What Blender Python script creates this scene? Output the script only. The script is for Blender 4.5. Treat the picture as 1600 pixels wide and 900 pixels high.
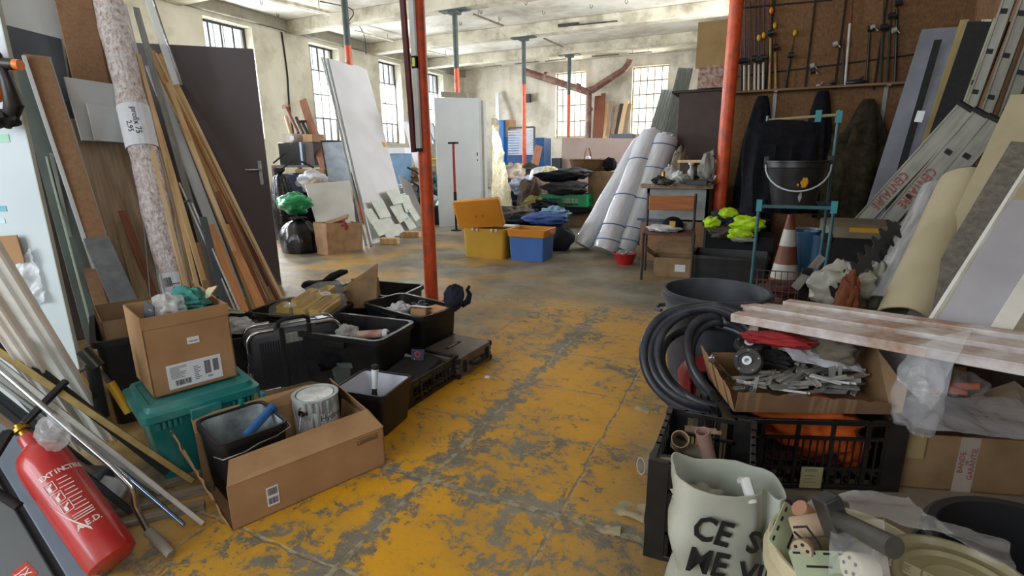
import bpy, bmesh, math, random
from mathutils import Vector, Matrix, noise
V = Vector
PI = math.pi
sc = bpy.context.scene
COL = sc.collection
for o in list(bpy.data.objects): bpy.data.objects.remove(o)
# ---------------- camera, light, exposure ----------------
FPX = 817.2; CH = 1.2
YAW, PITCH, ROLL = math.radians(-25.05), math.radians(-13.99), math.radians(-0.627)
_f = V((math.sin(YAW)*math.cos(PITCH), math.cos(YAW)*math.cos(PITCH), math.sin(PITCH)))
_r = V((math.cos(YAW), -math.sin(YAW), 0)); _u = _r.cross(_f)
_c, _s = math.cos(ROLL), math.sin(ROLL)
CR = _c*_r + _s*_u; CU = -_s*_r + _c*_u; CF = _f
CP = V((0, 0, CH))
cam = bpy.data.objects.new('camera', bpy.data.cameras.new('camera')); COL.objects.link(cam)
cam.data.sensor_width = 36; cam.data.lens = FPX/1600*36; cam.data.clip_start = .02; cam.data.clip_end = 200
m = Matrix.Identity(4)
for i in range(3): m[i][0] = CR[i]; m[i][1] = CU[i]; m[i][2] = -CF[i]; m[i][3] = CP[i]
cam.matrix_world = m
sc.camera = cam
sc.view_settings.view_transform = 'Standard'; sc.view_settings.look = 'None'
sc.view_settings.gamma = 1; sc.view_settings.use_curve_mapping = False
sc.view_settings.exposure = -0.08
w = bpy.data.worlds.new('sky'); sc.world = w; w.use_nodes = True
nt = w.node_tree; nt.nodes.clear()
bgo = nt.nodes.new('ShaderNodeOutputWorld'); bg = nt.nodes.new('ShaderNodeBackground')
bg.inputs[0].default_value = (.80, .90, 1, 1); bg.inputs[1].default_value = 2.2
nt.links.new(bg.outputs[0], bgo.inputs[0])

def area(name, loc, direction, sx, sy, power, col=(1, 1, 1)):
    l = bpy.data.lights.new(name, 'AREA'); l.shape = 'RECTANGLE'; l.size = sx; l.size_y = sy
    l.energy = power; l.color = col
    o = bpy.data.objects.new(name, l); COL.objects.link(o); o.location = loc
    o.rotation_euler = V(direction).to_track_quat('-Z', 'Y').to_euler()
    return o
LW = [(8.53, 9.8), (11.58, 12.72), (14.5, 15.67), (17.22, 18.35)]     # windows of the left wall (y ranges)
FW = [(-7.37, -6.18), (-4.47, -3.2)]                                    # windows of the far wall (x ranges)
for a, b in LW:
    area('window_daylight', (-11.86, (a+b)/2, 3.0), (1, 0, -.15), 2.5, b-a, 950, (.86, .93, 1))
for a, b in [(5.5, 6.7), (2.5, 3.7), (-.5, .7)]:
    area('window_daylight', (-11.86, (a+b)/2, 3.0), (1, 0, -.15), 2.5, b-a, 1150, (.86, .93, 1))
for a, b in FW:
    area('window_daylight', ((a+b)/2, 20.34, 3.1), (0, -1, -.1), b-a, 2.3, 420, (1, .97, .9))
area('added_back_fill', (-4.4, -3.75, 2.3), (-.1, 1, -.2), 5.6, 2.8, 360, (.9, .95, 1))  # added fill light from behind the camera, no loading door known there

area('added_hall_fill', (-.10, 10.0, 3.1), (-1, -.15, -.2), 2.2, 2.0, 340, (.95, .97, 1))  # added fill light for the hall, behind an invented window
area('added_hall_fill', (-.10, 13.0, 3.1), (-1, -.1, -.2), 2.2, 2.0, 340, (.95, .97, 1))  # second added hall fill, likewise behind an invented window
area('added_side_fill', (2.05, -1.5, 2.6), (-1, .25, -.12), 1.8, 2.2, 80, (.93, .96, 1))  # added fill light on the left boards, behind an invented window
# ---------------- photo measurements to world points ----------------
def ray(x, y): return ((x-800)/FPX)*CR - ((y-450)/FPX)*CU + CF
def P(x, y, z=0.0):
    d = ray(x, y); return CP + d*((z-CH)/d.z)
def PX(x, y, X):
    d = ray(x, y); return CP + d*(X/d.x)
def PY(x, y, Y):
    d = ray(x, y); return CP + d*(Y/d.y)
def PD(x, y, dist): return CP + ray(x, y).normalized()*dist
def PL(x, y, base, L, near=False):
    d = ray(x, y).normalized(); q = CP - base; b = q.dot(d); c = q.dot(q)-L*L; D = b*b-c
    return CP + d*(-b + (math.sqrt(D) if D > 0 else 0)*(-1 if near else 1))
def ZA(base, yp):
    lo, hi = -.5, 6.0
    for _ in range(40):
        mz = (lo+hi)/2; c = V((base[0], base[1], mz))-CP
        yy = 450-FPX*c.dot(CU)/c.dot(CF)
        if yy > yp: lo = mz
        else: hi = mz
    return lo
def XB(top, mid, X):
    a, b = 0.0, 12.0
    t, k = V(top), V(mid)
    for _ in range(50):
        s = (a+b)/2; q = t+(k-t)*s
        if q.y > 300:
            pt = P(q.x, q.y)
            if pt.x > X if X < 0 else False: b = s
            else: a = s
        else: a = s
    return P(q.x, q.y)

# ---------------- materials ----------------
def lin(c):
    if isinstance(c, str): c = [int(c[i:i+2], 16)/255 for i in (0, 2, 4)]
    return tuple(x/12.92 if x <= .04045 else ((x+.055)/1.055)**2.4 for x in c)+(1,)
MC = {}
def mat(name, c1, c2=None, rough=.6, metal=0, scale=6, stretch=(1, 1, 1), bump=.15, alpha=1, dust=None, dscale=3, damt=.4, trans=0, spec=.5, coat=0, bscale=None):
    if name in MC: return MC[name]
    mt = bpy.data.materials.new(name); mt.use_nodes = True; MC[name] = mt
    n = mt.node_tree; b = n.nodes['Principled BSDF']; L = n.links.new
    tc = n.nodes.new('ShaderNodeTexCoord'); mp = n.nodes.new('ShaderNodeMapping'); L(tc.outputs['Object'], mp.inputs[0])
    mp.inputs['Scale'].default_value = stretch
    ns = n.nodes.new('ShaderNodeTexNoise'); ns.inputs['Scale'].default_value = scale; ns.inputs['Detail'].default_value = 5
    L(mp.outputs[0], ns.inputs[0])
    rp = n.nodes.new('ShaderNodeValToRGB'); rp.color_ramp.elements[0].position = .32; rp.color_ramp.elements[1].position = .68
    c1 = lin(c1); c2 = lin(c2) if c2 else tuple(min(1, x*.78) for x in c1[:3])+(1,)
    rp.color_ramp.elements[0].color = c2; rp.color_ramp.elements[1].color = c1
    L(ns.outputs[0], rp.inputs[0]); out = rp.outputs[0]
    if dust:
        n2 = n.nodes.new('ShaderNodeTexNoise'); n2.inputs['Scale'].default_value = dscale; n2.inputs['Detail'].default_value = 6
        n2.inputs['Roughness'].default_value = .65
        L(tc.outputs['Object'], n2.inputs[0])
        r2 = n.nodes.new('ShaderNodeValToRGB'); r2.color_ramp.elements[0].position = .5-damt*.25; r2.color_ramp.elements[1].position = .85-damt*.4
        L(n2.outputs[0], r2.inputs[0])
        mx = n.nodes.new('ShaderNodeMix'); mx.data_type = 'RGBA'; L(r2.outputs[0], mx.inputs[0]); L(out, mx.inputs[6])
        mx.inputs[7].default_value = lin(dust); out = mx.outputs[2]
    L(out, b.inputs['Base Color'])
    b.inputs['Roughness'].default_value = rough; b.inputs['Metallic'].default_value = metal
    b.inputs['Specular IOR Level'].default_value = spec
    b.inputs['Coat Weight'].default_value = coat
    if trans: b.inputs['Transmission Weight'].default_value = trans
    if alpha < 1: b.inputs['Alpha'].default_value = alpha
    if bump:
        bp = n.nodes.new('ShaderNodeBump'); bp.inputs['Strength'].default_value = bump; bp.inputs['Distance'].default_value = .02
        if bscale:
            n3 = n.nodes.new('ShaderNodeTexNoise'); n3.inputs['Scale'].default_value = bscale; n3.inputs['Detail'].default_value = 4
            L(mp.outputs[0], n3.inputs[0]); L(n3.outputs[0], bp.inputs['Height'])
        else: L(ns.outputs[0], bp.inputs['Height'])
        L(bp.outputs[0], b.inputs['Normal'])
    return mt
def wood(name, c1, c2, **k):
    k.setdefault('scale', 5); k.setdefault('stretch', (9, 9, .7)); k.setdefault('rough', .65); k.setdefault('bump', .08)
    return mat(name, c1, c2, **k)
def film(name, col='e8ecf0', alpha=.45, rough=.12, scale=14, bump=.9):      # thin see-through plastic
    if name in MC: return MC[name]
    mt = mat(name, col, col, rough=rough, scale=scale, bump=bump)
    n = mt.node_tree; b = n.nodes['Principled BSDF']; b.inputs['Alpha'].default_value = alpha
    b.inputs['Specular IOR Level'].default_value = .9
    return mt

CARD = mat('cardboard', 'a98560', '98754f', rough=.85, scale=7, bump=.05)
CARDIN = mat('cardboard inside', '8a6a48', '77593a', rough=.9, scale=7, bump=.05)
CARDL = mat('dusty cardboard', '9b8060', '846a4c', rough=.9, scale=9, bump=.05)
BLKP = mat('black plastic', '17181b', '0f1012', rough=.42, scale=12, bump=.05, dust='33312f', damt=.15)
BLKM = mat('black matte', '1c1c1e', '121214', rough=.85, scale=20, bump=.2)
BLKC = mat('black cloth', '1e1f24', '131419', rough=.95, scale=30, bump=.4, spec=.1)
WHT = mat('white paint', 'c9ccce', 'b6babd', rough=.5, scale=4, bump=.03)
WHP = mat('white paper', 'dfe2e8', 'd2d6dd', rough=.8, scale=4, bump=0)
INK = mat('black ink', '1b1b1e', '1b1b1e', rough=.8, bump=0)
STEEL = mat('bright steel', 'c3c6ca', '9da1a6', rough=.25, metal=1, scale=20, bump=.02)
ALU = mat('dusty aluminium', 'b9b9b4', '9c9b94', rough=.5, metal=.35, scale=9, bump=.05)
GALV = mat('galvanised steel', 'a4a8a6', '878b89', rough=.5, metal=.35, scale=15, stretch=(3, 3, .4), bump=.05)
PINE = wood('pine', 'd9b98c', 'be9a68')
PINEL = wood('pale pine', 'e2cba4', 'cdab7c')
PINEO = wood('orange pine', 'd79d68', 'bd804c')
OAK = wood('weathered oak board', 'a8927a', '86705a', scale=4)
RUSTW = wood('reddish wood', '8a5238', '6a3a26')
CHIP = mat('brown hardboard', '9c7a5c', '8c6a4d', rough=.9, scale=40, bump=.1)
DARKW = wood('dark brown board', '4a3c34', '352a24')
GREYB = mat('blue grey board', '6d7278', '5d6268', rough=.7, scale=14, bump=.05, dust='8d8c86', damt=.2)

# ---------------- geometry ----------------
class G:
    def __init__(s, T=None): s.bm = bmesh.new(); s.mi = 0; s.T = T or Matrix.Identity(4)
    def v(s, c): return s.bm.verts.new(s.T @ V(c))
    def f(s, vs):
        try: fc = s.bm.faces.new(vs); fc.material_index = s.mi; return fc
        except ValueError: return None
    def hexa(s, p):
        v = [s.v(c) for c in p]
        for q in ((3, 2, 1, 0), (4, 5, 6, 7), (0, 1, 5, 4), (1, 2, 6, 5), (2, 3, 7, 6), (3, 0, 4, 7)): s.f([v[i] for i in q])
        return s
    def bx(s, x0, x1, y0, y1, z0, z1):
        return s.hexa([(x0, y0, z0), (x1, y0, z0), (x1, y1, z0), (x0, y1, z0), (x0, y0, z1), (x1, y0, z1), (x1, y1, z1), (x0, y1, z1)])
    def box(s, c, d, R=None):
        h = V(d)/2; pts = []
        for z in (-1, 1):
            for x, y in ((-1, -1), (1, -1), (1, 1), (-1, 1)):
                q = V((x*h.x, y*h.y, z*h.z)); q = R @ q if R else q
                pts.append(V(c)+q)
        return s.hexa(pts)
    def slab(s, a, b, c, d, t, n=None):
        a, b, c, d = map(V, (a, b, c, d)); n = V(n) if n else (b-a).cross(d-a).normalized()
        return s.hexa([a, b, c, d, a+n*t, b+n*t, c+n*t, d+n*t])
    def quad(s, a, b, c, d): s.f([s.v(q) for q in (a, b, c, d)]); return s
    def bar(s, p0, p1, w, h, up=(0, 0, 1)):
        p0, p1 = V(p0), V(p1); z = (p1-p0).normalized(); x = V(up).cross(z)
        if x.length < 1e-4: x = V((1, 0, 0)).cross(z)
        x.normalize(); y = z.cross(x); x *= w/2; y *= h/2
        return s.hexa([p0-x-y, p0+x-y, p0+x+y, p0-x+y, p1-x-y, p1+x-y, p1+x+y, p1-x+y])
    def loft(s, rings, caps=(True, True), closed=False):
        vs = [[s.v(c) for c in r] for r in rings]; n = len(vs[0])
        for a, b in list(zip(vs, vs[1:]))+([(vs[-1], vs[0])] if closed else []):
            for i in range(n): s.f([a[i], a[(i+1) % n], b[(i+1) % n], b[i]])
        if not closed:
            if caps[0]: s.f(vs[0][::-1])
            if caps[1]: s.f(vs[-1])
        return s
    def lathe(s, prof, n=28, c=(0, 0, 0), caps=(True, True)):
        return s.loft([[(c[0]+r*math.cos(2*PI*i/n), c[1]+r*math.sin(2*PI*i/n), c[2]+z) for i in range(n)] for r, z in prof], caps)
    def tube(s, pts, r, n=10, closed=False, caps=(True, True)):
        pts = [V(p) for p in pts]; R = r if isinstance(r, (list, tuple)) else [r]*len(pts)
        rings = []; x = None; N = len(pts)
        for i, p in enumerate(pts):
            if closed: t = pts[(i+1) % N]-pts[i-1]
            else: t = pts[min(i+1, N-1)]-pts[max(i-1, 0)]
            t.normalize()
            if x is None: x = t.orthogonal().normalized()
            x = (x-t*x.dot(t)).normalized(); y = t.cross(x)
            rings.append([p+(x*math.cos(2*PI*k/n)+y*math.sin(2*PI*k/n))*R[i] for k in range(n)])
        return s.loft(rings, caps, closed)
    def ball(s, c, r, n=14, m=9, fn=None):
        r = V(r) if isinstance(r, (tuple, list)) else V((r, r, r)); rings = []
        for j in range(1, m):
            a = PI*j/m; rings.append([V((math.sin(a)*math.cos(2*PI*i/n), math.sin(a)*math.sin(2*PI*i/n), -math.cos(a))) for i in range(n)])
        def tr(u):
            k = fn(u) if fn else 1
            return V(c)+V((u.x*r.x, u.y*r.y, u.z*r.z))*k
        vs = [[s.v(tr(u)) for u in g] for g in rings]
        lo, hi = s.v(tr(V((0, 0, -1)))), s.v(tr(V((0, 0, 1))))
        for a, b in zip(vs, vs[1:]):
            for i in range(n): s.f([a[i], a[(i+1) % n], b[(i+1) % n], b[i]])
        for i in range(n):
            s.f([lo, vs[0][(i+1) % n], vs[0][i]]); s.f([hi, vs[-1][i], vs[-1][(i+1) % n]])
        return s
    def heap(s, c, r, seed=0, amp=.25, freq=2.2, n=36, m=20, sharp=.5, zmin=None):   # crumpled bag / cloth
        rnd = V((seed*7.3, seed*3.1, seed*5.7))
        def fn(u):
            a = noise.noise(u*freq+rnd); b = abs(noise.noise(u*freq*2.3+rnd*2)); d = abs(noise.noise(u*freq*5+rnd))
            return 1+amp*(a*1.2-sharp*b*1.5-sharp*d*.3)
        k0 = len(s.bm.verts); s.ball(c, r, n, m, fn)
        if zmin is not None:
            s.bm.verts.ensure_lookup_table()
            for v in s.bm.verts[k0:]:
                q = v.co
                if q.z < zmin: q.z = zmin
        return s
    def cloth(s, pts, nx=16, ny=12, amp=.02, freq=9, seed=0, t=.004):     # rumpled sheet across four corners
        a, b, c, d = map(V, pts); n = (b-a).cross(d-a).normalized(); rows = []
        for side in (0, 1):
            rw = []
            for j in range(ny+1):
                line = []
                for i in range(nx+1):
                    u, w_ = i/nx, j/ny; p = (a*(1-u)+b*u)*(1-w_)+(d*(1-u)+c*u)*w_
                    k = noise.noise(p*freq+V((seed*5.1, seed, 0)))+.6*abs(noise.noise(p*freq*2.1+V((0, seed*3.3, 0))))
                    line.append(s.v(p+n*(k*amp+(t if side else 0))))
                rw.append(line)
            rows.append(rw)
        for side, rw in enumerate(rows):
            for j in range(ny):
                for i in range(nx):
                    q = [rw[j][i], rw[j][i+1], rw[j+1][i+1], rw[j+1][i]]
                    s.f(q if side else q[::-1])
        A, B = rows
        edge = [(0, i) for i in range(nx+1)]+[(j, nx) for j in range(1, ny+1)]+[(ny, i) for i in range(nx-1, -1, -1)]+[(j, 0) for j in range(ny-1, 0, -1)]
        for k in range(len(edge)):
            (j0, i0), (j1, i1) = edge[k], edge[(k+1) % len(edge)]
            s.f([A[j0][i0], A[j1][i1], B[j1][i1], B[j0][i0]])
        return s
def rring(L, W, r, z, n=5, cx=0, cy=0):
    r = min(r, L/2-.001, W/2-.001); o = []
    for qx, qy, a0 in ((1, 1, 0), (-1, 1, 90), (-1, -1, 180), (1, -1, 270)):
        for k in range(n+1):
            a = math.radians(a0+90*k/n); o.append((cx+qx*(L/2-r)+r*math.cos(a), cy+qy*(W/2-r)+r*math.sin(a), z))
    return o
def mk(name, g, mats, parent=None, bevel=0, smooth=38, M=None, seg=2, sub=0):
    me = bpy.data.meshes.new(name); bmesh.ops.recalc_face_normals(g.bm, faces=g.bm.faces); g.bm.to_mesh(me); g.bm.free()
    for q in (mats if isinstance(mats, (list, tuple)) else [mats]): me.materials.append(q)
    if smooth: me.shade_smooth(); me.set_sharp_from_angle(angle=math.radians(smooth))
    o = bpy.data.objects.new(name, me); COL.objects.link(o)
    if parent: o.parent = parent
    if M is not None: o.matrix_local = M
    if bevel:
        b = o.modifiers.new('bevel', 'BEVEL'); b.width = bevel; b.segments = seg; b.limit_method = 'ANGLE'; b.angle_limit = math.radians(40); b.harden_normals = False
    if sub:
        b = o.modifiers.new('sub', 'SUBSURF'); b.levels = b.render_levels = sub
    return o
def tag(o, label, cat, group=None, kind=None):
    o['label'] = label; o['category'] = cat
    if group: o['group'] = group
    if kind: o['kind'] = kind
    return o
def thing(name, label, cat, M=None, group=None):
    o = bpy.data.objects.new(name, None); COL.objects.link(o); o.empty_display_size = .1
    if M is not None: o.matrix_world = M if isinstance(M, Matrix) else Matrix.Translation(V(M))
    return tag(o, label, cat, group)
def struct(o): o['kind'] = 'structure'; return o
def F(o, x=(1, 0, 0), z=(0, 0, 1)):      # frame at o with x axis (roughly) and z axis
    z = V(z).normalized(); x = V(x); x = (x-z*x.dot(z)).normalized(); y = z.cross(x)
    m = Matrix.Identity(4)
    for i in range(3): m[i][0] = x[i]; m[i][1] = y[i]; m[i][2] = z[i]; m[i][3] = o[i]
    return m
def frame(a, b, W):      # front-bottom edge a->b, centre of a footprint of depth W behind it; returns matrix, length
    a, b = V(a), V(b); x = b-a; L = V((x.x, x.y, 0)).length; x.z = 0; x.normalize(); y = V((-x.y, x.x, 0))
    o = a+x*L/2+y*W/2; o.z = min(a.z, b.z)
    return F(o, x), L
def text(s, size, M, mt, parent, name='lettering', ext=.0006, sx=1, bold=0, align='CENTER'):
    c = bpy.data.curves.new('t', 'FONT'); c.body = s; c.size = size; c.extrude = ext; c.offset = bold; c.align_x = align; c.align_y = 'CENTER'; c.resolution_u = 2
    t = bpy.data.objects.new('t', c); COL.objects.link(t)
    me = bpy.data.meshes.new_from_object(t.evaluated_get(bpy.context.evaluated_depsgraph_get())); bpy.data.objects.remove(t)
    me.transform(Matrix.Scale(sx, 4, (1, 0, 0))); me.materials.clear(); me.materials.append(mt)
    o = bpy.data.objects.new(name, me); COL.objects.link(o); o.parent = parent; o.matrix_local = M
    return o
FRONT = lambda x, y, z, rot=0: Matrix.Translation((x, y, z)) @ Matrix.Rotation(PI/2, 4, 'X') @ Matrix.Rotation(rot, 4, 'Z')   # text facing local -Y
TOPM = lambda x, y, z, rot=0: Matrix.Translation((x, y, z)) @ Matrix.Rotation(rot, 4, 'Z')

def board(name, label, cat, base, top, w_, t, mt, face=(1, 0, 0), group=None, bevel=.0015, lift=0):
    base, top = V(base), V(top); z = (top-base); L = z.length; y = V(face); z.normalize(); y = (y-z*y.dot(z)).normalized(); x = y.cross(z)
    m = Matrix.Identity(4); base = base+V((0, 0, lift))
    for i in range(3): m[i][0] = x[i]; m[i][1] = y[i]; m[i][2] = z[i]; m[i][3] = base[i]
    g = G(); g.bx(-w_/2, w_/2, -t/2, t/2, 0, L)
    o = mk(name, g, mt, bevel=bevel); o.matrix_world = m
    return tag(o, label, cat, group)

def mks(name, g, mats, parent=None, **k):     # every separate piece becomes a part of its own
    bm = g.bm; bm.verts.index_update(); bm.verts.ensure_lookup_table(); seen = set(); out = []
    for v0 in bm.verts:
        if v0.index in seen: continue
        st = [v0]; isl = []; seen.add(v0.index)
        while st:
            v = st.pop(); isl.append(v)
            for e in v.link_edges:
                q = e.other_vert(v)
                if q.index not in seen: seen.add(q.index); st.append(q)
        h = G(); mp = {v: h.bm.verts.new(v.co) for v in isl}
        for fc in {f for v in isl for f in v.link_faces}:
            nf = h.bm.faces.new([mp[v] for v in fc.verts]); nf.material_index = fc.material_index
        out.append(mk(name, h, mats, parent, **k))
    bm.free(); return out
# ======================= STRUCTURE =======================
XL, YF, ZC, YO, XR, YB = -11.4, 19.9, 4.66, 7.0, 1.75, -3.2
PLAS = mat('stained plaster', 'cfcab9', 'b3ac98', rough=.9, scale=1.3, stretch=(1, 1, .5), bump=.25, dust='857c66', dscale=1.1, damt=.12, bscale=9)
PLAF = mat('damp streaked plaster', 'dcd6c8', 'c0b8a6', rough=.9, scale=2.2, stretch=(1, 1, .22), bump=.2, dust='7d776c', dscale=.9, damt=.15, bscale=9)
CEIL = mat('flaking ceiling paint', 'dcd9ce', 'c8c3b5', rough=.9, scale=1.2, bump=.15, dust='8a806c', dscale=.8, damt=.2, bscale=12)
BEAM = mat('beam paint', 'd2ccba', 'b5ad97', rough=.9, scale=2, bump=.2, dust='756b57', dscale=2.2, damt=.2)
OSB = mat('strand board', '846242', '6c4d30', rough=.9, scale=45, stretch=(1, 1, .6), bump=.1, dust='5f4830', dscale=22, damt=.2)

def floor_mat():
    mt = bpy.data.materials.new('worn yellow painted concrete'); mt.use_nodes = True; n = mt.node_tree; L = n.links.new
    b = n.nodes['Principled BSDF']; tc = n.nodes.new('ShaderNodeTexCoord'); sp = n.nodes.new('ShaderNodeSeparateXYZ'); L(tc.outputs['Object'], sp.inputs[0])
    def N(sc_, det=6, ro=.6, st=(1, 1, 1), dist=0):
        mp = n.nodes.new('ShaderNodeMapping'); mp.inputs['Scale'].default_value = st; L(tc.outputs['Object'], mp.inputs[0])
        q = n.nodes.new('ShaderNodeTexNoise'); q.inputs['Scale'].default_value = sc_; q.inputs['Detail'].default_value = det; q.inputs['Roughness'].default_value = ro
        q.inputs['Distortion'].default_value = dist
        L(mp.outputs[0], q.inputs[0]); return q.outputs[0]
    def M(op, a, c=None, d=None, clamp=False):
        q = n.nodes.new('ShaderNodeMath'); q.operation = op; q.use_clamp = clamp
        for i, z in enumerate((a, c, d)):
            if z is None: continue
            if isinstance(z, (int, float)): q.inputs[i].default_value = z
            else: L(z, q.inputs[i])
        return q.outputs[0]
    def SM(v, lo, hi):
        q = n.nodes.new('ShaderNodeMapRange'); q.interpolation_type = 'SMOOTHSTEP'; q.clamp = True
        L(v, q.inputs[0]); q.inputs[1].default_value = lo; q.inputs[2].default_value = hi; return q.outputs[0]
    def MX(f, a, c):
        q = n.nodes.new('ShaderNodeMix'); q.data_type = 'RGBA'
        L(f, q.inputs[0])
        for i, z in ((6, a), (7, c)):
            if isinstance(z, str): q.inputs[i].default_value = lin(z)
            else: L(z, q.inputs[i])
        return q.outputs[2]
    x, y = sp.outputs[0], sp.outputs[1]
    wob = M('MULTIPLY', M('SUBTRACT', N(3.5), .5), .035)
    wob2 = M('MULTIPLY', M('SUBTRACT', N(14), .5), .016)
    wx = M('ADD', M('ADD', x, wob), wob2); wy = M('ADD', M('ADD', y, wob), wob2)
    # slab joints every .533 m across and .492 m along; paint is rubbed off next to them
    def dist(v, off, per): return M('ABSOLUTE', M('SUBTRACT', M('MODULO', M('ADD', v, 60*per-off+per/2), per), per/2))
    dx = dist(wx, -1.057, .533); dy = dist(wy, .98, .492)
    main = M('ABSOLUTE', M('SUBTRACT', wx, -1.057))              # the deep joint running to the back of the hall
    inS = SM(y, 4.02, 3.96)                                     # slabs end at the threshold
    jw = M('MINIMUM', dx, dy)
    joint = M('MULTIPLY', SM(jw, .008, .003), inS)
    joint = M('MAXIMUM', joint, M('MULTIPLY', SM(main, .013, .009), inS))
    sel = M('MULTIPLY', SM(M('ABSOLUTE', M('SUBTRACT', wy, 1.472)), .017, .011), inS)
    joint = M('MAXIMUM', joint, sel)
    thr = SM(M('ABSOLUTE', M('SUBTRACT', wy, 3.99)), .018, .006)
    joint = M('MAXIMUM', joint, thr)
    n1 = N(2.0, 8, .62); n2 = N(15, 9, .8, dist=.5); n3 = N(38, 6, .7)
    wear = M('ADD', M('MULTIPLY', n1, .42), M('ADD', M('MULTIPLY', n2, .70), M('MULTIPLY', n3, .16)))
    near = M('MULTIPLY', SM(M('MINIMUM', main, M('ABSOLUTE', M('SUBTRACT', wy, 1.472))), .12, 0.0), .075)
    wear = M('ADD', wear, near)
    # strong paint on the walked strip, thinner beyond the threshold and under the stored goods
    far = SM(y, 3.9, 4.3); side = M('MAXIMUM', SM(x, -.62, -.15), SM(x, -1.42, -1.85))
    leftfar = SM(x, -2.0, -3.2)
    paint = M('SUBTRACT', 1.0, SM(wear, .668, .70))
    thin = SM(N(1.5, 6, .6), .44, .60)
    farp = M('MULTIPLY', thin, M('ADD', M('MULTIPLY', leftfar, .42), .26))
    fade = M('SUBTRACT', 1.0, SM(y, 5.5, 8.5))
    farp = M('MULTIPLY', farp, fade)
    paintS = M('MULTIPLY', paint, M('SUBTRACT', 1.0, M('MULTIPLY', side, .62)))
    mask = M('ADD', M('MULTIPLY', paintS, M('SUBTRACT', 1.0, far)), M('MULTIPLY', farp, far), clamp=True)
    grit = N(60, 5, .7); gm = n.nodes.new('ShaderNodeValToRGB'); L(grit, gm.inputs[0])
    gm.color_ramp.elements[0].color = lin('4d483c'); gm.color_ramp.elements[0].position = .3; gm.color_ramp.elements[1].color = lin('7a7466'); gm.color_ramp.elements[1].position = .7
    conc = MX(SM(N(2.5, 5), .35, .7), gm.outputs[0], '8a8474')
    dustc = MX(M('MULTIPLY', SM(n1, .4, .62), .55), 'd49a14', '9c7c3c')
    yel = MX(M('MULTIPLY', SM(n2, .50, .66), .45), dustc, '9a7420')
    yel = MX(M('MULTIPLY', SM(y, 2.6, 4.0), .45), yel, 'b08a48')
    col = MX(mask, conc, yel)
    jc = MX(SM(N(25), .4, .6), '6c6552', 'a39a80')
    col = MX(M('MULTIPLY', joint, .85), col, jc)
    L(col, b.inputs['Base Color'])
    rg = M('ADD', M('MULTIPLY', n2, .3), .36); L(rg, b.inputs['Roughness'])
    bp = n.nodes.new('ShaderNodeBump'); bp.inputs['Distance'].default_value = .01; bp.inputs['Strength'].default_value = .35
    L(M('SUBTRACT', M('ADD', M('MULTIPLY', mask, .35), M('MULTIPLY', grit, .5)), joint), bp.inputs['Height']); L(bp.outputs[0], b.inputs['Normal'])
    return mt
g = G(); g.bx(XL-.5, 3.0, YB-.5, YF+.5, -.2, 0); struct(mk('floor', g, floor_mat(), smooth=0))
g = G(); g.bx(XL-.5, 3.0, YB-.5, YF+.5, ZC, ZC+.2); struct(mk('ceiling', g, CEIL, smooth=0))
ti = 0
for yb in (1.5, 4.6, 7.7, 10.8, 13.95, 16.95):
    ti += 1; g = G(); g.bx(XL, 1.9, yb, yb+.36, 4.365, ZC); struct(mk('trim_%d' % ti, g, BEAM, bevel=.02))
g = G(); g.bx(XL, XL+.13, YB, YF, 4.40, ZC); struct(mk('trim_7', g, mat('grey cornice', '9d9787', '7b7566', rough=.9, scale=2, dust='5c574b', dscale=2, damt=.3), bevel=.02))
# left wall with deep window openings
WZ0, WZ1 = 1.72, 4.3
def holed_wall(name, horiz, u0, u1, holes, x0, x1, mt, zt=ZC):
    g = G(); cuts = sorted(holes); u = u0
    def add(a, b, z0, z1):
        if horiz: g.bx(a, b, x0, x1, z0, z1)
        else: g.bx(x0, x1, a, b, z0, z1)
    for a, b, za, zb in cuts:
        add(u, a, 0, zt); add(a, b, 0, za); add(a, b, zb, zt); u = b
    add(u, u1, 0, zt)
    return struct(mk(name, g, mt, smooth=0))
holed_wall('wall_right', False, YB, YO, [(-2.6, -.4, 1.7, 3.5)], XR, XR+.2, OSB)  # hole added to let the side fill in
holed_wall('wall_hall_right', False, YO+.1, YF, [(9.0, 11.0, 2.0, 4.2), (12.0, 14.0, 2.0, 4.2)], -.36, -.2, PLAS)  # both holes added to let the hall fill in
ALLW = [(-.5, .7), (2.5, 3.7), (5.5, 6.7)]+LW
holed_wall('wall_left', False, YB-.4, YF+.4, [(a, b, WZ0, WZ1) for a, b in ALLW], XL-.42, XL, PLAS)
holed_wall('wall_far', True, XL-.42, 3.0, [(a, b, 1.95, 4.28) for a, b in FW], YF, YF+.4, PLAF)
holed_wall('wall_back', True, XL-.42, 3.0, [(-7.6, -1.2, .4, 3.8)], YB-.3, YB, PLAS)  # wide opening added out of view to let the back fill in
g = G(); g.bx(-.36, 3.0, YO, YO+.1, 0, ZC); struct(mk('wall_partition', g, OSB, smooth=0))
g = G(); g.bx(-5.02, -4.92, YB, 2.9, 0, 2.5); struct(mk('wall_timber_store', g, CHIP, smooth=0))
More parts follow.
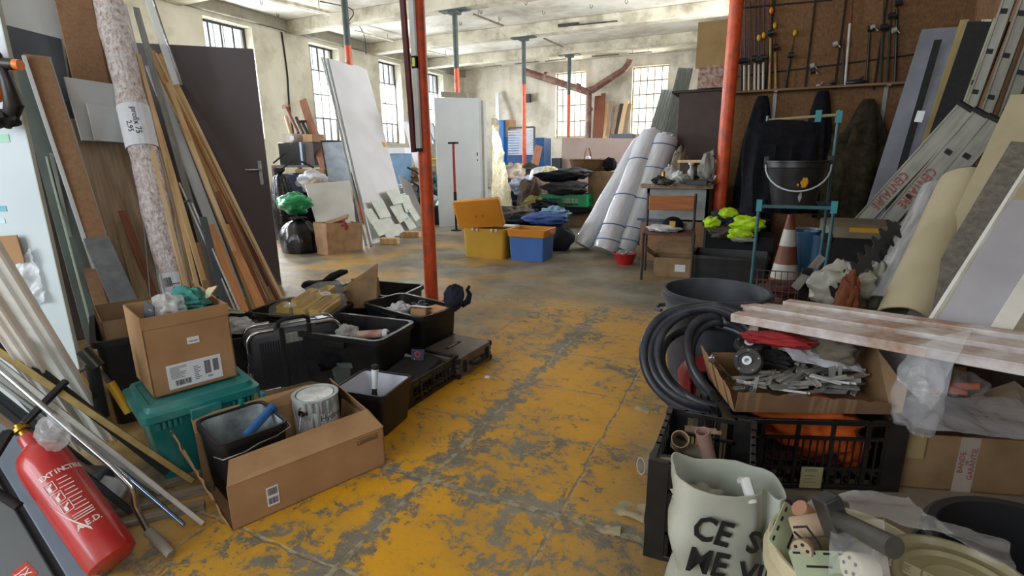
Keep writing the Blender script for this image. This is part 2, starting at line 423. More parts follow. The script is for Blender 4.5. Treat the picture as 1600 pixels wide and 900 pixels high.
# windows
IRON = mat('rusty window iron', '4b4640', '2e2a27', rough=.7, scale=20, bump=.2)
GLS = film('dusty glass', 'eef3fa', .12, .05, 3, .02)
GLF = film('grimy glass', 'e9e4d2', .45, .2, 3, .02)
def window(i, a, b, z0, z1, wall, left=True, cols=4, rows=4):
    t = bpy.data.objects.new('window_%d' % i, None); COL.objects.link(t); struct(t)
    def C(u, z, d):
        return (XL-.28-d, u, z) if left else (u, YF+.16+d, z)
    t.location = C((a+b)/2, z0, 0); inv = Matrix.Translation(-t.location)
    g = G(inv)
    for u in (a+.02, b-.02): g.bar(C(u, z0, 0), C(u, z1, 0), .05, .05)
    for z in (z0+.02, z1-.02): g.bar(C(a, z, 0), C(b, z, 0), .05, .05)
    mk('window_frame', g, IRON if left else mat('cream window paint', 'b9ad88', '8c8262'), t)
    g = G(inv)
    for k in range(1, cols): u = a+(b-a)*k/cols; g.bar(C(u, z0, 0), C(u, z1, 0), .026, .026)
    for k in range(1, rows): z = z0+(z1-z0)*k/rows; g.bar(C(a, z, 0), C(b, z, 0), .032, .032)
    mk('glazing_bars', g, IRON, t)
    g = G(inv); e = .005
    g.slab(C(a, z0, .02), C(b, z0, .02), C(b, z1, .02), C(a, z1, .02), e)
    mk('pane', g, GLS if left else GLF, t)
    g = G(inv)
    if left: g.bx(XL-.26, XL+.03, a-.02, b+.02, z0-.05, z0+.004)
    else: g.bx(a-.02, b+.02, YF-.03, YF+.14, z0-.05, z0+.004)
    mk('window_sill', g, PLAF, t)
    if left:
        g = G(inv)
        for k in range(1, 5): u = a+(b-a)*k/5; g.tube([(XL-.36, u, z0), (XL-.36, u, z1)], .009, 6)
        mks('security_bar', g, IRON, t)
k = 0
for a, b in ALLW: k += 1; window(k, a, b, WZ0, WZ1, None)
for a, b in FW: k += 1; window(k, a, b, 1.95, 4.28, None, False, 5, 5 if k % 2 else 4)
k += 1
t = bpy.data.objects.new('window_%d' % k, None); COL.objects.link(t); struct(t); t.location = (-4.4, YB-.2, .4)  # invented frame in the unseen back opening, added for the fill light
g = G()
for u in (-3.17, -1.6, 0, 1.6, 3.17): g.bx(u-.03, u+.03, -.03, .03, 0, 3.4)
for z in (.03, 1.1, 2.15, 3.37): g.bx(-3.2, 3.2, -.03, .03, z-.03, z+.03)
mk('window_frame', g, IRON, t)
for a, b, x, z0, z1 in ((9.0, 11.0, -.28, 2.0, 4.2), (12.0, 14.0, -.28, 2.0, 4.2), (-2.6, -.4, 1.85, 1.7, 3.5)):  # invented windows out of view, added for the hall and side fill lights
    k += 1; t = bpy.data.objects.new('window_%d' % k, None); COL.objects.link(t); struct(t); t.location = (x, (a+b)/2, z0)
    g = G(); h_, w_ = z1-z0, (b-a)/2
    for i in range(5): u = -w_+2*w_*i/4; g.bx(-.02, .02, u-.02, u+.02, 0, h_)
    for i in range(4): z = h_*i/3; g.bx(-.02, .02, -w_, w_, z-.02, z+.02)
    mk('window_frame', g, IRON, t)
# steel posts
ORG = mat('chipped orange paint', 'da5a2a', 'c94c22', rough=.45, scale=7, bump=.1, dust='5a4a40', dscale=11, damt=.12)
POSTG = mat('grey green post paint', '4a5550', '3c4642', rough=.6, scale=8, bump=.1)
def post(x, y, label, r=.058, top=4.365, split=3.16):
    t = thing('support_post', label, 'post', (x, y, 0), 'slim steel posts under the ceiling beams')
    g = G(); g.lathe([(r, 0), (r, split)], 20); mk('lower_shaft', g, ORG, t)
    g = G(); g.lathe([(r, split), (r, top-.02)], 20); mk('upper_shaft', g, POSTG, t)
    g = G(); g.bx(-.34, .34, -.12, .12, top-.03, top); g.bx(-.12, .12, -.1, .1, top-.09, top-.03); mk('head_plate', g, POSTG, t, bevel=.004)
    g = G(); g.bx(-.1, .1, -.1, .1, 0, .012); mk('base_plate', g, ORG, t)
    return t
pA = post(-2.49, 3.68, 'nearest orange steel post with chipped paint and a spirit level strapped to it', .056)
post(-6.86, 7.9, 'steel post rising behind the tall grey plasterboards, orange below and dark above')
post(-6.44, 10.95, 'steel post behind the white door stack, wide dark head plate at the beam')
post(-6.16, 14.1, 'orange and grey steel post beside the blue cabinets and slatted bed base')
post(-5.88, 17.1, 'farthest steel post, in front of the far left window')
_q = PY(1126, 300, 6.42); pR = post(_q.x, 6.42, 'orange steel post at the corner of the strand board wall and cluttered bench', .07)
# spirit level strapped to nearest post
t = thing('spirit_level', 'long grey aluminium spirit level strapped upright against the nearest orange post', 'spirit level', F(V((-2.475, 3.585, 1.28)), (1, .0, 0)))
g = G(); g.bx(-.022, .022, -.012, .012, 0, 1.18); mk('beam', g, mat('level grey', 'c6c9ca', 'b2b6b8', rough=.4), t, bevel=.002)
g = G(); g.bx(-.022, .022, -.014, .014, .59, .68); mk('vial_housing', g, BLKM, t, bevel=.002)
g = G(); g.bx(-.012, .012, -.017, -.013, .605, .665); mk('vial', g, mat('vial yellow', 'd8d84a', rough=.2), t)
g = G(); g.bx(-.024, .024, -.014, .014, -.025, 0); g.bx(-.024, .024, -.014, .014, 1.18, 1.2); mks('end_cap', g, BLKM, t)
DRED = mat('dark red paint', '5c1f20', '47171a', rough=.5)
board('timber_batten', 'dark red narrow batten taped upright beside the spirit level on the nearest post', 'batten', (-2.535, 3.60, 1.25), (-2.57, 3.60, 2.52), .04, .03, DRED, face=(0, -1, 0))
# ceiling battens / tubes
TUBE = mat('grimy fitting white', 'cfc8b0', '8f866c', rough=.6)
def fitting(a, b, z, label, w_=.06, h=.045, mt=TUBE, hang=True):
    pa, pb = P(a[0], a[1], z), P(b[0], b[1], z); pa.z = pb.z = z
    t = thing('ceiling_light_rail', label, 'light fitting', (pa+pb)/2, 'light rails hanging below the ceiling')
    inv = Matrix.Translation(-t.location)
    g = G(inv); g.bar(pa, pb, w_, h); mk('rail', g, mt, t)
    g = G(inv)
    for q in (.15, .85): c = pa.lerp(pb, q); g.tube([c, (c.x, c.y, ZC)], .006, 6)
    mks('hanger', g, IRON, t)
    return t, pa, pb, inv
t, pa, pb, inv = fitting((395, -10), (515, 20), 4.45, 'nearest ceiling light rail, pale with a bare tube, above the first window', .09, .05)
g = G(inv); g.tube([pa-V((0, 0, .05)), pb-V((0, 0, .05))], .017, 10); mk('fluorescent_tube', g, mat('tube glass', 'f2f0e4', rough=.2), t)
RSTC = mat('rusty rail', '7b6a55', '5c4a3a', rough=.8)
fitting((555, 48), (614, 64), 4.5, 'narrow hanging light rail between the first two posts', .05, .03)
fitting((740, 22), (786, 40), 4.5, 'narrow brown light rail right of the post with the wide head plate', .05, .03, RSTC)
fitting((850, 60), (879, 73), 4.5, 'narrow brown light rail right of the orange and grey post', .05, .03, RSTC)
fitting((665, 79), (702, 88), 4.5, 'narrow light rail left of the post behind the white doors', .05, .03)
fitting((805, 100), (842, 96), 4.55, 'rusty cross rail above the sloping pipe', .07, .03, RSTC)
fitting((852, 96), (884, 92), 4.55, 'rusty cross rail left of the farthest post head', .07, .03, RSTC)
fitting((925, 88), (967, 85), 4.55, 'rusty cross rail right of the farthest post head', .07, .03, RSTC)
fitting((983, 84), (1018, 81), 4.55, 'rusty cross rail above the far right window', .07, .03, RSTC)
fitting((713, 110), (783, 102), 4.55, 'long rusty cross rail near the far corner of the ceiling', .07, .03, RSTC)
g = G(); a, b = PY(873, 42, 13.93), PY(965, 33, 13.93); g.bar(a, b, .1, .02)
g.bar(PY(873, 40, 13.93), PY(905, 37, 13.93), .1, .06); struct(mk('trim_50', g, IRON))
# small hooks in the ceiling
for i, (hx, hy) in enumerate([(407, 5), (433, 25), (495, 28), (718, 38), (820, 6), (848, 21), (922, 11), (943, 26), (977, 4), (663, 25), (750, 20), (780, 30)]):
    q = P(hx, hy, 4.6); g = G(Matrix.Translation(-q)); g.tube([(q.x, q.y, ZC), q, q+V((.03, 0, -.03)), q+V((.06, 0, 0)), q+V((.05, 0, .04))], .008, 6)
    o = mk('ceiling_hook', g, IRON); o.location = q; tag(o, 'small dark iron hook screwed into the pale ceiling', 'hook', 'iron hooks in the ceiling')
# cables
def cable(name, label, pts, r=.008, mt=BLKM, cat='cable', sub=6):
    pts = [V(p) for p in pts]; out = []
    for i in range(len(pts)-1):
        p0, p1, p2, p3 = pts[max(i-1, 0)], pts[i], pts[i+1], pts[min(i+2, len(pts)-1)]
        for k in range(sub):
            u = k/sub; out.append(.5*((2*p1)+(p2-p0)*u+(2*p0-5*p1+4*p2-p3)*u*u+(3*p1-p0-3*p2+p3)*u**3))
    out.append(pts[-1]); c = out[0].copy(); g = G(Matrix.Translation(-c)); g.tube(out, r, 7); o = mk(name, g, mt); o.location = c
    return tag(o, label, cat)
cable('wall_cable', 'black cable running down the left wall beside the brown door', [(-11.38, 10.68, 4.36), (-11.38, 10.72, 3.4), (-11.38, 10.68, 2.6), (-11.38, 10.72, 1.8)], .022)
cable('ceiling_cable', 'thin dark cable looping along the ceiling near the left posts', [P(500, 2, 4.5), P(545, 12, 4.6), P(552, 22, 4.5), P(545, 36, 4.36), P(562, 42, 4.5), P(570, 60, 4.5), P(572, 85, 4.3)], .012)
# brown drain pipes on the far wall
PIPE = mat('rusty brown pipe', '7a5044', '5a372e', rough=.6, scale=10, bump=.2, dust='9a8577', damt=.2)
t = thing('drain_pipe', 'thick rusty brown drain pipes forming a Y between the far windows', 'pipe', (-5.6, 19.6, 0))
inv = Matrix.Translation(-t.location); Yp = 19.55
J = PY(922, 145, Yp)
g = G(inv); g.tube([PY(818, 111, Yp), J], .125, 16); mk('sloping_pipe', g, PIPE, t)
g = G(inv); g.tube([PY(924, 142, Yp), PY(945, 128, Yp), PY(975, 109, Yp), PY(982, 100, Yp), PY(984, 93, Yp)], .115, 16); mk('elbow_pipe', g, PIPE, t)
g = G(inv); g.tube([PY(921, 136, Yp), V((PY(921, 136, Yp).x, Yp, .0))], .095, 16); mk('down_pipe', g, PIPE, t)
g = G(inv)
for q in ((850, 118), (900, 136)): c = PY(*q, Yp); c2 = PY(q[0]+5, q[1]+2, Yp); g.tube([c, c2], .15, 16)
c = PY(921, 168, Yp); g.tube([c, c-V((0, 0, .12))], .12, 16); mks('pipe_collar', g, PIPE, t)
# ---- containers ----
def tote(name, label, cat, M, L, W, H, mt, r=.04, taper=.035, lip=.018, t=.005, group=None, inner=None, handles=True):
    T_ = thing(name, label, cat, M, group); g = G(); a, b = L-2*taper, W-2*taper; l2, w2 = L-2*lip, W-2*lip
    g.loft([rring(a, b, r, 0), rring(l2, w2, r, H-.03), rring(L, W, r+lip, H-.028), rring(L, W, r+lip, H), rring(l2-2*t, w2-2*t, r, H), rring(a-2*t, b-2*t, r, .012)])
    mk('shell', g, mt, T_)
    if handles:
        g = G()
        for s in (-1, 1): g.bx(s*(L/2-.006)-.008, s*(L/2-.006)+.008, -.07, .07, H-.065, H-.03)
        mks('handle_lug', g, mt, T_, bevel=.003)
    if inner:
        g = G(); e = .0015
        e = .004; g.loft([rring(l2-2*t-e, w2-2*t-e, r, H-.006), rring(a-2*t-e, b-2*t-e, r, .018), ], caps=(False, True))
        g2 = mk('paint_residue', g, inner, T_)
    return T_
def carton(name, label, cat, M, L, W, H, mt=None, mi=None, t=.005, flaps=(), open_=True, group=None, front=None):
    """flaps: (side, angle from horizontal-outwards in degrees, length)  sides f b l r"""
    T_ = thing(name, label, cat, M, group); g = G(); mt = mt or CARD; mi = mi or CARDIN
    g.bx(-L/2, L/2, -W/2, W/2, 0, t)
    g.bx(-L/2, L/2, -W/2, -W/2+t, 0, H if front is None else front); g.bx(-L/2, L/2, W/2-t, W/2, 0, H)
    g.bx(-L/2, -L/2+t, -W/2, W/2, 0, H); g.bx(L/2-t, L/2, -W/2, W/2, 0, H)
    if not open_: g.bx(-L/2, L/2, -W/2, W/2, H-t, H)
    mk('body', g, mt, T_)
    for s, ang, ln in flaps:
        a = math.radians(ang); c, q = math.cos(a)*ln, math.sin(a)*ln; g = G()
        z0 = H if (front is None or s != 'f') else front
        if s == 'f': p = [(-L/2, -W/2, z0), (L/2, -W/2, z0), (L/2-.01, -W/2-c, z0+q), (-L/2+.01, -W/2-c, z0+q)]; n = (0, math.sin(a), math.cos(a))
        if s == 'b': p = [(-L/2, W/2, z0), (L/2, W/2, z0), (L/2-.01, W/2+c, z0+q), (-L/2+.01, W/2+c, z0+q)]; n = (0, -math.sin(a), math.cos(a))
        if s == 'l': p = [(-L/2, -W/2, z0), (-L/2, W/2, z0), (-L/2-c, W/2-.01, z0+q), (-L/2-c, -W/2+.01, z0+q)]; n = (math.sin(a), 0, math.cos(a))
        if s == 'r': p = [(L/2, -W/2, z0), (L/2, W/2, z0), (L/2+c, W/2-.01, z0+q), (L/2+c, -W/2+.01, z0+q)]; n = (-math.sin(a), 0, math.cos(a))
        g.slab(*p, t*.8, n); mk('flap', g, [mt], T_)
    return T_
def barcode(parent, M, w_, h, mt=INK, n=16, seed=1, name='barcode'):
    r = random.Random(seed); g = G(); x = -w_/2
    while x < w_/2:
        b = w_/n*r.choice((.3, .5, .8)); g.bx(x, min(x+b, w_/2), -h/2, h/2, 0, .0004); x += b+w_/n*r.choice((.3, .5, .6))
    mk(name, g, mt, parent, M=M, smooth=0)
def lines(parent, M, w_, h, n, mt=INK, seed=1, name='printed_lines', th=.3):
    r = random.Random(seed); g = G()
    for k in range(n):
        y = h/2-h*(k+.5)/n; g.bx(-w_/2, -w_/2+w_*r.uniform(.5, 1), y-h/n*th/2, y+h/n*th/2, 0, .0004)
    mk(name, g, mt, parent, M=M, smooth=0)
def patch(parent, M, w_, h, mt=WHP, name='paper_label', t=.0006):
    g = G(); g.bx(-w_/2, w_/2, -h/2, h/2, -t, t); return mk(name, g, mt, parent, M=M, smooth=0)
def crate(name, label, cat, M, L, W, H, mt=None, rows=4, cols=6, bars=18, group=None, post_=.06, t=.008):
    T_ = thing(name, label, cat, M, group); mt = mt or BLKP
    g = G()
    for z in (0, H-.018): 
        for s in (-1, 1): g.bx(-L/2, L/2, s*W/2-t, s*W/2+t, z, z+.018); g.bx(s*L/2-t, s*L/2+t, -W/2, W/2, z, z+.018)
    mks('rim_bar', g, mt, T_, bevel=.002)
    g = G()
    for sx in (-1, 1):
        for sy in (-1, 1):
            X, Y = sx*(L/2+t+.001), sy*(W/2+t+.001); a_, b_ = sx*(L/2-t-.001), sy*(W/2-t-.001); c_, d_ = sx*(L/2-post_), sy*(W/2-post_)
            pl = [(X, Y), (c_, Y), (c_, b_), (a_, b_), (a_, d_), (X, d_)]
            g.loft([[(x, y, 0) for x, y in pl], [(x, y, H+.004) for x, y in pl]])

    mks('corner_post', g, mt, T_)
    g = G()
    def side(u0, u1, fix, ax):
        n = max(2, round((u1-u0)/L*cols))
        def B(a, b, z0, z1, w=t*.7):
            if ax: g.bx(a, b, fix-w, fix+w, z0, z1)
            else: g.bx(fix-w, fix+w, a, b, z0, z1)
        for z in (H*.28, H*.72): B(u0, u1, z, z+.010)
        for k in range(n+1): u = u0+(u1-u0)*k/n; B(u-.006, u+.006, 0, H)
        nb = int((u1-u0)/L*bars)
        for k in range(nb): u = u0+(u1-u0)*(k+.5)/nb; B(u-.002, u+.002, 0, H*.72, t*.4)
    for s in (-1, 1): side(-L/2, L/2, s*W/2, True); side(-W/2, W/2, s*L/2, False)
    mk('lattice_side', g, mt, T_, smooth=0)
    g = G(); n = 12
    for k in range(n+1): x = -L/2+L*k/n; g.bx(x-.006, x+.006, -W/2, W/2, .001, .007)
    for k in range(7): y = -W/2+W*k/6; g.bx(-L/2, L/2, y-.006, y+.006, .001, .007)
    mk('lattice_base', g, mt, T_, smooth=0)
    return T_
def loc(T_, p): return T_.matrix_world @ V(p)
def put(name, label, cat, g, mt, group=None, M=None, **k):      # one-mesh thing; geometry already local to M
    o = mk(name, g, mt, **k)
    if M is not None: o.matrix_world = M if isinstance(M, Matrix) else Matrix.Translation(V(M))
    return tag(o, label, cat, group)
def heap(name, label, cat, c, r, mt, seed=0, amp=.25, freq=2.2, group=None, zmin=None, sharp=.5, n=40, m=24, rot=0):
    g = G(); g.heap((0, 0, 0), r, seed, amp, freq, n, m, sharp, None if zmin is None else zmin-c[2])
    return put(name, label, cat, g, mt, group, Matrix.Translation(V(c)) @ Matrix.Rotation(rot, 4, 'Z'), smooth=60)

# ======================= LEFT: DOOR AND LEANING BOARDS =======================
DOORM = mat('brown door paint', '5d5558', '544c50', rough=.55, scale=2, bump=.02)
dd = (P(440, 447)-V((-4.79, 2.97, 0))); dd.z = 0
a, b = V((-4.86, 2.9, 0)), P(440, 447)
Md, Ld = frame(a, b, .04); Md.translation.z = .008
t = thing('door_leaf', 'flat dark brown door leaf with a steel lever handle behind the leaning laths', 'door', Md)
g = G(); g.bx(-Ld/2, Ld/2, -.02, .02, 0, 2.15); mk('leaf', g, DOORM, t, bevel=.002)
g = G(); g.bx(-Ld/2-.001, Ld/2+.001, -.021, .021, 0, .04); mk('bottom_strip', g, STEEL, t)
h = Ld/2-.06
hd = None
g = G(); g.bx(h-.018, h+.018, -.028, -.02, .97, 1.19); plate = mk('handle_plate', g, STEEL, t, bevel=.004)
g = G(); g.tube([(h, -.02, 1.11), (h, -.065, 1.11), (h-.02, -.072, 1.11), (h-.12, -.072, 1.11)], .009, 10); mk('lever', g, STEEL, plate)

XW = -4.88
def strip(name, label, cat, top, mid, w_, t_, mt, xt=XW, xb=-4.1, face=(1, -.25, .3), group=None, zt=None):
    tp = PX(top[0], top[1], xt); bs = XB(top, mid, xb)
    return board(name, label, cat, bs, tp, w_, t_, mt, face=face, group=group, lift=.003)
def sheet(name, label, cat, tl, tr, bl, xt, xb, t_, mt, group=None, hfix=None):   # big rectangular sheet leaning on the store wall
    A, B = PX(tl[0], tl[1], xt), PX(tr[0], tr[1], xt)
    B.z = A.z = (A.z+B.z)/2; wd = abs(B.y-A.y); yc = (A.y+B.y)/2
    base = XB(tl, bl, xb); dy = base.y-A.y
    return board(name, label, cat, (xb, yc+dy, .003), (xt, yc, A.z), wd, t_, mt, face=(1, 0, .2), group=group)
WHB = mat('white laminate', 'cdd1d2', 'bfc4c6', rough=.45, scale=3, bump=.02)
SLATE = mat('slate laminate', '50575e', '474d54', rough=.6, scale=4, bump=.02)
sheet('panel', 'pale grey sheet at the far left back, mostly behind the slate panel', 'panel', (-60, -24), (86, -20), (-10, 300), -4.90, -4.60, .016, WHB)
sheet('panel', 'slate blue laminate panel leaning behind the brown and white strip', 'panel', (-30, 38), (92, 53), (10, 250), -4.86, -4.5, .018, SLATE)
sheet('panel', 'tall plain brown hardboard sheet behind the white and oak boards', 'panel', (78, -30), (136, -26), (122, 160), -4.85, -4.55, .012, CHIP)
sheet('panel', 'weathered oak coloured board below the white laminate panel', 'panel', (112, 190), (196, 198), (172, 430), -4.68, -4.0, .018, OAK)
# white laminate panel in front of the oak board (its foot rests on a ledge of the stack)
A, B, C_ = PX(100, 122, -4.62), PX(180, 129, -4.62), PX(128, 221, -4.52); wd = B.y-A.y
board('panel', 'short white laminate panel standing over the oak board, left of the wrapped roll', 'panel', (-4.52, (A.y+B.y)/2+C_.y-A.y, C_.z), (-4.62, (A.y+B.y)/2, A.z), wd, .016, WHB, face=(1, 0, .1))
A, B, C_ = PX(135, 163, -4.54), PX(186, 166, -4.54), PX(148, 221, -4.49)
board('panel', 'small square white board in front of the white laminate panel', 'panel', (-4.49, (A.y+B.y)/2+C_.y-A.y, C_.z), (-4.54, (A.y+B.y)/2, A.z), B.y-A.y, .012, WHB, face=(1, 0, .1))
strip('board', 'dark brown board leaning in the shade at the far left of the stack', 'board', (20, 120), (90, 400), .2, .02, DARKW, -4.84, -4.2)
strip('board', 'olive brown board showing beside the tall white upright panel', 'board', (62, 190), (118, 480), .12, .02, wood('olive brown board', '77695a', '5c5042'), -4.82, -4.3)
GREEN = mat('grey green glass', '6f7a76', '5b6562', rough=.25, scale=3, bump=.02)
strip('glass_sheet', 'narrow grey green glass sheet leaning left of the brown and white strip', 'glass', (38, 105), (118, 400), .13, .008, GREEN, -4.78, -3.9)
strip('edge_strip', 'thin pale green strip along the glass sheet edge', 'strip', (60, 200), (134, 480), .012, .012, mat('pale green edge', 'b9cbb9', rough=.3), -4.6, -3.82)
for i, (x0, y0, x1, y1) in enumerate([(96, 270, 133, 420), (88, 262, 128, 430), (80, 240, 126, 440)]):
    strip('metal_profile', ['silver grey profile nearest the brown and white strip', 'middle silver grey profile left of the brown and white strip', 'leftmost silver grey profile beside the glass sheet'][i], 'profile', (x0, y0), (x1, y1), .02, .01, GALV, -4.5+.02*i, -3.95, group='thin grey profiles behind the strips')
strip('board', 'long brown fibreboard strip with a white right edge', 'board', (56, 88), (148, 375), .135, .022, CHIP, -4.66, -3.88)
strip('board', 'white strip fixed along the right of the long brown fibreboard strip', 'board', (72, 90), (161, 372), .05, .018, WHB, -4.655, -3.90)
strip('board', 'thin white edging left of the long brown fibreboard strip', 'board', (37, 88), (131, 372), .022, .02, WHB, -4.64, -3.90)
strip('board', 'very dark plank behind the fibreboard strip and oak board', 'board', (90, 160), (175, 400), .15, .02, DARKW, -4.78, -4.2)
strip('board', 'short blue grey board with chipped edges leaning over the open carton', 'board', (150, 373), (198, 480), .145, .024, GREYB, -4.15, -3.55)
strip('board', 'brown offcut behind the short blue grey board', 'board', (140, 420), (166, 500), .075, .02, CHIP, -4.1, -3.75)
strip('plank', 'reddish brown plank end left of the wrapped roll', 'plank', (191, 330), (243, 470), .05, .02, RUSTW, -4.3, -3.85)
strip('plank', 'pale offcut between the blue grey board and the reddish plank', 'plank', (190, 345), (226, 480), .09, .02, wood('dull pale offcut', '9a8466', '7d6a4f'), -4.35, -3.8)
strip('plank', 'thin pale slat crossing in front of the reddish plank', 'plank', (216, 412), (240, 480), .02, .012, GREYB, -4.2, -3.75)
strip('metal_rod', 'thin bent steel rod left of the wrapped roll', 'rod', (222, 320), (236, 478), .008, .008, GALV, -4.3, -3.8)
# bubble wrapped roll
BUB = mat('bubble wrap over brown rug', 'c9bdb8', '94776a', rough=.25, scale=55, stretch=(1, 1, .5), bump=.9, dust='dcdade', dscale=30, damt=.4, spec=.8)
BUBW = mat('cloudy bubble wrap', 'd5d2d6', 'b4b0b6', rough=.25, scale=30, bump=.9, spec=.8)
tb = XB((186, 80), (271, 440), -3.85); tt = PX(163, -25, -4.62); tt = tt
M_ = F(tb, (1, 0, 0), tt-tb); Lr = (tt-tb).length; R_ = .098
t = thing('wrapped_roll', 'long roll wrapped in bubble film with a written paper band, leaning on the boards', 'roll', M_)
g = G(); prof = []; n = 40
rings = []
for i in range(n+1):
    z = Lr*i/n; rr = R_*(1+.05*math.sin(z*9)+.03*math.sin(z*23)) - (.012 if i in (0, n) else 0)
    rings.append([(rr*(1+.05*noise.noise(V((math.cos(a)*2, math.sin(a)*2, z*5))))*math.cos(a), rr*math.sin(a), z) for a in [2*PI*k/22 for k in range(22)]])
g.loft(rings); mk('bubble_wrap', g, BUB, t)
def band(T_, r, z0, z1, mt, name, a0=-PI, a1=PI, n=18):
    g = G(); 
    for i in range(n):
        p, q = a0+(a1-a0)*i/n, a0+(a1-a0)*(i+1)/n
        g.hexa([(r*math.cos(p), r*math.sin(p), z0), (r*math.cos(q), r*math.sin(q), z0), ((r+.002)*math.cos(q), (r+.002)*math.sin(q), z0), ((r+.002)*math.cos(p), (r+.002)*math.sin(p), z0),
                (r*math.cos(p), r*math.sin(p), z1), (r*math.cos(q), r*math.sin(q), z1), ((r+.002)*math.cos(q), (r+.002)*math.sin(q), z1), ((r+.002)*math.cos(p), (r+.002)*math.sin(p), z1)])
    bmesh.ops.remove_doubles(g.bm, verts=g.bm.verts, dist=1e-5)
    return mk(name, g, mt, T_)
def zat(px):      # length along the roll where it meets an image row
    lo, hi = 0, Lr
    for _ in range(40):
        m_ = (lo+hi)/2; c = M_ @ V((0, 0, m_))-CP
        if 450-FPX*c.dot(CU)/c.dot(CF) > px: lo = m_
        else: hi = m_
    return lo
z0, z1 = zat(232), zat(168)
pb = band(t, R_*1.06, z0, z1, WHP, 'paper_band')
# the writing on the band faces the walkway
fm = (M_.inverted() @ CP); fa = math.atan2(fm.y, fm.x)
def onroll(z, r, rot=0, da=0): 
    a = fa+da
    return Matrix.Translation((r*math.cos(a), r*math.sin(a), z)) @ Matrix.Rotation(a+PI/2, 4, 'Z') @ Matrix.Rotation(PI/2, 4, 'X') @ Matrix.Rotation(rot, 4, 'Z')
text('profix 75', .055, onroll((z0+z1)/2+.02, R_*1.06+.003, -PI/2), INK, pb, 'handwriting')
text('2,95', .05, onroll((z0+z1)/2-.02, R_*1.06+.003, -PI/2, -.45), INK, pb, 'handwriting')
z0, z1 = zat(470), zat(428)
lb = band(t, R_*1.06, z0, z1, WHP, 'end_label', fa-.9, fa+.9)
text('179', .07, onroll((z0+z1)/2-.02, R_*1.06+.003, -PI/2, .1), INK, lb, 'handwriting')
barcode(lb, onroll(z1-.07, R_*1.06+.003, 0, -.35), .05, .07, n=8)
# laths and slats right of the roll
rnd = random.Random(4)
S = [  # top px, lower px, width, thick, material, xt, xb, label
 ((182, 20), (291, 450), .032, .02, PINEL, -4.5, -3.72, 'tallest pale pine lath right of the wrapped roll'),
 ((192, 5), (240, 200), .045, .012, WHB, -4.72, -3.95, 'white slat leaning high behind the pale pine laths'),
 ((212, 12), (262, 190), .05, .008, GALV, -4.7, -3.95, 'grey metal bracket strip above the white panel'),
 ((216, 86), (309, 450), .028, .022, PINEL, -4.5, -3.66, 'pale pine lath topping out left of the white panel'),
 ((223, 118), (322, 452), .036, .022, PINE, -4.46, -3.6, 'pine lath with knots right of its taller neighbours'),
 ((206, 100), (303, 452), .03, .02, PINE, -4.55, -3.74, 'pine lath tucked between the pale laths'),
 ((236, 104), (328, 345), .085, .016, WHB, -4.66, -4.05, 'narrow white panel between the two bundles of laths'),
 ((224, 130), (305, 370), .03, .02, DARKW, -4.66, -3.95, 'dark lath between the pale laths and the narrow white panel'),
 ((232, 76), (372, 372), .035, .022, PINE, -4.62, -3.9, 'leftmost pine lath of the bundle leaning in front of the brown door'),
 ((238, 80), (400, 400), .03, .022, PINEO, -4.62, -3.78, 'orange tinted lath of the bundle in front of the brown door'),
 ((243, 84), (414, 420), .022, .02, PINEL, -4.6, -3.72, 'thin pale lath near the right of the bundle before the door'),
 ((249, 86), (426, 436), .022, .02, PINE, -4.6, -3.66, 'thin pine lath second from the right of the bundle before the door'),
 ((256, 90), (437, 460), .026, .022, PINEL, -4.6, -3.6, 'rightmost pale lath of the bundle before the door'),
 ((252, 84), (420, 428), .024, .02, PINEO, -4.64, -3.74, 'orange lath in the thick of the bundle before the door'),
 ((246, 96), (404, 428), .026, .02, PINE, -4.66, -3.8, 'plain pine lath behind the orange laths before the door'),
 ((236, 92), (385, 400), .03, .02, PINEL, -4.66, -3.88, 'pale lath behind the leftmost lath before the door'),
 ((258, 110), (430, 462), .02, .018, RUSTW, -4.66, -3.7, 'thin reddish lath near the right edge of the bundle'),
 ((262, 130), (366, 400), .04, .02, PINE, -4.4, -3.7, 'broad pine lath ending below the door top'),
 ((284, 192), (395, 465), .036, .022, PINEL, -4.3, -3.55, 'shorter pale lath leaning across the bundle'),
 ((327, 352), (378, 480), .07, .02, PINEO, -3.95, -3.45, 'wide orange pine board end at the foot of the laths'),
 ((350, 352), (404, 472), .07, .02, PINEO, -3.95, -3.4, 'second wide orange pine board end, right of the first'),
 ((340, 300), (412, 466), .03, .02, RUSTW, -4.0, -3.5, 'reddish lath between the wide orange boards'),
 ((317, 340), (352, 480), .05, .02, SLATE, -3.9, -3.55, 'dark slate strip left of the wide orange boards'),
 ((280, 286), (368, 486), .011, .011, WHB, -4.1, -3.5, 'thin white rod in front of the orange boards'),
 ((300, 318), (376, 490), .011, .011, WHB, -4.0, -3.45, 'second thin white rod, just right of the first'),
 ((262, 300), (296, 452), .016, .012, WHT, -4.1, -3.75, 'white rod right of the wrapped roll foot'),
 ((300, 440), (352, 478), .014, .014, PINEL, -3.6, -3.35, 'short pale stick crossing low in front of the white rods'),
 ((306, 380), (326, 460), .05, .012, CHIP, -3.9, -3.55, 'brown strip beside the dark gap in the laths'),
]
for tp, md, w_, th, mt_, xt, xb, lab in S:
    strip('timber_lath' if mt_ in (PINE, PINEL, PINEO, RUSTW, DARKW) else 'strip', lab, 'lath' if mt_ in (PINE, PINEL, PINEO, RUSTW, DARKW) else 'strip', tp, md, w_, th, mt_, xt, xb)
tp = PX(228, -10, -4.45); bs = XB((228, -10), (262, 92), -4.05)
CLR = film('clear acrylic', 'eaf2f6', .5, .05, 5, .05)
q = tp.lerp(bs, .27)
board('acrylic_strip', 'clear glossy strip with a chrome edge sticking up above the brown door', 'strip', q, tp, .045, .03, CLR, face=(1, -.3, .2))
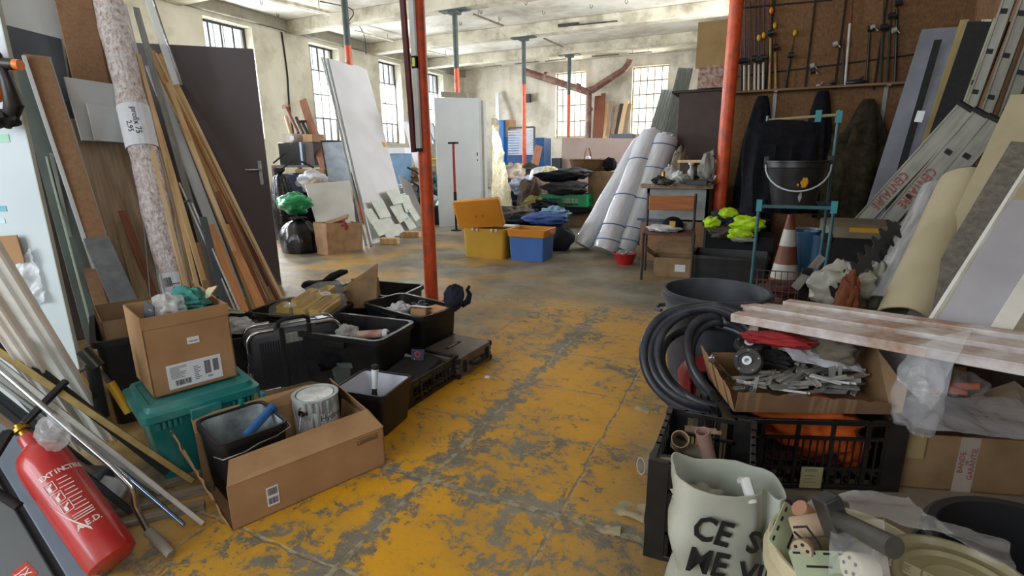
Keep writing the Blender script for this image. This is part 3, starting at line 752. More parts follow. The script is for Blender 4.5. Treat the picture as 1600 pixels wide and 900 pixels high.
board('metal_rod', 'bright chrome edge rod beside the clear glossy strip', 'rod', q+V((.02, .03, 0)), tp+V((.02, .03, 0)), .012, .012, STEEL, face=(1, -.3, .2))
# quick clamp on the thin white rods
c = PX(291, 335, -4.0)
t = thing('bar_clamp', 'small dark bar clamp gripping the laths beside the white rods', 'clamp', c)
g = G(); g.tube([(0, 0, -.06), (.01, .01, .1)], .007, 8); mk('bar', g, IRON, t)
g = G(); g.bar((-.03, 0, .085), (.05, .01, .11), .02, .014); mk('jaw', g, IRON, t)

# ======================= TALL WHITE UPRIGHT PANEL AND WHAT HANGS ON IT =======================
E0 = P(150, 692); dirx = V((-.80, -.40, 0)).normalized()
a = E0+dirx*1.3; Mw, Lw = frame(a, E0, .016); 
WPM = mat('blue white panel', 'c4d0d4', 'b4c2c8', rough=.5, scale=1.5, bump=.03)
t = thing('upright_panel', 'tall pale blue white panel standing upright at the left edge', 'panel', Mw)
g = G(); g.bx(-Lw/2, Lw/2, -.008, .008, 0, 2.35); mk('sheet', g, WPM, t, bevel=.003)
g = G(); g.bx(Lw/2-.002, Lw/2+.002, -.009, .009, 0, 2.35); mk('edge_band', g, mat('aged edge band', 'b2b6ac', 'a0a49a'), t)
inv = Mw.inverted()
def onp(x, y, off=0):      # point on the front of the panel seen at a pixel
    d = inv.to_3x3() @ ray(x, y); o = inv @ CP; k = ((-.008-off)-o.y)/d.y; return o+d*k
def w_of(p): return Mw @ p
q = onp(10, 130)
t2 = thing('angle_grinder', 'orange and black power tool hanging on the upright panel at the left edge', 'tool', Matrix.Translation(w_of(q+V((.035, -.07, .02)))) @ Mw.to_3x3().to_4x4())
ORP = mat('orange plastic', 'e8791c', 'd56a14', rough=.4, bump=.02)
g = G(); g.ball((-.04, 0, 0), (.07, .055, .1), 20, 14); mk('housing', g, ORP, t2)
g = G(); g.tube([(-.05, -.01, .14), (-.01, -.02, .12), (.03, -.02, .06), (.045, -.02, -.02), (.045, -.01, -.1), (.02, 0, -.13)], [.012, .014, .016, .02, .03, .026], 12); mk('handle', g, BLKP, t2)
g = G(); g.tube([(.02, -.02, .035), (.085, -.02, .03)], .02, 12); mk('trigger_collar', g, BLKP, t2)
g = G(); g.tube([(.085, -.02, .03), (.105, -.02, .028)], .019, 12); mk('orange_knob', g, ORP, t2)
g = G(); g.heap((-.02, .0, -.15), (.06, .04, .035), 3, .3, 3, 20, 12); mk('dusty_guard', g, BLKM, t2)
for i, (x, y, w_, h, c_, lab) in enumerate([(4, 206, .05, .03, '7fbf9f', 'small teal and yellow sticker on the upright panel, upper one'), (4, 316, .03, .022, '58a7b5', 'tiny teal sticker on the upright panel'), (2, 335, .03, .02, 'c2dde6', 'tiny pale blue sticker below the teal one')]):
    q = onp(x, y+10, .001); g = G(); g.bx(-w_/2, w_/2, -.001, .001, -h/2, h/2)
    put('sticker', lab, 'sticker', g, mat('sticker '+c_, c_, rough=.3), M=Matrix.Translation(w_of(q)) @ Mw.to_3x3().to_4x4(), smooth=0)
q = onp(8, 390, .015)
t2 = thing('cardboard_pad', 'folded cardboard pad taped to the upright panel at the left edge', 'cardboard', Matrix.Translation(w_of(q)) @ Mw.to_3x3().to_4x4() @ Matrix.Rotation(-.05, 4, 'Y'))
for k in range(4):
    g = G(); g.bx(-.09, .07-.006*k, -.012+.006*k, -.007+.006*k, -.055, .055-.004*k); mk('cardboard_layer', g, CARD, t2)
FILM = film('crumpled clear film')
g = G(); A_, B_, C_, D_ = [w_of(onp(x, y, .01)) for x, y in ((12, 500), (66, 500), (40, 395), (22, 395))]
A_, B_, C_, D_ = [w_of(onp(x, y, .012)) for x, y in ((20, 490), (75, 470), (50, 385), (20, 420))]
o = A_.copy(); g.cloth([A_-o, B_-o, C_-o, D_-o], 16, 16, .03, 22, 2)
put('plastic_film', 'crumpled clear plastic film hanging below the cardboard pad', 'plastic film', g, FILM, M=o, smooth=60)

# ======================= FOREGROUND LEFT: PROFILES, TUBES, EXTINGUISHER =======================
def rod(name, label, cat, p0, p1, w_, h, mt, face=(.5, -.6, .6), group=None): return board(name, label, cat, p0, p1, w_, h, mt, face=face, group=group)
PVC = mat('white pvc', 'ecece8', 'dcdcd6', rough=.4, scale=5, bump=.02, dust='b8b3a2', damt=.08)
b0 = P(172, 690, .05); t0 = PL(-40, 352, b0, 1.25)
def pvc(label, b, tp, w_):
    z = (tp-b).normalized(); y = V((.55, -.65, .5)); y = (y-z*y.dot(z)).normalized(); x = y.cross(z); L = (tp-b).length; m_ = Matrix.Identity(4)
    for i in range(3): m_[i][0] = x[i]; m_[i][1] = y[i]; m_[i][2] = z[i]; m_[i][3] = b[i]
    g = G()     # ribbed skirting profile
    sec = [(-.5, 0), (-.5, .018), (-.42, .022), (-.36, .014), (-.06, .014), (-.02, .022), (.06, .022), (.10, .014), (.40, .014), (.44, .02), (.5, .018), (.5, 0)]
    g.loft([[(u*w_, v_, z_) for u, v_ in sec] for z_ in (0, L)])
    return put('trim_profile', label, 'profile', g, PVC, 'white profiles slanting to the left edge', M=m_, smooth=0)
pvc('upper broad white plastic profile slanting down beside the upright panel', P(168, 684, .06), PD(-45, 345, 2.1), .085)
pvc('lower broad white plastic profile with yellowed dots, ending near the black bin', P(140, 700, .06), PD(-60, 400, 2.08), .07)
BRASS = mat('brass yellow profile', 'a8925a', '8c7844', rough=.4, metal=.5, scale=20, bump=.03)
DKR = mat('dark rubber strip', '2b2b2b', '1f1f20', rough=.8)
R = [
 ('metal_profile', 'yellow brass coloured slotted profile slanting across the foreground', 'profile', (302, 752), .02, (-30, 530), 1.15, .022, .014, BRASS),
 ('rubber_strip', 'black ribbed strip lying just above the brass coloured profile', 'strip', (262, 738), .05, (-40, 500), 1.2, .03, .014, DKR),
 ('tube', 'long dull silver tube ending on the bare floor, longest of the foreground tubes', 'tube', (318, 818), .008, (-20, 552), 1.2, .016, .016, ALU),
 ('metal_profile', 'grey profile under the silver tube with a square end', 'profile', (252, 770), .03, (-30, 566), 1.1, .02, .012, GALV),
 ('strip', 'dark strip lowest of the bundle by the fire extinguisher', 'strip', (205, 800), .02, (-20, 620), .9, .02, .016, DKR),
 ('strip', 'thin pale strip between the white profiles and the black strip', 'strip', (120, 690), .08, (-30, 505), .9, .008, .008, PVC),
 ('strip', 'dark grey strip under the white profiles', 'strip', (100, 690), .06, (-40, 540), .8, .05, .01, SLATE),
 ('strip', 'bluish dark strip rising behind the fire extinguisher valve', 'strip', (150, 740), .05, (-30, 600), .8, .03, .02, SLATE),
 ('strip', 'brown wooden slat low behind the fire extinguisher', 'strip', (190, 770), .02, (-20, 640), .9, .03, .012, OAK),
 ('metal_profile', 'thin galvanised rod second below the silver tube', 'rod', (232, 775), .02, (-20, 585), 1.0, .01, .01, GALV),
]
for nm, lab, ct, b, zb, tp, L, w_, h, mt_ in R:
    bb = P(b[0], b[1], zb); rod(nm, lab, ct, bb, PD(tp[0], tp[1], 2.4), w_, h, mt_)
def tubeobj(name, label, cat, pts, r, mt, n=14, group=None, **k):
    c = V(pts[0]).copy(); g = G(Matrix.Translation(-c)); g.tube(pts, r, n); return put(name, label, cat, g, mt, group, M=c)
BLUEC = mat('blue tinted chrome', '8fa6d6', '7488b8', rough=.12, metal=1, bump=0)
pe = P(288, 820, .01); tubeobj('tube', 'thin blue tinted chrome tube pointing at the floor between the silver tube and bent tube', 'tube', [pe, PL(160, 710, pe, .42)], .0065, BLUEC)
c0 = P(268, 866, .015); p1 = P(232, 830, .06); p2 = PD(210, 790, PD(210, 790, 1).length and (p1-CP).length-.02); 
p3 = PD(206, 760, (p1-CP).length-.05); p4 = PD(175, 728, (p1-CP).length-.03); p5 = PD(-20, 560, 2.35)
t = thing('bent_tube', 'bent steel tube with a pale rubber grip end resting on the floor', 'tube', c0)
inv = Matrix.Translation(-c0)
g = G(inv); g.tube([p1, p1.lerp(p2, .5), p2, p2.lerp(p3, .6)+V((.004, 0, .004)), p3, p4, p5], .0095, 12); mk('steel_tube', g, STEEL, t)
g = G(inv); g.tube([c0, p1], [.015, .0155], 16); mk('grip', g, mat('dusty rubber grip', '9b968a', '827d72', rough=.8), t)
# old battens on the floor beside the tubes
for i, (x0, y0, x1, y1, w_) in enumerate([(175, 800, 335, 760, .05), (190, 818, 320, 788, .035), (215, 770, 330, 735, .04)]):
    p0, p1_ = P(x0, y0, .011), P(x1, y1, .011)
    board('floor_batten', ['widest splintered grey batten lying flat on the floor left of the long carton', 'thin pale batten lying nearest the bent tube', 'batten lying farthest back beside the long carton'][i], 'batten', p0, p1_, w_, .02, wood('old grey batten', '8f8471', '6c6252'), face=(0, 0, 1), group='old battens on the floor by the long carton')
put('wall_socket', 'pale grey plastic block lying among the strips behind the extinguisher', 'block', G().bx(-.06, .06, -.03, .03, 0, .02), mat('pale grey plastic', 'a4a8a6', '8d918f'), M=F(P(178, 762, .08), (1, .3, -.2), (.2, -.5, .8)), bevel=.006)
heap('plastic_film', 'crumpled clear plastic wrapper beside the extinguisher valve', 'plastic film', PD(84, 676, 2.12), (.045, .04, .055), film('wrapper film', 'd4d6da', .35), 5, .2, 1.8)
# machine parts behind the strips
t = thing('power_tool', 'dark blue grey tool body half hidden under the slanting strips', 'tool', F(P(135, 760, .06), (1, .4, -.2)))
g = G(); g.bx(-.09, .09, -.035, .035, 0, .07); mk('body', g, SLATE, t, bevel=.012)
g = G(); g.tube([(-.08, 0, .04), (-.16, .01, .06)], .02, 12); mk('nozzle', g, BLKP, t)
# fire extinguisher
RED = mat('extinguisher red', 'bb2324', 'a81d20', rough=.35, scale=5, bump=.02, coat=.4, dust='96504a', dscale=5, damt=.12)
bt = P(178, 872, .085); bt = P(176, 873, .07); nk = PL(62, 712, bt, .40)
ax = (nk-bt); Le = ax.length
Mx = F(bt, (1, .2, 0), ax)
t = thing('fire_extinguisher', 'red fire extinguisher with brass valve leaning at the lower left', 'fire extinguisher', Mx)
re = .066
g = G(); g.lathe([(re*.72, -.012), (re*.95, 0), (re, .02), (re, Le-.045), (re*.97, Le-.02), (re*.82, Le+.012), (re*.5, Le+.034), (.024, Le+.04), (.023, Le+.075), (.021, Le+.08)], 40); mk('cylinder', g, RED, t)
g = G(); g.lathe([(.013, Le+.078), (.013, Le+.1), (.02, Le+.1), (.02, Le+.112), (.012, Le+.112), (.012, Le+.125)], 16); mk('brass_valve', g, mat('brass', 'b58a3c', '8d6a2a', rough=.35, metal=.9), t)
lc = Mx.inverted() @ CP; la = math.atan2(lc.y, lc.x)
g = G(Matrix.Rotation(la, 4, 'Z')); g.bar((.0, .01, Le+.12), (.01, .16, Le+.19), .02, .02); g.bar((0, -.02, Le+.12), (0, -.1, Le+.05), .022, .022); mks('lever_handle', g, BLKP, t, bevel=.004)
g = G(Matrix.Rotation(la, 4, 'Z')); g.tube([(0, -.03, Le+.12), (-.02, -.10, Le+.1), (-.03, -.13, Le+.0), (-.03, -.1, Le-.1)], .013, 10); mk('hose', g, BLKM, t)
WTP = mat('white print', 'e6dcd8', rough=.6, bump=0)
def onc(z, da, rot=0): 
    a = la+da; r = re+.0006
    return Matrix.Translation((r*math.cos(a), r*math.sin(a), z)) @ Matrix.Rotation(a+PI/2, 4, 'Z') @ Matrix.Rotation(PI/2, 4, 'X') @ Matrix.Rotation(rot, 4, 'Z')
def curved_text(s, size, z, a0, step, mtp=WTP, bold=0):
    for i, ch in enumerate(s):
        if ch != ' ': text(ch, size, onc(z, a0+step*i), mtp, t, 'lettering', ext=.0003, bold=bold)
curved_text('EXTINCTEUR', .021, Le-.10, -.42, .185, bold=.0006)
curved_text('A.E.D.', .024, Le-.285, -.28, .16, bold=.0006)
for k in range(3):
    z = Le-.135-.038*k
    g = G()
    for q in range(4):
        c_, s_ = [(-.013, 0), (.013, 0), (0, -.015), (0, .015)][q]
        g.box((c_, s_, 0), (.0016 if q < 2 else .027, .031 if q < 2 else .0016, .0006))
    g.box((-.003, -.004, 0), (.008, .016, .0006)); g.box((.004, .006, 0), (.01, .005, .0006), Matrix.Rotation(.6, 3, 'Z'))
    mk('instruction_picture', g, WTP, t, M=onc(z, -.34+.05*k), smooth=0)
for k in range(10):
    z = Le-.125-.0135*k; g = G(); g.box((0, 0, 0), (.026+.010*((k*7) % 3)/2, .003, .0006)); mk('printed_line', g, WTP, t, M=onc(z, .18+.02*(k % 2)), smooth=0)
for k in range(3):
    g = G(); g.box((0, 0, 0), (.05, .0028, .0006)); mk('printed_line', g, WTP, t, M=onc(Le-.262+.008*k, .1), smooth=0)
g = G()
for k in range(14):
    a0 = la-.72+.75*(k/14)**1.8; a1 = la-.72+.75*((k+1)/14)**1.8; z0 = Le-.15-.15*k/14; z1 = Le-.15-.15*(k+1)/14; r = re+.0008
    wv = .002+.004*(k/14)
    g.hexa([(r*math.cos(a0), r*math.sin(a0), z0), (r*math.cos(a0), r*math.sin(a0), z0-wv*2), (re*math.cos(a0), re*math.sin(a0), z0-wv*2), (re*math.cos(a0), re*math.sin(a0), z0),
            (r*math.cos(a1), r*math.sin(a1), z1), (r*math.cos(a1), r*math.sin(a1), z1-wv*2), (re*math.cos(a1), re*math.sin(a1), z1-wv*2), (re*math.cos(a1), re*math.sin(a1), z1)])
mk('white_flash', g, WTP, t)
# blue grey steel case under the extinguisher
CAS = mat('blue grey steel', '6a7684', '5c6775', rough=.45, scale=3, bump=.02)
GRYC = mat('grey steel', '5d6163', '525658', rough=.5, scale=3, bump=.02)
p0, p1_ = P(-60, 650, .45), P(120, 905, 0.06)
Mc = F(P(60, 830, .10), (p1_-p0), (.35, -.45, .9))
t = thing('steel_case', 'blue grey and dark steel case under the fire extinguisher with a red sticker', 'case', Mc)
g = G(); g.bx(-.5, .26, .0, .085, -.06, 0); mk('side_panel', g, CAS, t, bevel=.004)
g = G(); g.bx(-.5, .25, -.02, .0, -.06, -.012); mk('seam', g, BLKM, t)
g = G(); g.bx(-.5, .26, -.3, -.02, -.06, 0); mk('lid_panel', g, GRYC, t, bevel=.004)
g = G(); g.bx(-.03, .03, -.02, .02, 0, .001); s_ = mk('red_sticker', g, mat('sticker red', 'c43a2c', rough=.4), t, M=Matrix.Translation((.10, -.07, 0)) @ Matrix.Rotation(.15, 4, 'Z'))
text('JX', .035, Matrix.Translation((0, 0, .0015)), WTP, s_)
# ======================= MIDDLE LEFT: TOTES, CARTONS, CASES =======================
TEAL = mat('teal plastic', '1f7f7c', '1a6d6b', rough=.4, scale=6, bump=.04, dust='5b8c86', dscale=6, damt=.12)
# black tote with carton and tools at the back left
a = P(112, 700, 0); b = P(222, 668, 0)
M_, L_ = frame(V((-2.62, 1.22, 0)), V((-2.42, 1.62, 0)), .55)
bk = tote('storage_tote', 'black tote at the far left holding an open carton and yellow handled tools', 'tote', M_, .50, .60, .42, BLKP)
Mq = M_ @ Matrix.Translation((-.02, .0, .17)) @ Matrix.Rotation(.06, 4, 'Z')
cq = carton('carton', 'open brown carton standing inside the black tote at the far left', 'carton', Mq, .38, .40, .32, CARDL, CARDIN, flaps=())
t = thing('hammer', 'black headed tool standing in the far left tote', 'hammer', PD(150, 600, 2.62))
g = G(); g.tube([(0, 0, -.14), (0, 0, .08)], .022, 12); mk('handle', g, BLKM, t)
g = G(); g.tube([(.02, .01, .07), (-.02, -.01, .14)], .024, 14); mk('head', g, BLKP, t)
t = thing('bolt_cutter', 'tool with two yellow handles spread in the far left tote', 'cutter', PD(150, 590, 2.68))
YEL = mat('yellow plastic', 'd1a21c', 'b98c18', rough=.45)
g = G(); g.tube([(-.07, -.03, .02), (-.02, 0, -.13)], .016, 12); g.tube([(.05, .02, -.02), (.10, .04, -.15)], .016, 12); mks('handle', g, YEL, t)
g = G(); g.tube([(-.07, -.03, .02), (0, 0, .06), (.05, .02, -.02)], .009, 10); mk('jaw', g, IRON, t)
# teal lidded box
c1, c2 = P(217, 650, .31), P(405, 596, .31); c1.z = c2.z = 0
M_, L_ = frame(c1, c2, .34)
t = thing('storage_box', 'teal lidded plastic storage box carrying a carton', 'box', M_)
W_ = .36
g = G(); g.loft([rring(L_-.1, W_-.09, .03, 0), rring(L_-.05, W_-.04, .03, .26), rring(L_-.02, W_-.01, .03, .262), rring(L_-.02, W_-.01, .03, .275)]); mk('body', g, TEAL, t)
g = G(); g.loft([rring(L_+.0, W_+.02, .03, .27), rring(L_+.0, W_+.02, .03, .298), rring(L_-.04, W_-.02, .03, .302), rring(L_-.05, W_-.03, .03, .322), rring(L_-.08, W_-.06, .03, .322), rring(L_-.09, W_-.07, .03, .314)]); mk('lid', g, TEAL, t)
g = G()
for x in (-.12, .0, .14): 
    for k in range(5 if x else 0): g.bx(x-.045+.018*k, x-.035+.018*k, -W_/2-.004, -W_/2+.02, .235, .265)
mks('rib', g, TEAL, t)
g = G(); g.bx(-.055, .055, -W_/2-.018, -W_/2+.01, .225, .285); mk('latch', g, TEAL, t, bevel=.004)
g = G(); hx = L_/2-.045; g.bx(hx-.05, hx-.035, -W_/2-.03, -W_/2+.01, .20, .27); g.bx(hx+.035, hx+.05, -W_/2-.03, -W_/2+.01, .2, .27); g.bx(hx-.05, hx+.05, -W_/2-.036, -W_/2-.02, .2, .214); mk('handle_loop', g, TEAL, t, bevel=.002)
TB = M_
# carton on the teal box
c1, c2 = P(241, 622, .325), P(371, 586, .325)
M_, L_ = frame(c1, c2, .30); M_.translation.z = .323
Hc = ZA(c1, 506)-.323 if False else .315
t = carton('carton', 'brown carton with shipping label standing on the teal storage box', 'carton', M_, L_, .30, Hc, CARD, CARDIN, flaps=())
WL = .30
g = G(); g.bx(-L_/2-.002, L_/2+.002, -WL/2-.004, -WL/2, Hc-.045, Hc+.002); mk('folded_rim', g, CARD, t)
lb = patch(t, FRONT(.0, -WL/2-.0012, .065, .0), L_*.64, .098, WHP, 'shipping_label')
Mz = lambda x, y: Matrix.Translation((x, y, .0008))
lines(lb, Mz(-.055, .015), .06, .05, 9, seed=2); barcode(lb, Mz(-.045, -.028), .055, .022, seed=3); barcode(lb, Mz(.045, .008), .022, .055, seed=5); barcode(lb, Mz(.075, .01), .02, .05, seed=6); lines(lb, Mz(.008, -.005), .025, .06, 8, seed=8)
text('42A', .012, Mz(.05, -.032), INK, lb)
l2 = patch(t, FRONT(.01, -WL/2-.0012, .195), .042, .027, WHP, 'small_label'); text('ABS-1864', .0075, Mz(0, -.003), INK, l2)
cz = .323+Hc
TEALC = mat('teal cloth', '3f8a80', '2f6f68', rough=.9, scale=20, bump=.4)
heap('work_glove', 'crumpled teal glove lying on top of the carton on the teal box', 'glove', loc(t, (.06, .02, Hc+.0)), (.085, .06, .05), TEALC, 3, .45, 2.6)
put('torn_paper', 'torn cream paper scrap tucked by the teal glove', 'paper', G().cloth([(0, 0, 0), (.05, 0, .02), (.06, .03, .06), (.02, .02, .05)], 8, 8, .008, 30, 3), mat('cream paper', 'd8cba4', rough=.8), M=loc(t, (.10, -.02, Hc+.0)), smooth=60)
heap('plastic_bag', 'clear plastic bag of white oddments beside the teal glove', 'plastic bag', loc(t, (-.03, -.03, Hc-.005)), (.075, .06, .055), film('bag film', 'e8eaec', .4), 9, .3, 2.2)
put('black_card', 'dark grey card corner poking out of the carton on the teal box', 'card', G().slab((-.06, 0, -.1), (.02, 0, -.1), (.03, .01, .04), (-.02, .01, .06), .004), SLATE, M=loc(t, (-.10, -.04, Hc-.02)))

# long carton in front
b1, b2 = P(365, 830), P(603, 725); d = (b2-b1); d.z = 0; wl = .40
M_, L_ = frame(b1, b2, wl)
H_ = .165
t = thing('carton', 'long open carton with torn left end, holding a paint can and a tray', 'carton', M_)
LC = t; g = G(); tt_ = .005
g.bx(-L_/2, L_/2, -wl/2, wl/2, 0, tt_); g.bx(-L_/2, L_/2, -wl/2, -wl/2+tt_, 0, H_); g.bx(-L_/2, L_/2, wl/2-tt_, wl/2, 0, H_+.03); g.bx(L_/2-tt_, L_/2, -wl/2, wl/2, 0, H_); mk('body', g, CARD, t)
g = G(); g.slab((-L_/2, -wl/2, H_), (L_/2, -wl/2, H_), (L_/2-.02, -wl/2+.085, H_+.055), (-L_/2+.03, -wl/2+.06, H_+.06), .004); mk('front_flap', g, CARD, t)
g = G(); g.slab((-L_/2, wl/2, H_+.03), (L_/2-.1, wl/2, H_+.03), (L_/2-.13, wl/2+.01, H_+.09), (-L_/2, wl/2+.03, H_+.085), .004); mk('back_flap', g, CARD, t)
g = G(); g.slab((L_/2, -wl/2, H_), (L_/2, wl/2, H_), (L_/2-.05, wl/2-.04, H_+.11), (L_/2-.03, -wl/2+.08, H_+.06), .004); mk('end_flap', g, CARDIN, t)
# torn left end: ragged strip leaning outwards
g = G(); rnd = random.Random(8); n = 22; lo = []; hi = []
for k in range(n+1):
    v_ = -wl/2+wl*k/n; z = (H_+.075)*(.12+.88*(k/n)**.8)+rnd.uniform(-.008, .008); lo.append((-L_/2, v_, .0)); hi.append((-L_/2-.012-.06*(k/n)+rnd.uniform(-.004, .004), v_, z))
for k in range(n): g.slab(lo[k], lo[k+1], hi[k+1], hi[k], .005, (-1, 0, 0))
bmesh.ops.remove_doubles(g.bm, verts=g.bm.verts, dist=1e-5); mk('torn_end', g, CARD, t)
lb = patch(t, FRONT(-L_/2+.135, -wl/2-.0012, .07, .0), .04, .072, WHP, 'barcode_label'); barcode(lb, Matrix.Translation((0, .018, .0008)), .032, .026, seed=4); barcode(lb, Matrix.Translation((0, -.017, .0008)), .032, .024, seed=9); 
lines(t, FRONT(L_/2-.06, -wl/2-.001, H_-.022), .09, .028, 3, mat('faded print', '6b5238'), 6, 'faded_lettering', .25)
text('Luminus', .03, FRONT(L_/2-.07, -wl/2-.001, H_-.028), mat('faded print', '6b5238'), t, 'faded_lettering', sx=.9)
# black paint bucket-tray inside
Mt = M_ @ Matrix.Translation((-L_/2+.13, .05, .095)) @ Matrix.Rotation(.05, 4, 'Z')
GRYP = mat('dried pale grey paint', 'a9b4b8', '2f3336', rough=.6, scale=9, bump=.2)
tr = tote('paint_bucket', 'rectangular black painting bucket with grey paint inside, in the long carton', 'bucket', Mt @ Matrix.Translation((0, 0, -.085)), .25, .27, .25, BLKP, r=.03, taper=.02, lip=.008, t=.004, inner=GRYP, handles=False)
g = G(); g.tube([(-.13, -.10, .2), (-.12, -.16, .21), (-.05, -.17, .215), (.0, -.165, .225), (.06, -.16, .225), (.13, -.12, .22), (.135, .0, .23)], .0028, 8); mk('wire_handle', g, STEEL, tr)
g = G(); g.tube([(-.09, -.08, .14), (-.10, .03, .20)], .009, 10); mk('roller_frame', g, BLKM, tr)
t = thing('paint_roller', 'blue handled roller lying in the black painting bucket', 'roller', Mt @ Matrix.Translation((.06, -.04, .14)))
BLU = mat('blue plastic', '2f67a8', '285a94', rough=.4)
g = G(); g.tube([(-.07, -.02, -.01), (.055, .05, .03)], .016, 14); mk('handle', g, BLU, t)
g = G(); g.tube([(.05, .047, .028), (.062, .054, .032)], .0185, 14); mk('end_cap', g, BLU, t)
# paint can
ctr = (P(447, 600, .27)+P(525, 590, .27))/2
rc = .09; cM = M_ @ Matrix.Translation((L_/2-.145, .09, .008))
t = thing('paint_can', 'large dripped paint can standing in the right half of the long carton', 'paint can', cM)
CANM = mat('grey dripped can', 'a3aaa8', '8b918e', rough=.45, scale=12, bump=.05)
hc = .255
g = G(); g.lathe([(rc, 0), (rc, hc-.004), (rc+.003, hc-.004), (rc+.003, hc), (rc-.012, hc), (rc-.014, hc-.008), (rc*.3, hc-.007)], 40); mk('can_body', g, CANM, t)
lc = cM.inverted() @ CP; la = math.atan2(lc.y, lc.x)
def cyl_patch(T_, r, z0, z1, a0, a1, mt_, name, n=16, top=None):
    g = G(); 
    for i in range(n):
        p, q = a0+(a1-a0)*i/n, a0+(a1-a0)*(i+1)/n; zt0 = z1 if top is None else top(i/n); zt1 = z1 if top is None else top((i+1)/n)
        A = [(rr*math.cos(x), rr*math.sin(x), z) for rr, x, z in ((r-.001, p, z0), (r-.001, q, z0), (r+.0008, q, z0), (r+.0008, p, z0), (r-.001, p, zt0), (r-.001, q, zt1), (r+.0008, q, zt1), (r+.0008, p, zt0))]
        g.hexa(A)
    bmesh.ops.remove_doubles(g.bm, verts=g.bm.verts, dist=1e-6)
    return mk(name, g, mt_, T_)
CL = mat('can label white', 'd6d4d6', rough=.5); CB = mat('can label rust', '8e4a26', '6f3618', rough=.5, scale=9)
cyl_patch(t, rc, .02, .2, la-1.7, la+1.2, CL, 'white_label', 40, lambda u: .2+.018*math.sin(u*23)+.012*math.sin(u*51))
cyl_patch(t, rc+.0008, .03, .125, la-.55, la+1.25, CB, 'brown_label_field', 24)
def cyl_text(T_, s, size, r, z, a0, step, mt_, la_):
    for i, ch in enumerate(s):
        if ch == ' ': continue
        a = la_+a0+step*i
        text(ch, size, Matrix.Translation((r*math.cos(a), r*math.sin(a), z)) @ Matrix.Rotation(a+PI/2, 4, 'Z') @ Matrix.Rotation(PI/2, 4, 'X'), mt_, T_)
cyl_text(t, 'Hydro', .036, rc+.0018, .175, .25, .2, mat('dark teal print', '2b4f58'), la); cyl_text(t, 'Lumi', .036, rc+.0026, .105, .35, .2, WHP, la)
# drips
g = G()
for k, (a, l) in enumerate([(-.5, .07), (-.2, .04), (.05, .10), (.18, .05), (.5, .06), (.75, .03)]):
    aa = la+a; g.tube([((rc+.001)*math.cos(aa), (rc+.001)*math.sin(aa), hc-.006), ((rc+.002)*math.cos(aa), (rc+.002)*math.sin(aa), hc-.006-l)], [.009, .005], 8)
mks('paint_drip', g, CANM, t)
g = G(); aa = la-.62; e = V((rc*math.cos(aa), rc*math.sin(aa), hc-.045)); o_ = V((math.cos(aa), math.sin(aa), 0)); g.tube([e, e+o_*.012], [.022, .014], 16); ear = mk('handle_ear', g, STEEL, t)
g = G(); g.tube([e+o_*.013, e+o_*.02+V((0, 0, -.02)), e+o_*.02+V((-.02, -.02, -.07)), e+o_*.01+V((-.04, -.03, -.11))], .0022, 8); mk('wire_handle', g, STEEL, t)
g = G(); g.lathe([(rc*.3, hc-.006), (rc-.016, hc-.006), (rc-.018, hc-.002), (rc-.03, hc-.003), (0.001, hc-.004)], 40, caps=(False, True)); mk('lid', g, STEEL, t)

# grey green tub behind the can
c1, c2 = P(480, 612, .17), P(560, 576, .17)
# black suitcase standing with chrome corners
b1, b2 = P(424, 616), P(546, 588)
dx = V((b2-b1)); dx.normalize(); cl = .475
b2 = b1+dx*cl; M_, L_ = frame(b1+V((-.09, -.03, 0)), b2+V((-.09, -.03, 0)), .15)
CASEB = mat('ribbed black case shell', '2b2c30', '1f2024', rough=.4, scale=3, bump=.1)
t = thing('equipment_case', 'black ribbed suitcase with chrome corners standing beside the black totes', 'case', M_)
hh = .33
g = G(); g.loft([rring(L_, .065, .02, z, cy=-.0375) if False else [(x, -.075, z_) for x, z_ in []] for z in ()]) if False else None
def rrect(L, H, r, y, n=6): return [(x, y, z+H/2) for x, z, _ in rring(L, H, r, 0, n)]
g = G(); g.loft([rrect(L_-.02, hh-.02, .05, -.078), rrect(L_, hh, .06, -.066), rrect(L_, hh, .06, -.006)]); g.loft([rrect(L_, hh, .06, .006), rrect(L_, hh, .06, .066), rrect(L_-.02, hh-.02, .05, .078)]); mks('shell_half', g, CASEB, t)
g = G(); g.loft([rrect(L_+.006, hh+.004, .062, -.006), rrect(L_+.006, hh+.004, .062, .006)]); mk('chrome_band', g, STEEL, t)
g = G()
for sx in (-1, 1):
    for zz in (.06, hh-.06):
        for s in (-1, 1):
            a0 = (0 if sx > 0 else PI); pts = []
            for k in range(9):
                a = (PI/2)*k/8; z_ = (zz-.001)+(1 if zz > .1 else -1)*math.sin(a)*.06; x_ = sx*(L_/2-.06+math.cos(a)*.06)
                pts.append((x_, s*.07, z_))
            pts = [(pts[0][0], s*.07, pts[0][2]-(.05 if zz > .1 else -.05))]+pts+[(pts[-1][0]-sx*.07, s*.07, pts[-1][2])]
            g.tube(pts, .011, 10)
mks('chrome_corner', g, STEEL, t)
g = G()
for x0, x1 in ((-L_/2+.05, -.085), (-.055, .055), (.085, L_/2-.05)):
    n = int((x1-x0)/.012)
    for k in range(n): x = x0+(x1-x0)*(k+.5)/n; g.bx(x-.0035, x+.0035, -.083, -.077, .03, hh-(.06 if x0 != -.055 else .09))
mks('raised_rib', g, CASEB, t)
g = G()
for x in (-.07, .07): g.bx(x-.012, x+.012, -.086, -.07, .0, hh+.006)
mks('strap_band', g, BLKM, t, bevel=.003)
g = G(); g.bx(-.055, .055, -.082, -.074, hh-.085, hh-.03); mk('lock_plate', g, GALV, t, bevel=.003)
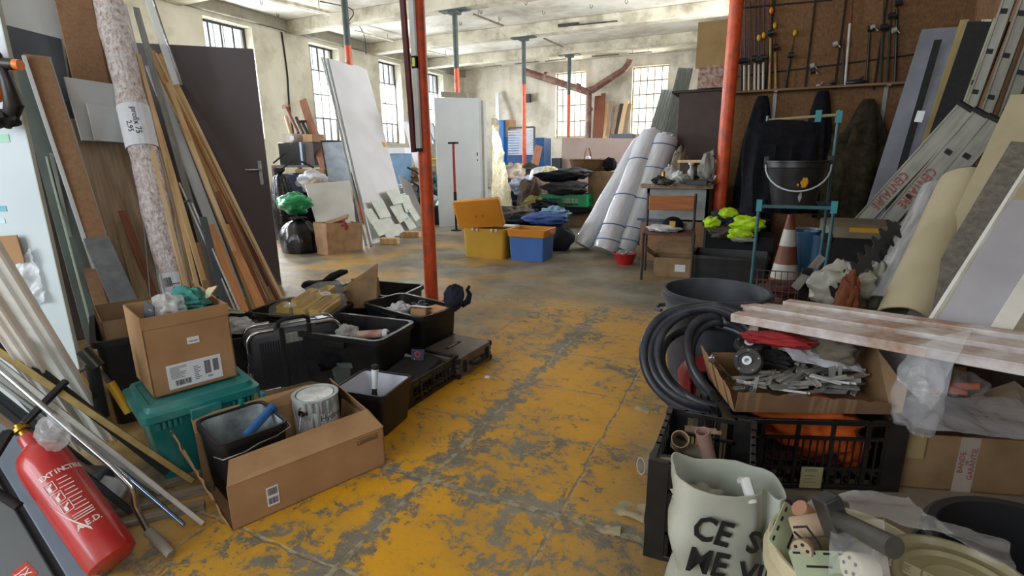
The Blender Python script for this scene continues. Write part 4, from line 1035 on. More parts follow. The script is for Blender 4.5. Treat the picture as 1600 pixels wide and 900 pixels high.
g = G(); g.tube([(-.08, -.03, hh), (-.075, -.05, hh+.03), (-.05, -.06, hh+.045), (.05, -.06, hh+.045), (.075, -.05, hh+.03), (.08, -.03, hh)], .011, 10); mk('handle', g, BLKM, t)
g = G()
for x in (-.15, .15): g.bx(x-.022, x+.022, -.03, .03, hh, hh+.008)
mks('latch', g, STEEL, t, bevel=.002)

# big black totes
rimA = .30
c1, c2 = P(600, 534, rimA), P(655, 503, rimA); c1.z = c2.z = 0; 
MA, LA = frame(c1, c2, .62); 
tA = tote('storage_tote', 'empty looking black tote in front with a sealant tube inside', 'tote', MA, LA+.03, .58, rimA, BLKP, group='black totes between the laths and the post')
c1, c2 = P(658, 497, rimA), P(719, 478, rimA); c1.z = c2.z = 0
MB_, LB = frame(c1, c2, .58)
tB = tote('storage_tote', 'black tote nearest the orange post, filled with bags and a small carton', 'tote', MB_, LB+.02, .58, rimA, BLKP, group='black totes between the laths and the post')
c1 = P(625, 462, .28); MC_ = Matrix.Translation((-2.50, 2.98, 0)) @ Matrix.Rotation(PI/2+.1, 4, 'Z')
tC = tote('storage_tote', 'black tote at the back holding folded cardboard and a bag', 'tote', MC_, .4, .62, .28, BLKP, group='black totes between the laths and the post')
MD_ = Matrix.Translation((-2.66, 2.42, 0)) @ Matrix.Rotation(PI/2+.1, 4, 'Z')
tD = tote('storage_tote', 'black tote under the tilted yellow organiser case', 'tote', MD_, .42, .56, .26, BLKP, group='black totes between the laths and the post')
ME_ = Matrix.Translation((-2.72, 1.86, 0)) @ Matrix.Rotation(.95, 4, 'Z')
tE = tote('storage_tote', 'black tote heaped with coiled pale cables beside the laths', 'tote', ME_, .42, .5, .27, BLKP, group='black totes between the laths and the post')
# sealant tube
q = loc(tA, (.05, -.10, .245)); t = thing('sealant_tube', 'white capped red sealant tube lying in the front black tote', 'tube', F(q, (.3, -1, 0), (1, .25, .12)))
g = G(); g.tube([(0, 0, -.12), (0, 0, .05)], .024, 16); mk('cartridge', g, mat('dull red print', '9b4a44', 'c8b6a6', rough=.5, scale=12), t)
g = G(); g.tube([(0, 0, .05), (0, 0, .062), (0, 0, .075)], [.026, .026, .02], 16); mk('end_cap', g, WHP, t)
g = G(); g.tube([(0, 0, .075), (0, 0, .14)], [.009, .005], 10); mk('plunger', g, BLKM, t)
heap('plastic_bag', 'pale crumpled bag at the left of the front black tote', 'plastic bag', loc(tA, (.0, .06, .235)), (.06, .08, .06), film('bag film', 'e8eaec', .4), 12, .3, 2)
heap('work_cloth', 'dark cloth heaped in the bottom of the front black tote', 'cloth', loc(tA, (0, .03, .14)), (.13, .24, .08), BLKC, 12, .3, 2)
# contents of tote B
heap('plastic_bag', 'white plastic bag in the tote nearest the orange post', 'plastic bag', loc(tB, (-.02, .09, .24)), (.07, .1, .06), mat('white plastic bag', 'd4d8dc', 'bcc0c6', rough=.3, bump=.2), 21, .35, 2.4)
heap('plastic_bag', 'black plastic bag between the white bag and the small carton', 'plastic bag', loc(tB, (.05, -.03, .25)), (.07, .08, .06), mat('shiny black film', '1a1b1e', '101114', rough=.25, bump=.3), 22, .35, 2.4)
heap('work_cloth', 'grey rags filling the tote nearest the orange post', 'cloth', loc(tB, (0, .05, .16)), (.13, .24, .07), mat('grey rag', '5f6064', '48494d', rough=.95, bump=.4), 23, .3, 2)
Ms = MB_ @ Matrix.Translation((-.06, -.17, .225)) @ Matrix.Rotation(.5, 4, 'Z') @ Matrix.Rotation(.25, 4, 'Y')
t = carton('carton', 'small carton with white flap lying on top of the tote nearest the orange post', 'carton', Ms, .12, .1, .09, CARD, open_=False)
g = G(); g.slab((-.06, -.05, .092), (.06, -.05, .092), (.05, .06, .1), (-.05, .06, .1), .003); mk('white_flap', g, WHP, t)
g = G(); g.bx(.058, .0615, -.03, .03, .02, .07); mk('red_label', g, mat('label red', '9c4038'), t)
put('plywood_piece', 'orange plywood piece in the corner of the tote nearest the orange post', 'board', G().bx(-.06, .06, -.07, .07, 0, .012), PINEO, M=MB_ @ Matrix.Translation((.04, -.2, .285)))
t = thing('waist_bag', 'navy bag slumped over the corner of the tote by the orange post', 'bag', MB_ @ Matrix.Translation((.14, -.26, .30)))
NAVY = mat('navy cloth', '1c2034', '141829', rough=.9, scale=20, bump=.3)
g = G(); g.heap((0, 0, .065), (.075, .06, .08), 31, .25, 1.8, 30, 18); mk('pouch', g, NAVY, t)
g = G(); g.tube([(.05, -.02, .0), (.10, -.02, .01), (.13, -.01, .05), (.12, 0, .08), (.14, 0, .10)], [.02, .022, .016, .012, .01], 10); mk('strap', g, NAVY, t)
# tote C: folded cardboard, bag
q = loc(tC, (-.05, .03, .20))
put('cardboard_sheet', 'large folded cardboard sheet sticking up from the rear black tote', 'cardboard', G().slab((-.2, -.02, -.05), (.2, 0, -.02), (.21, .04, .28), (-.19, .03, .02), .008), CARDL, M=Matrix.Translation(P(548, 474, .24)) @ Matrix.Rotation(.15, 4, 'Z'))
Mk = Matrix.Translation(P(574, 467, .24)) @ Matrix.Rotation(-.5, 4, 'Z') @ Matrix.Rotation(-.15, 4, 'Y')
carton('carton', 'half flattened open carton leaning out of the rear black tote', 'carton', Mk, .22, .12, .15, CARD, open_=False)
t = thing('duffel_bag', 'flat black bag with a strap behind the yellow organiser case', 'bag', P(505, 452, .24))
g = G(); g.heap((0, 0, .02), (.2, .12, .05), 33, .2, 1.8, 30, 18); mk('bag_body', g, BLKC, t)
g = G(); g.tube([(0, 0, .05), (.08, .02, .1), (.17, .03, .14), (.22, .03, .15)], [.02, .03, .025, .015], 10); mk('strap', g, BLKM, t)
# yellow organiser
o1, o2, o4 = P(420, 494, .30), P(508, 502, .285), P(478, 446, .36)
xd = (o2-o1); xd.normalize(); yd = o4-o1; nn = xd.cross(yd); Mo = F(o1, xd, nn)
w0, d0 = (o2-o1).length, .50
t = thing('organiser_case', 'tilted parts organiser with yellow trays under a clear lid, on a black tote', 'organiser', Mo)
YT = mat('yellow tray', 'cfa51c', 'b08a14', rough=.5)
outl = [(0, 0), (w0, 0), (w0+.05, .32), (w0-.02, .36), (w0-.12, .30), (w0-.17, .36), (w0-.12, .5), (w0-.22, .54), (.02, .4)] if False else [(0, 0), (w0, 0), (w0+.02, .24), (w0-.03, .30), (w0-.11, .27), (w0-.15, .34), (w0-.10, .46), (w0-.16, .52), (.06, .46)]
def prism(g, poly, z0, z1): return g.loft([[(x, y, z0) for x, y in poly], [(x, y, z1) for x, y in poly]])
def shrink(poly, k): cx = sum(p[0] for p in poly)/len(poly); cy = sum(p[1] for p in poly)/len(poly); return [(cx+(x-cx)*k, cy+(y-cy)*k) for x, y in poly]
g = G(); prism(g, outl, 0, .012); mk('base', g, mat('dusty dark plastic', '4a4a45', '3a3a36', rough=.7), t)
g = G(); g.loft([[(x, y, .012) for x, y in outl], [(x, y, .06) for x, y in shrink(outl, .97)], [(x, y, .062) for x, y in shrink(outl, .9)]], caps=(False, True)); mk('clear_lid', g, film('dusty clear lid', 'c9c8b8', .14, .3, 20, .1), t)
g = G()
for x0, x1, y0, y1 in ((.03, .12, .03, .12), (.14, .22, .03, .30), (.24, .31, .03, .30), (.33, w0-.02, .03, .24), (.06, .12, .14, .36), (.14, .20, .32, .44)):
    x1 = min(x1, w0-.02)
    if x1 > x0: g.loft([rring(x1-x0, y1-y0, .01, .013, cx=(x0+x1)/2, cy=(y0+y1)/2), rring(x1-x0, y1-y0, .01, .05, cx=(x0+x1)/2, cy=(y0+y1)/2), rring(x1-x0-.008, y1-y0-.008, .01, .05, cx=(x0+x1)/2, cy=(y0+y1)/2), rring(x1-x0-.02, y1-y0-.02, .01, .018, cx=(x0+x1)/2, cy=(y0+y1)/2)])
mks('tray', g, YT, t)
g = G(); g.tube([(.20, .25, .066), (.22, .27, .068), (.25, .27, .068), (.27, .25, .066), (.25, .235, .068), (.22, .235, .066)], .006, 8, closed=True); mk('handle_emblem', g, WHT, t)
heap('hardware_bag', 'small bag of screws showing in the yellow organiser', 'bag', Mo @ V((.10, .07, .05)), (.04, .035, .014), film('bag film', 'e8eaec', .4), 44, .3, 2)
# cables in tote E
r = random.Random(5)
CAB = mat('pale cable', 'b9b7a6', '9c9a8a', rough=.5)
for k in range(7):
    c = loc(tE, (r.uniform(-.06, .06), r.uniform(-.09, .09), .27+.012*k)); rr = r.uniform(.09, .14); pts = []
    tl = r.uniform(-.3, .3); ph = r.uniform(0, 6)
    for i in range(40):
        a = 2*PI*i/40; pts.append(V((math.cos(a)*rr, math.sin(a)*rr*.75, math.sin(a+ph)*.025+tl*.05)))
    g = G(); g.tube(pts, .006, 7, closed=True)
    put('cable_coil', ['pale cable coil, lowest in the cable tote', 'cream cable loop near the bottom of the cable tote', 'tilted cream cable coil in the middle of the cable tote', 'pale cable coil toward the back of the cable tote', 'pale cable coil toward the laths in the cable tote', 'cream coil second from the top of the cable tote', 'cream cable coil topmost in the cable tote'][k], 'cable', g, CAB, 'pale cable coils in a black tote', M=c)
heap('plastic_bag', 'clear bag of clips lying over the pale cables', 'plastic bag', loc(tE, (.09, -.1, .31)), (.11, .08, .04), film('bag film', 'e8eaec', .4), 51, .3, 2.4)
heap('work_cloth', 'dark rag between the cable tote and the black suitcase', 'cloth', loc(tE, (.12, .16, .27)), (.10, .09, .04), BLKC, 52, .35, 2)
heap('work_cloth', 'dark cloth under the coils in the cable tote', 'cloth', loc(tE, (0, 0, .2)), (.17, .2, .07), BLKC, 53, .2, 2)
# black tub with white inside and scraper
c1, c2 = P(598, 622, .2), P(643, 588, .2); c0_ = P(545, 600, .2)
w2_ = (c1-c0_).length; c1.z = c2.z = 0; M_, L_ = frame(c1, c2, w2_+.02)
WIN = mat('dried white paint', 'c9ccd6', 'b9bcc8', rough=.5, scale=3, bump=.05)
tb_ = tote('paint_bucket', 'square black tub white with dried paint inside, beside the long carton', 'bucket', M_, L_+.01, w2_+.03, .205, BLKP, r=.02, taper=.022, lip=.004, t=.005, inner=WIN, handles=False)
q = loc(tb_, (0, -.0, .12)); t = thing('paint_scraper', 'wide paint scraper with white and black handle standing in the white lined tub', 'scraper', F(q, CR, (.08, .05, 1)))
g = G(); g.hexa([(-.045, -.001, -.1), (.045, -.001, -.1), (.045, .001, -.1), (-.045, .001, -.1), (-.012, -.001, 0), (.012, -.001, 0), (.012, .001, 0), (-.012, .001, 0)]); mk('blade', g, GALV, t)
g = G(); g.lathe([(.013, 0), (.016, .012), (.011, .04), (.013, .055)], 14); mk('black_grip', g, BLKM, t)
g = G(); g.lathe([(.014, .055), (.013, .08), (.016, .135), (.017, .15)], 14); mk('white_grip', g, WHP, t)
g = G(); g.lathe([(.018, .15), (.018, .165), (.012, .17)], 14); mk('end_cap', g, BLKM, t)
# grey green tray behind the white lined tub
M2 = Matrix.Translation(P(556, 612, 0)+V((-.10, .13, 0))) @ Matrix.Rotation(.45, 4, 'Z')
tote('paint_tray', 'grey green tub tucked behind the paint can', 'tub', M2, .22, .26, .15, mat('grey green plastic', '62706f', '535f5e', rough=.5), r=.02, taper=.02, lip=.006, handles=False)
# lattice crate with laptop bag
a, b = P(640, 640), P(716, 590)
MC2, LC2 = frame(a, b, .30)
tc_ = crate('folding_crate', 'low black lattice crate holding a dark case, beside the white lined tub', 'crate', MC2, LC2, .28, .13, BLKP, rows=3, cols=4, bars=14, post_=.035)
t = thing('tool_case', 'flat dark case with an orange stripe lying in the low lattice crate', 'case', MC2 @ Matrix.Translation((-.0, .0, .075)) @ Matrix.Rotation(.1, 4, 'X') @ Matrix.Rotation(.2, 4, 'Z'))
g = G(); g.loft([rring(.34, .2, .04, 0), rring(.36, .22, .05, .02), rring(.33, .19, .04, .045)]); mk('case_shell', g, BLKM, t, bevel=.003)
g = G(); g.bx(-.02, .14, -.112, -.1085, .018, .022); mk('orange_stripe', g, mat('orange line', 'c05a30'), t)
q = loc(tc_, (.09, .03, .13)); t = put('blade_packet', 'small dark blue packet with a red ring and the word ban in the lattice crate', 'packet', G().bx(-.035, .035, -.006, .006, -.03, .05), mat('navy card', '20304e', rough=.5), M=F(q, CR, (0, .2, 1)))
g = G(); g.tube([(.014*math.cos(a_), -.0065, .022+.014*math.sin(a_)) for a_ in [2*PI*i/20 for i in range(20)]], .003, 6, closed=True); mk('red_ring', g, mat('red ring', 'd04432'), t)
text('ban', .026, FRONT(0, -.0068, -.012), WHP, t)
put('blade_packet', 'grey card edge beside the dark blue packet in the lattice crate', 'card', G().bx(-.03, .03, -.003, .003, -.03, .03), GALV, M=F(q+V((-.06, 0, -.02)), CR, (.3, .2, 1)))
# brown briefcase
a, b = P(716, 593), P(767, 560)
MF, LF = frame(a, b, .27)
BRN = mat('brown hard case', '5d504a', '4d423d', rough=.4, scale=3, bump=.05, dust='8a8079', damt=.12)
t = thing('briefcase', 'brown hard briefcase with black corners lying flat next to the lattice crate', 'briefcase', MF)
g = G(); g.bx(-LF/2, LF/2, -.14, .14, .0, .057); g.bx(-LF/2, LF/2, -.14, .14, .061, .118); mks('case_shell', g, BRN, t, bevel=.006)
g = G()
for sx in (-1, 1):
    for sy in (-1, 1):
        for z0 in (0, .09): g.bx(sx*LF/2-.018, sx*LF/2+.018, sy*.14-.016, sy*.14+.016, z0-.002 if z0 == 0 else z0, z0+.03) if False else g.box((sx*(LF/2-.008), sy*(.14-.008), z0+.014), (.022, .022, .03))
mks('corner_guard', g, BLKM, t, bevel=.004)
g = G(); g.tube([(-.06, -.14, .06), (-.06, -.165, .06), (-.045, -.172, .055), (.045, -.172, .055), (.06, -.165, .06), (.06, -.14, .06)], .010, 10); mk('handle', g, BLKM, t)
g = G(); g.bx(-.135, -.105, -.15, -.139, .025, .095); g.bx(.105, .135, -.15, -.139, .025, .095); mks('latch', g, BLKM, t, bevel=.003)
g = G(); g.bx(-.075, .075, -.012, .012, .118, .120); pl = mk('name_plate', g, BLKM, t, M=Matrix.Translation((.0, .02, 0)))
text('TECHNICS', .018, TOPM(0, 0, .1205), ALU, pl)
put('paint_chip', 'white paint chip lying on the yellow floor near the briefcase', 'chip', G().box((0, 0, .004), (.03, .016, .008)), WHP, M=P(762, 590))
# ======================= RIGHT FOREGROUND =======================
FILMC = film('clear polythene', 'e6eaef', .16, .12, 10, .7)
# splayed pale sheets lying on the floor
for i, (px, sz, rz, z, c_) in enumerate([((1390, 800), (.95, .42), .32, .001, 'a39a8a'), ((1500, 800), (.8, .5), .42, .007, '93897a')]):
    c = P(*px, z); g = G(); g.bx(-sz[0]/2, sz[0]/2, -sz[1]/2, sz[1]/2, 0, .006)
    put('board', ['pale scuffed board lying flat on the floor under the front crate', 'pale cardboard sheet lying flat under the carton with red printed tape'][i], 'board', g, mat('pale sheet '+c_, c_, None, rough=.9, scale=4, dust='6a6152', damt=.2), M=Matrix.Translation(c) @ Matrix.Rotation(rz, 4, 'Z'))
# main crate
a, b = P(1130, 762), P(1396, 772)
MX_, LX = frame(a, b, .40); MX_.translation.z = .014
HX = ZA(a, 652)-.014
cr = crate('lattice_crate', 'large black lattice crate in the right foreground holding orange cloth', 'crate', MX_, LX, .40, HX, BLKP, rows=4, cols=5, bars=24, post_=.06)
ORC = mat('orange cloth', 'd9641c', 'b84e12', rough=.8, scale=12, bump=.3)
heap('orange_cloth', 'bright orange cloth bundled inside the black lattice crate', 'cloth', loc(cr, (.04, -.03, .17)), (.2, .13, .11), ORC, 61, .3, 2)
heap('orange_cloth', 'orange cloth end showing low at the right of the black lattice crate', 'cloth', loc(cr, (.18, -.08, .1)), (.07, .07, .08), ORC, 62, .3, 2)
heap('dark_bundle', 'dark bundle filling the left of the black lattice crate', 'cloth', loc(cr, (-.17, 0, .11)), (.09, .14, .1), BLKC, 63, .3, 2)
heap('dark_bundle', 'dark red brown bundle beneath the orange cloth in the crate', 'cloth', loc(cr, (.03, .02, .06)), (.2, .14, .05), mat('dark red cloth', '4a2420', '33191a', rough=.9), 64, .3, 2)
lb = patch(cr, FRONT(.0, -.213, .05), .075, .085, mat('yellowed label', 'c9c6a0', rough=.8), 'paper_label'); lines(lb, Matrix.Translation((0, .03, .0008)), .05, .012, 2, mat('faded ink', '6e6b58'), 5)
lines(lb, Matrix.Translation((0, -.005, .0008)), .055, .04, 3, mat('faded ink', '6e6b58'), 7, th=.12)
# low crate at the left with cardboard tubes
a = P(1010, 866); MY_, LY = frame(a, a+V((.27, 0, 0)), .36)
HY = ZA(a, 718)
cr2 = crate('lattice_crate', 'smaller black lattice crate holding cardboard tubes, behind the printed carrier bag', 'crate', MY_, LY, .36, HY, BLKP, rows=5, cols=5, bars=20, post_=.05)
TUBEC = mat('brown tube card', 'a38a6e', '8c745b', rough=.8, scale=12, bump=.05)
def hollow(name, label, c, ax_, r_, L_, mt_=TUBEC, group='card tubes in the smaller crate'):
    g = G(); g.loft([[(rr*math.cos(a), rr*math.sin(a), z) for a in [2*PI*k/24 for k in range(24)]] for rr, z in ((r_, -L_/2), (r_, L_/2), (r_-.003, L_/2), (r_-.003, -L_/2))], closed=True)
    return put(name, label, 'tube', g, mt_, group, M=F(c, (1, .1, .3), ax_))
hollow('card_tube', 'short tube with its open end facing up, highest in the smaller crate', PD(1062, 690, 1.88), (CP-PD(1062, 690, 1.9))+V((0, .2, .3)), .028, .09)
hollow('card_tube', 'reddish grey tube slanting at the right of the smaller crate', PD(1105, 705, 1.85), (-.25, -.25, 1), .022, .16, mat('reddish tube', 'a08478', '8a6a60', rough=.6))
hollow('card_tube', 'pale tube lying at the left rim of the smaller crate', PD(1030, 728, 1.8), (-1, -.8, .2), .026, .13, mat('pale tube', 'b5aa98', rough=.7))
hollow('card_tube', 'grey tube lying behind the highest tube in the smaller crate', PD(1078, 702, 1.92), (-1, .3, .1), .022, .12, mat('grey tube', '77705f', rough=.8))
hollow('card_tube', 'dark tube crossing the smaller crate just behind the carrier bag', PD(1065, 724, 1.85), (1, .2, 0), .022, .2, mat('dark tube', '4d473e', rough=.8))
put('wood_offcut', 'thin wood offcut at the back rim of the smaller crate', 'offcut', G().bx(-.06, .06, -.01, .01, -.006, .006), OAK, M=F(PD(1098, 672, 2.0), (1, .2, .1)))
heap('dark_bundle', 'dark oddments filling the bottom of the smaller crate', 'cloth', loc(cr2, (0, 0, HY*.3)), (.15, .15, .07), BLKM, 65, .3, 2)
# printed carrier bag
BAGM = mat('milky polythene', 'b9beb2', 'a6aca2', rough=.3, scale=5, bump=.15)
bc = V((-.005, 1.27, 0)); xb = V((.95, .30, 0)).normalized()
Mb = F(bc, xb)
t = thing('carrier_bag', 'milky plastic carrier bag with large black capital letters', 'bag', Mb)
zt_ = .42; nseg = 48; rings = []
def bagring(z, k, inset=0):
    o = []
    for i in range(nseg):
        a = 2*PI*i/nseg; cx_, cy_ = math.cos(a), math.sin(a)
        w_ = (.115+.015*k-inset)*(abs(cx_)**.55)*(1 if cx_ > 0 else -1); d_ = (.07+.012*k-inset)*(abs(cy_)**.6)*(1 if cy_ > 0 else -1)
        q = V((w_, d_, z)); nn_ = noise.noise(q*9+V((3, 1, 0)))*.02*(1-.0*k)
        fold = -.035*math.exp(-((cx_-.45)/.16)**2)*(1 if cy_ < 0 else 0)*(.4+k)      # gusset crease on the front
        top_ = (.02*cx_*-1+.012*noise.noise(V((cx_*2, cy_*2, 7)))) if k > .95 else 0
        o.append((q.x+nn_*cx_, q.y+nn_*cy_-fold, z+top_))
    return o
lv = [i/16 for i in range(17)]
rings = [bagring(zt_*k, k) for k in lv]+[bagring(zt_*k, k, .003) for k in reversed(lv[1:])]
g = G(); g.loft(rings, caps=(True, True)); mk('bag_body', g, BAGM, t, smooth=60)
def bagtext(s, size, x, z, rot=-.1):
    text(s, size, FRONT(x, -.088, z, rot), INK, t, 'printed_letters', bold=.002, sx=.8)
def frontdepth(x, z): return 0
bagtext('CE', .095, -.05, .325, -.22); bagtext('ME', .095, -.055, .235, -.16); bagtext('SO', .085, .075, .30, -.10); bagtext('VIN', .085, .075, .21, -.1)
g = G(); g.tube([(.04, -.07, .40), (.03, -.045, .44), (.035, -.0, .41)], [.012, .014, .012], 8); mk('bag_handle', g, mat('white plastic strap', 'd0d2d0', rough=.4), t)
heap('crumpled_paper', 'crumpled pale paper showing inside the printed carrier bag', 'paper', loc(t, (-.05, .0, .33)), (.08, .05, .05), mat('dull paper', '9a9c8c', rough=.8), 66, .35, 2.4)
# bag of hardware in pail
PAIL = mat('aged white pail', 'c9c1a2', 'b5ab8b', rough=.5, scale=4, bump=.04, dust='8d8468', damt=.12)
pc = PD(1333, 862, 1.21); rP = .135
t = thing('plastic_pail', 'aged white round pail full of fittings, open, at the bottom edge', 'pail', (pc.x, pc.y, 0)); zp = pc.z
PM = t.matrix_world.copy()
g = G(); g.lathe([(rP*.86, 0), (rP*.97, zp-.06), (rP+.006, zp-.055), (rP+.008, zp-.03), (rP, zp-.028), (rP+.002, zp-.004), (rP, zp), (rP-.005, zp), (rP*.97-.005, zp-.06), (rP*.86-.004, .01)], 56); mk('shell', g, PAIL, t)
put('packing_disc', 'grey mixed packing under the fittings in the white pail', 'packing', G().lathe([(rP*.93, zp-.13), (rP*.9, zp-.10), (rP*.4, zp-.085), (.002, zp-.09)], 30), mat('grey fill', '6d6a5c', '4c4a40', rough=.9, scale=30, bump=.5), M=PM)
GLOW = mat('pale green plastic', 'b4c1a4', 'a3b092', rough=.5)
def plate(M_, w_, h, label):
    t_ = thing('hinge_plate', label, 'plate', M_, 'pale perforated plates in the pail')
    g = G(); g.loft([rring(w_, h, .006, 0), rring(w_, h, .006, .003)]); mk('plate_body', g, GLOW, t_)
    g = G()
    for ix in range(4):
        for sy in (-1, 1): g.bx(-w_*.38+ix*w_*.24-.006, -w_*.38+ix*w_*.24+.006, sy*h*.4-.002, sy*h*.4+.002, .003, .0034)
    g.bx(-w_*.3, w_*.1, -.002, .002, .003, .0034)
    mks('slot', g, INK, t_)
plate(F(PD(1236, 838, 1.2), (.2, 1, .1), (.7, -.35, .8)), .11, .075, 'perforated pale plate standing against the left inside of the pail')
plate(F(PD(1290, 888, 1.12), (1, .3, 0), (0, -.3, 1)), .10, .06, 'perforated pale plate lying at the front of the pail')
def cork(px, d, ax_, r_, L_, label, mt_, holes=True):
    c = PD(*px, d); t_ = thing('turned_knob', label, 'knob', F(c, (1, .2, .1), ax_))
    g = G(); g.lathe([(r_*.9, -L_/2), (r_, -L_/2+.003), (r_, L_/2-.003), (r_*.9, L_/2)], 20); mk('knob_body', g, mt_, t_)
    if holes:
        g = G()
        for k in range(5): a = 2*PI*k/5; g.lathe([(.003, L_/2), (.003, L_/2+.0006)], 8, c=(r_*.55*math.cos(a), r_*.55*math.sin(a), 0))
        mks('hole', g, INK, t_)
BEI = mat('beige plastic', 'b09a80', '9a846b', rough=.6); CRM = mat('cream plastic', 'd2ccb8', 'c2bba4', rough=.5)
cork((1262, 805), 1.2, (-.6, -.3, .6), .017, .05, 'salmon beige fitting near the back of the pail', mat('salmon plastic', 'a8785c', rough=.6), False)
cork((1265, 822), 1.17, (.9, .1, .4), .02, .06, 'beige cylinder lying by the hammer head in the pail', BEI)
cork((1258, 858), 1.15, (-.3, -.8, .4), .018, .055, 'beige grooved cylinder in the middle of the pail', BEI)
cork((1345, 888), 1.08, (-.9, -.5, .3), .022, .04, 'cream round knob with holes at the front of the pail', CRM)
t_ = thing('wire_hook', 'black wire hook lying beside the hammer head in the pail', 'hook', PD(1258, 838, 1.14))
g = G(); g.tube([(-.02, 0, .012), (.0, 0, .02), (.02, -.01, .0), (.03, -.02, -.02), (.01, -.01, -.012), (-.018, 0, .004)], .0022, 8); mk('wire', g, INK, t_)
heap('metal_scrap', 'grey crumpled metal scrap at the back of the pail', 'scrap', PD(1272, 796, 1.24), (.022, .02, .014), GALV, 71, .4, 2.5, n=20, m=12)
# black mallet
h0, h1 = PD(1300, 805, 1.12), PD(1398, 856, 1.03)
t = thing('mallet', 'black hammer with square head lying across the pail and lid', 'hammer', h0)
inv = Matrix.Translation(-h0); ax_ = (h1-h0).normalized(); sd = ax_.cross(CF).normalized()
RUB = mat('worn black rubber', '2c2c2d', '1d1d1e', rough=.55, scale=20, bump=.1, dust='55534e', damt=.15)
g = G(inv); g.tube([h0+ax_*.01, h0+ax_*.03, h0+ax_*.08, h1], [.016, .0145, .0155, .017], 16); mk('handle', g, RUB, t)
g = G(inv); hd_ = -sd; g.bar(h0-hd_*.035, h0+hd_*.04, .034, .036, up=ax_); g.bar(h0+hd_*.04, h0+hd_*.058, .024, .026, up=ax_); mks('head', g, RUB, t, bevel=.004)
# second pail with lid
pl_ = PD(1503, 914, 1.18); rL = .114
t = thing('lidded_pail', 'round pail closed with a grooved khaki lid at the bottom right', 'pail', (pl_.x, pl_.y, 0)); zl = pl_.z
g = G(); g.lathe([(rL*.88, 0), (rL*.98, zl-.03)], 56); mk('shell', g, PAIL, t)
LID = mat('khaki lid', '8f8768', '7c7455', rough=.35, scale=5, bump=.03, dust='5f583f', damt=.15)
g = G(); g.lathe([(rL+.002, zl-.045), (rL+.004, zl-.004), (rL, zl+.001), (rL-.006, zl+.002), (rL-.012, zl-.008), (rL-.022, zl-.010), (rL-.028, zl-.004), (rL-.034, zl-.003), (rL-.04, zl-.009), (rL-.06, zl-.01), (rL-.064, zl-.007), (rL-.07, zl-.01), (.001, zl-.01)], 64, caps=(False, True)); ld = mk('lid', g, LID, t)
lbm = Matrix.Translation((-.03, .0, zl-.0085)) @ Matrix.Rotation(-.45, 4, 'Z')
lb = patch(t, lbm, .13, .03, mat('brown paper label', 'b3a88c', rough=.8), 'paper_label'); 
for k, x in enumerate((-.045, .0, .04)): lines(lb, Matrix.Translation((x, .0, .0008)), .03, .02, 5, mat('faded ink', '6e6b58'), 10+k)
# film draped between pails
for i, (pts, seed, lab) in enumerate([([(1296, 900, 1.02), (1390, 905, .99), (1385, 815, 1.14), (1300, 820, 1.14)], 4, 'clear plastic film crumpled over the front of the fittings in the pail'),
                       ([(1330, 800, 1.22), (1490, 835, 1.2), (1420, 775, 1.38), (1310, 775, 1.38)], 5, 'clear plastic film hanging over the back rim of the open pail'),
                       ([(1470, 830, 1.25), (1585, 900, 1.15), (1575, 855, 1.35), (1460, 815, 1.4)], 6, 'clear film strip between the lidded pail and the black tub')]):
    q = [PD(*p) for p in pts]; o = q[0].copy(); g = G(); g.cloth([x-o for x in q], 18, 14, .012, 16, seed, .0015); put('plastic_film', lab, 'plastic film', g, FILMC, M=o, smooth=60)
# wide black tub at the right edge
tc = PD(1636, 868, 1.7); t = thing('wide_tub', 'wide round black tub at the lower right edge of the view', 'tub', (tc.x, tc.y, 0)); rt = .2
TUBB = mat('dark rubber tub', '25272d', '1b1d22', rough=.6, bump=.05)
g = G(); g.lathe([(rt*.8, 0), (rt-.012, tc.z-.03), (rt+.012, tc.z-.028), (rt+.014, tc.z-.008), (rt+.004, tc.z), (rt-.012, tc.z-.004), (rt*.8-.006, .012)], 56); mk('shell', g, TUBB, t)
g = G(); g.tube([(-(rt+.0), -.05, tc.z-.03), (-(rt+.02), -.03, tc.z-.05), (-(rt+.02), .03, tc.z-.05), (-(rt+.0), .05, tc.z-.03)], .009, 8); mk('handle', g, TUBB, t)
# radio box scrap
kc = P(1222, 790, .03); t = thing('printed_carton', 'grey violet flattened carton printed with black letters beside the carrier bag', 'carton', F(kc, (1, .25, -.06), (.12, -.55, .83)))
g = G(); g.loft([rring(.17, .085, .012, -.02), rring(.17, .085, .012, 0)]); mk('body', g, mat('grey violet card', '756c72', '655d63', rough=.7), t)
text('KENW', .038, TOPM(.005, .008, .001), INK, t, sx=1.1); text('K', .038, TOPM(-.062, .012, .0012), mat('faded red', '8a4a44'), t); text('HOME', .014, TOPM(-.01, -.025, .001), INK, t)
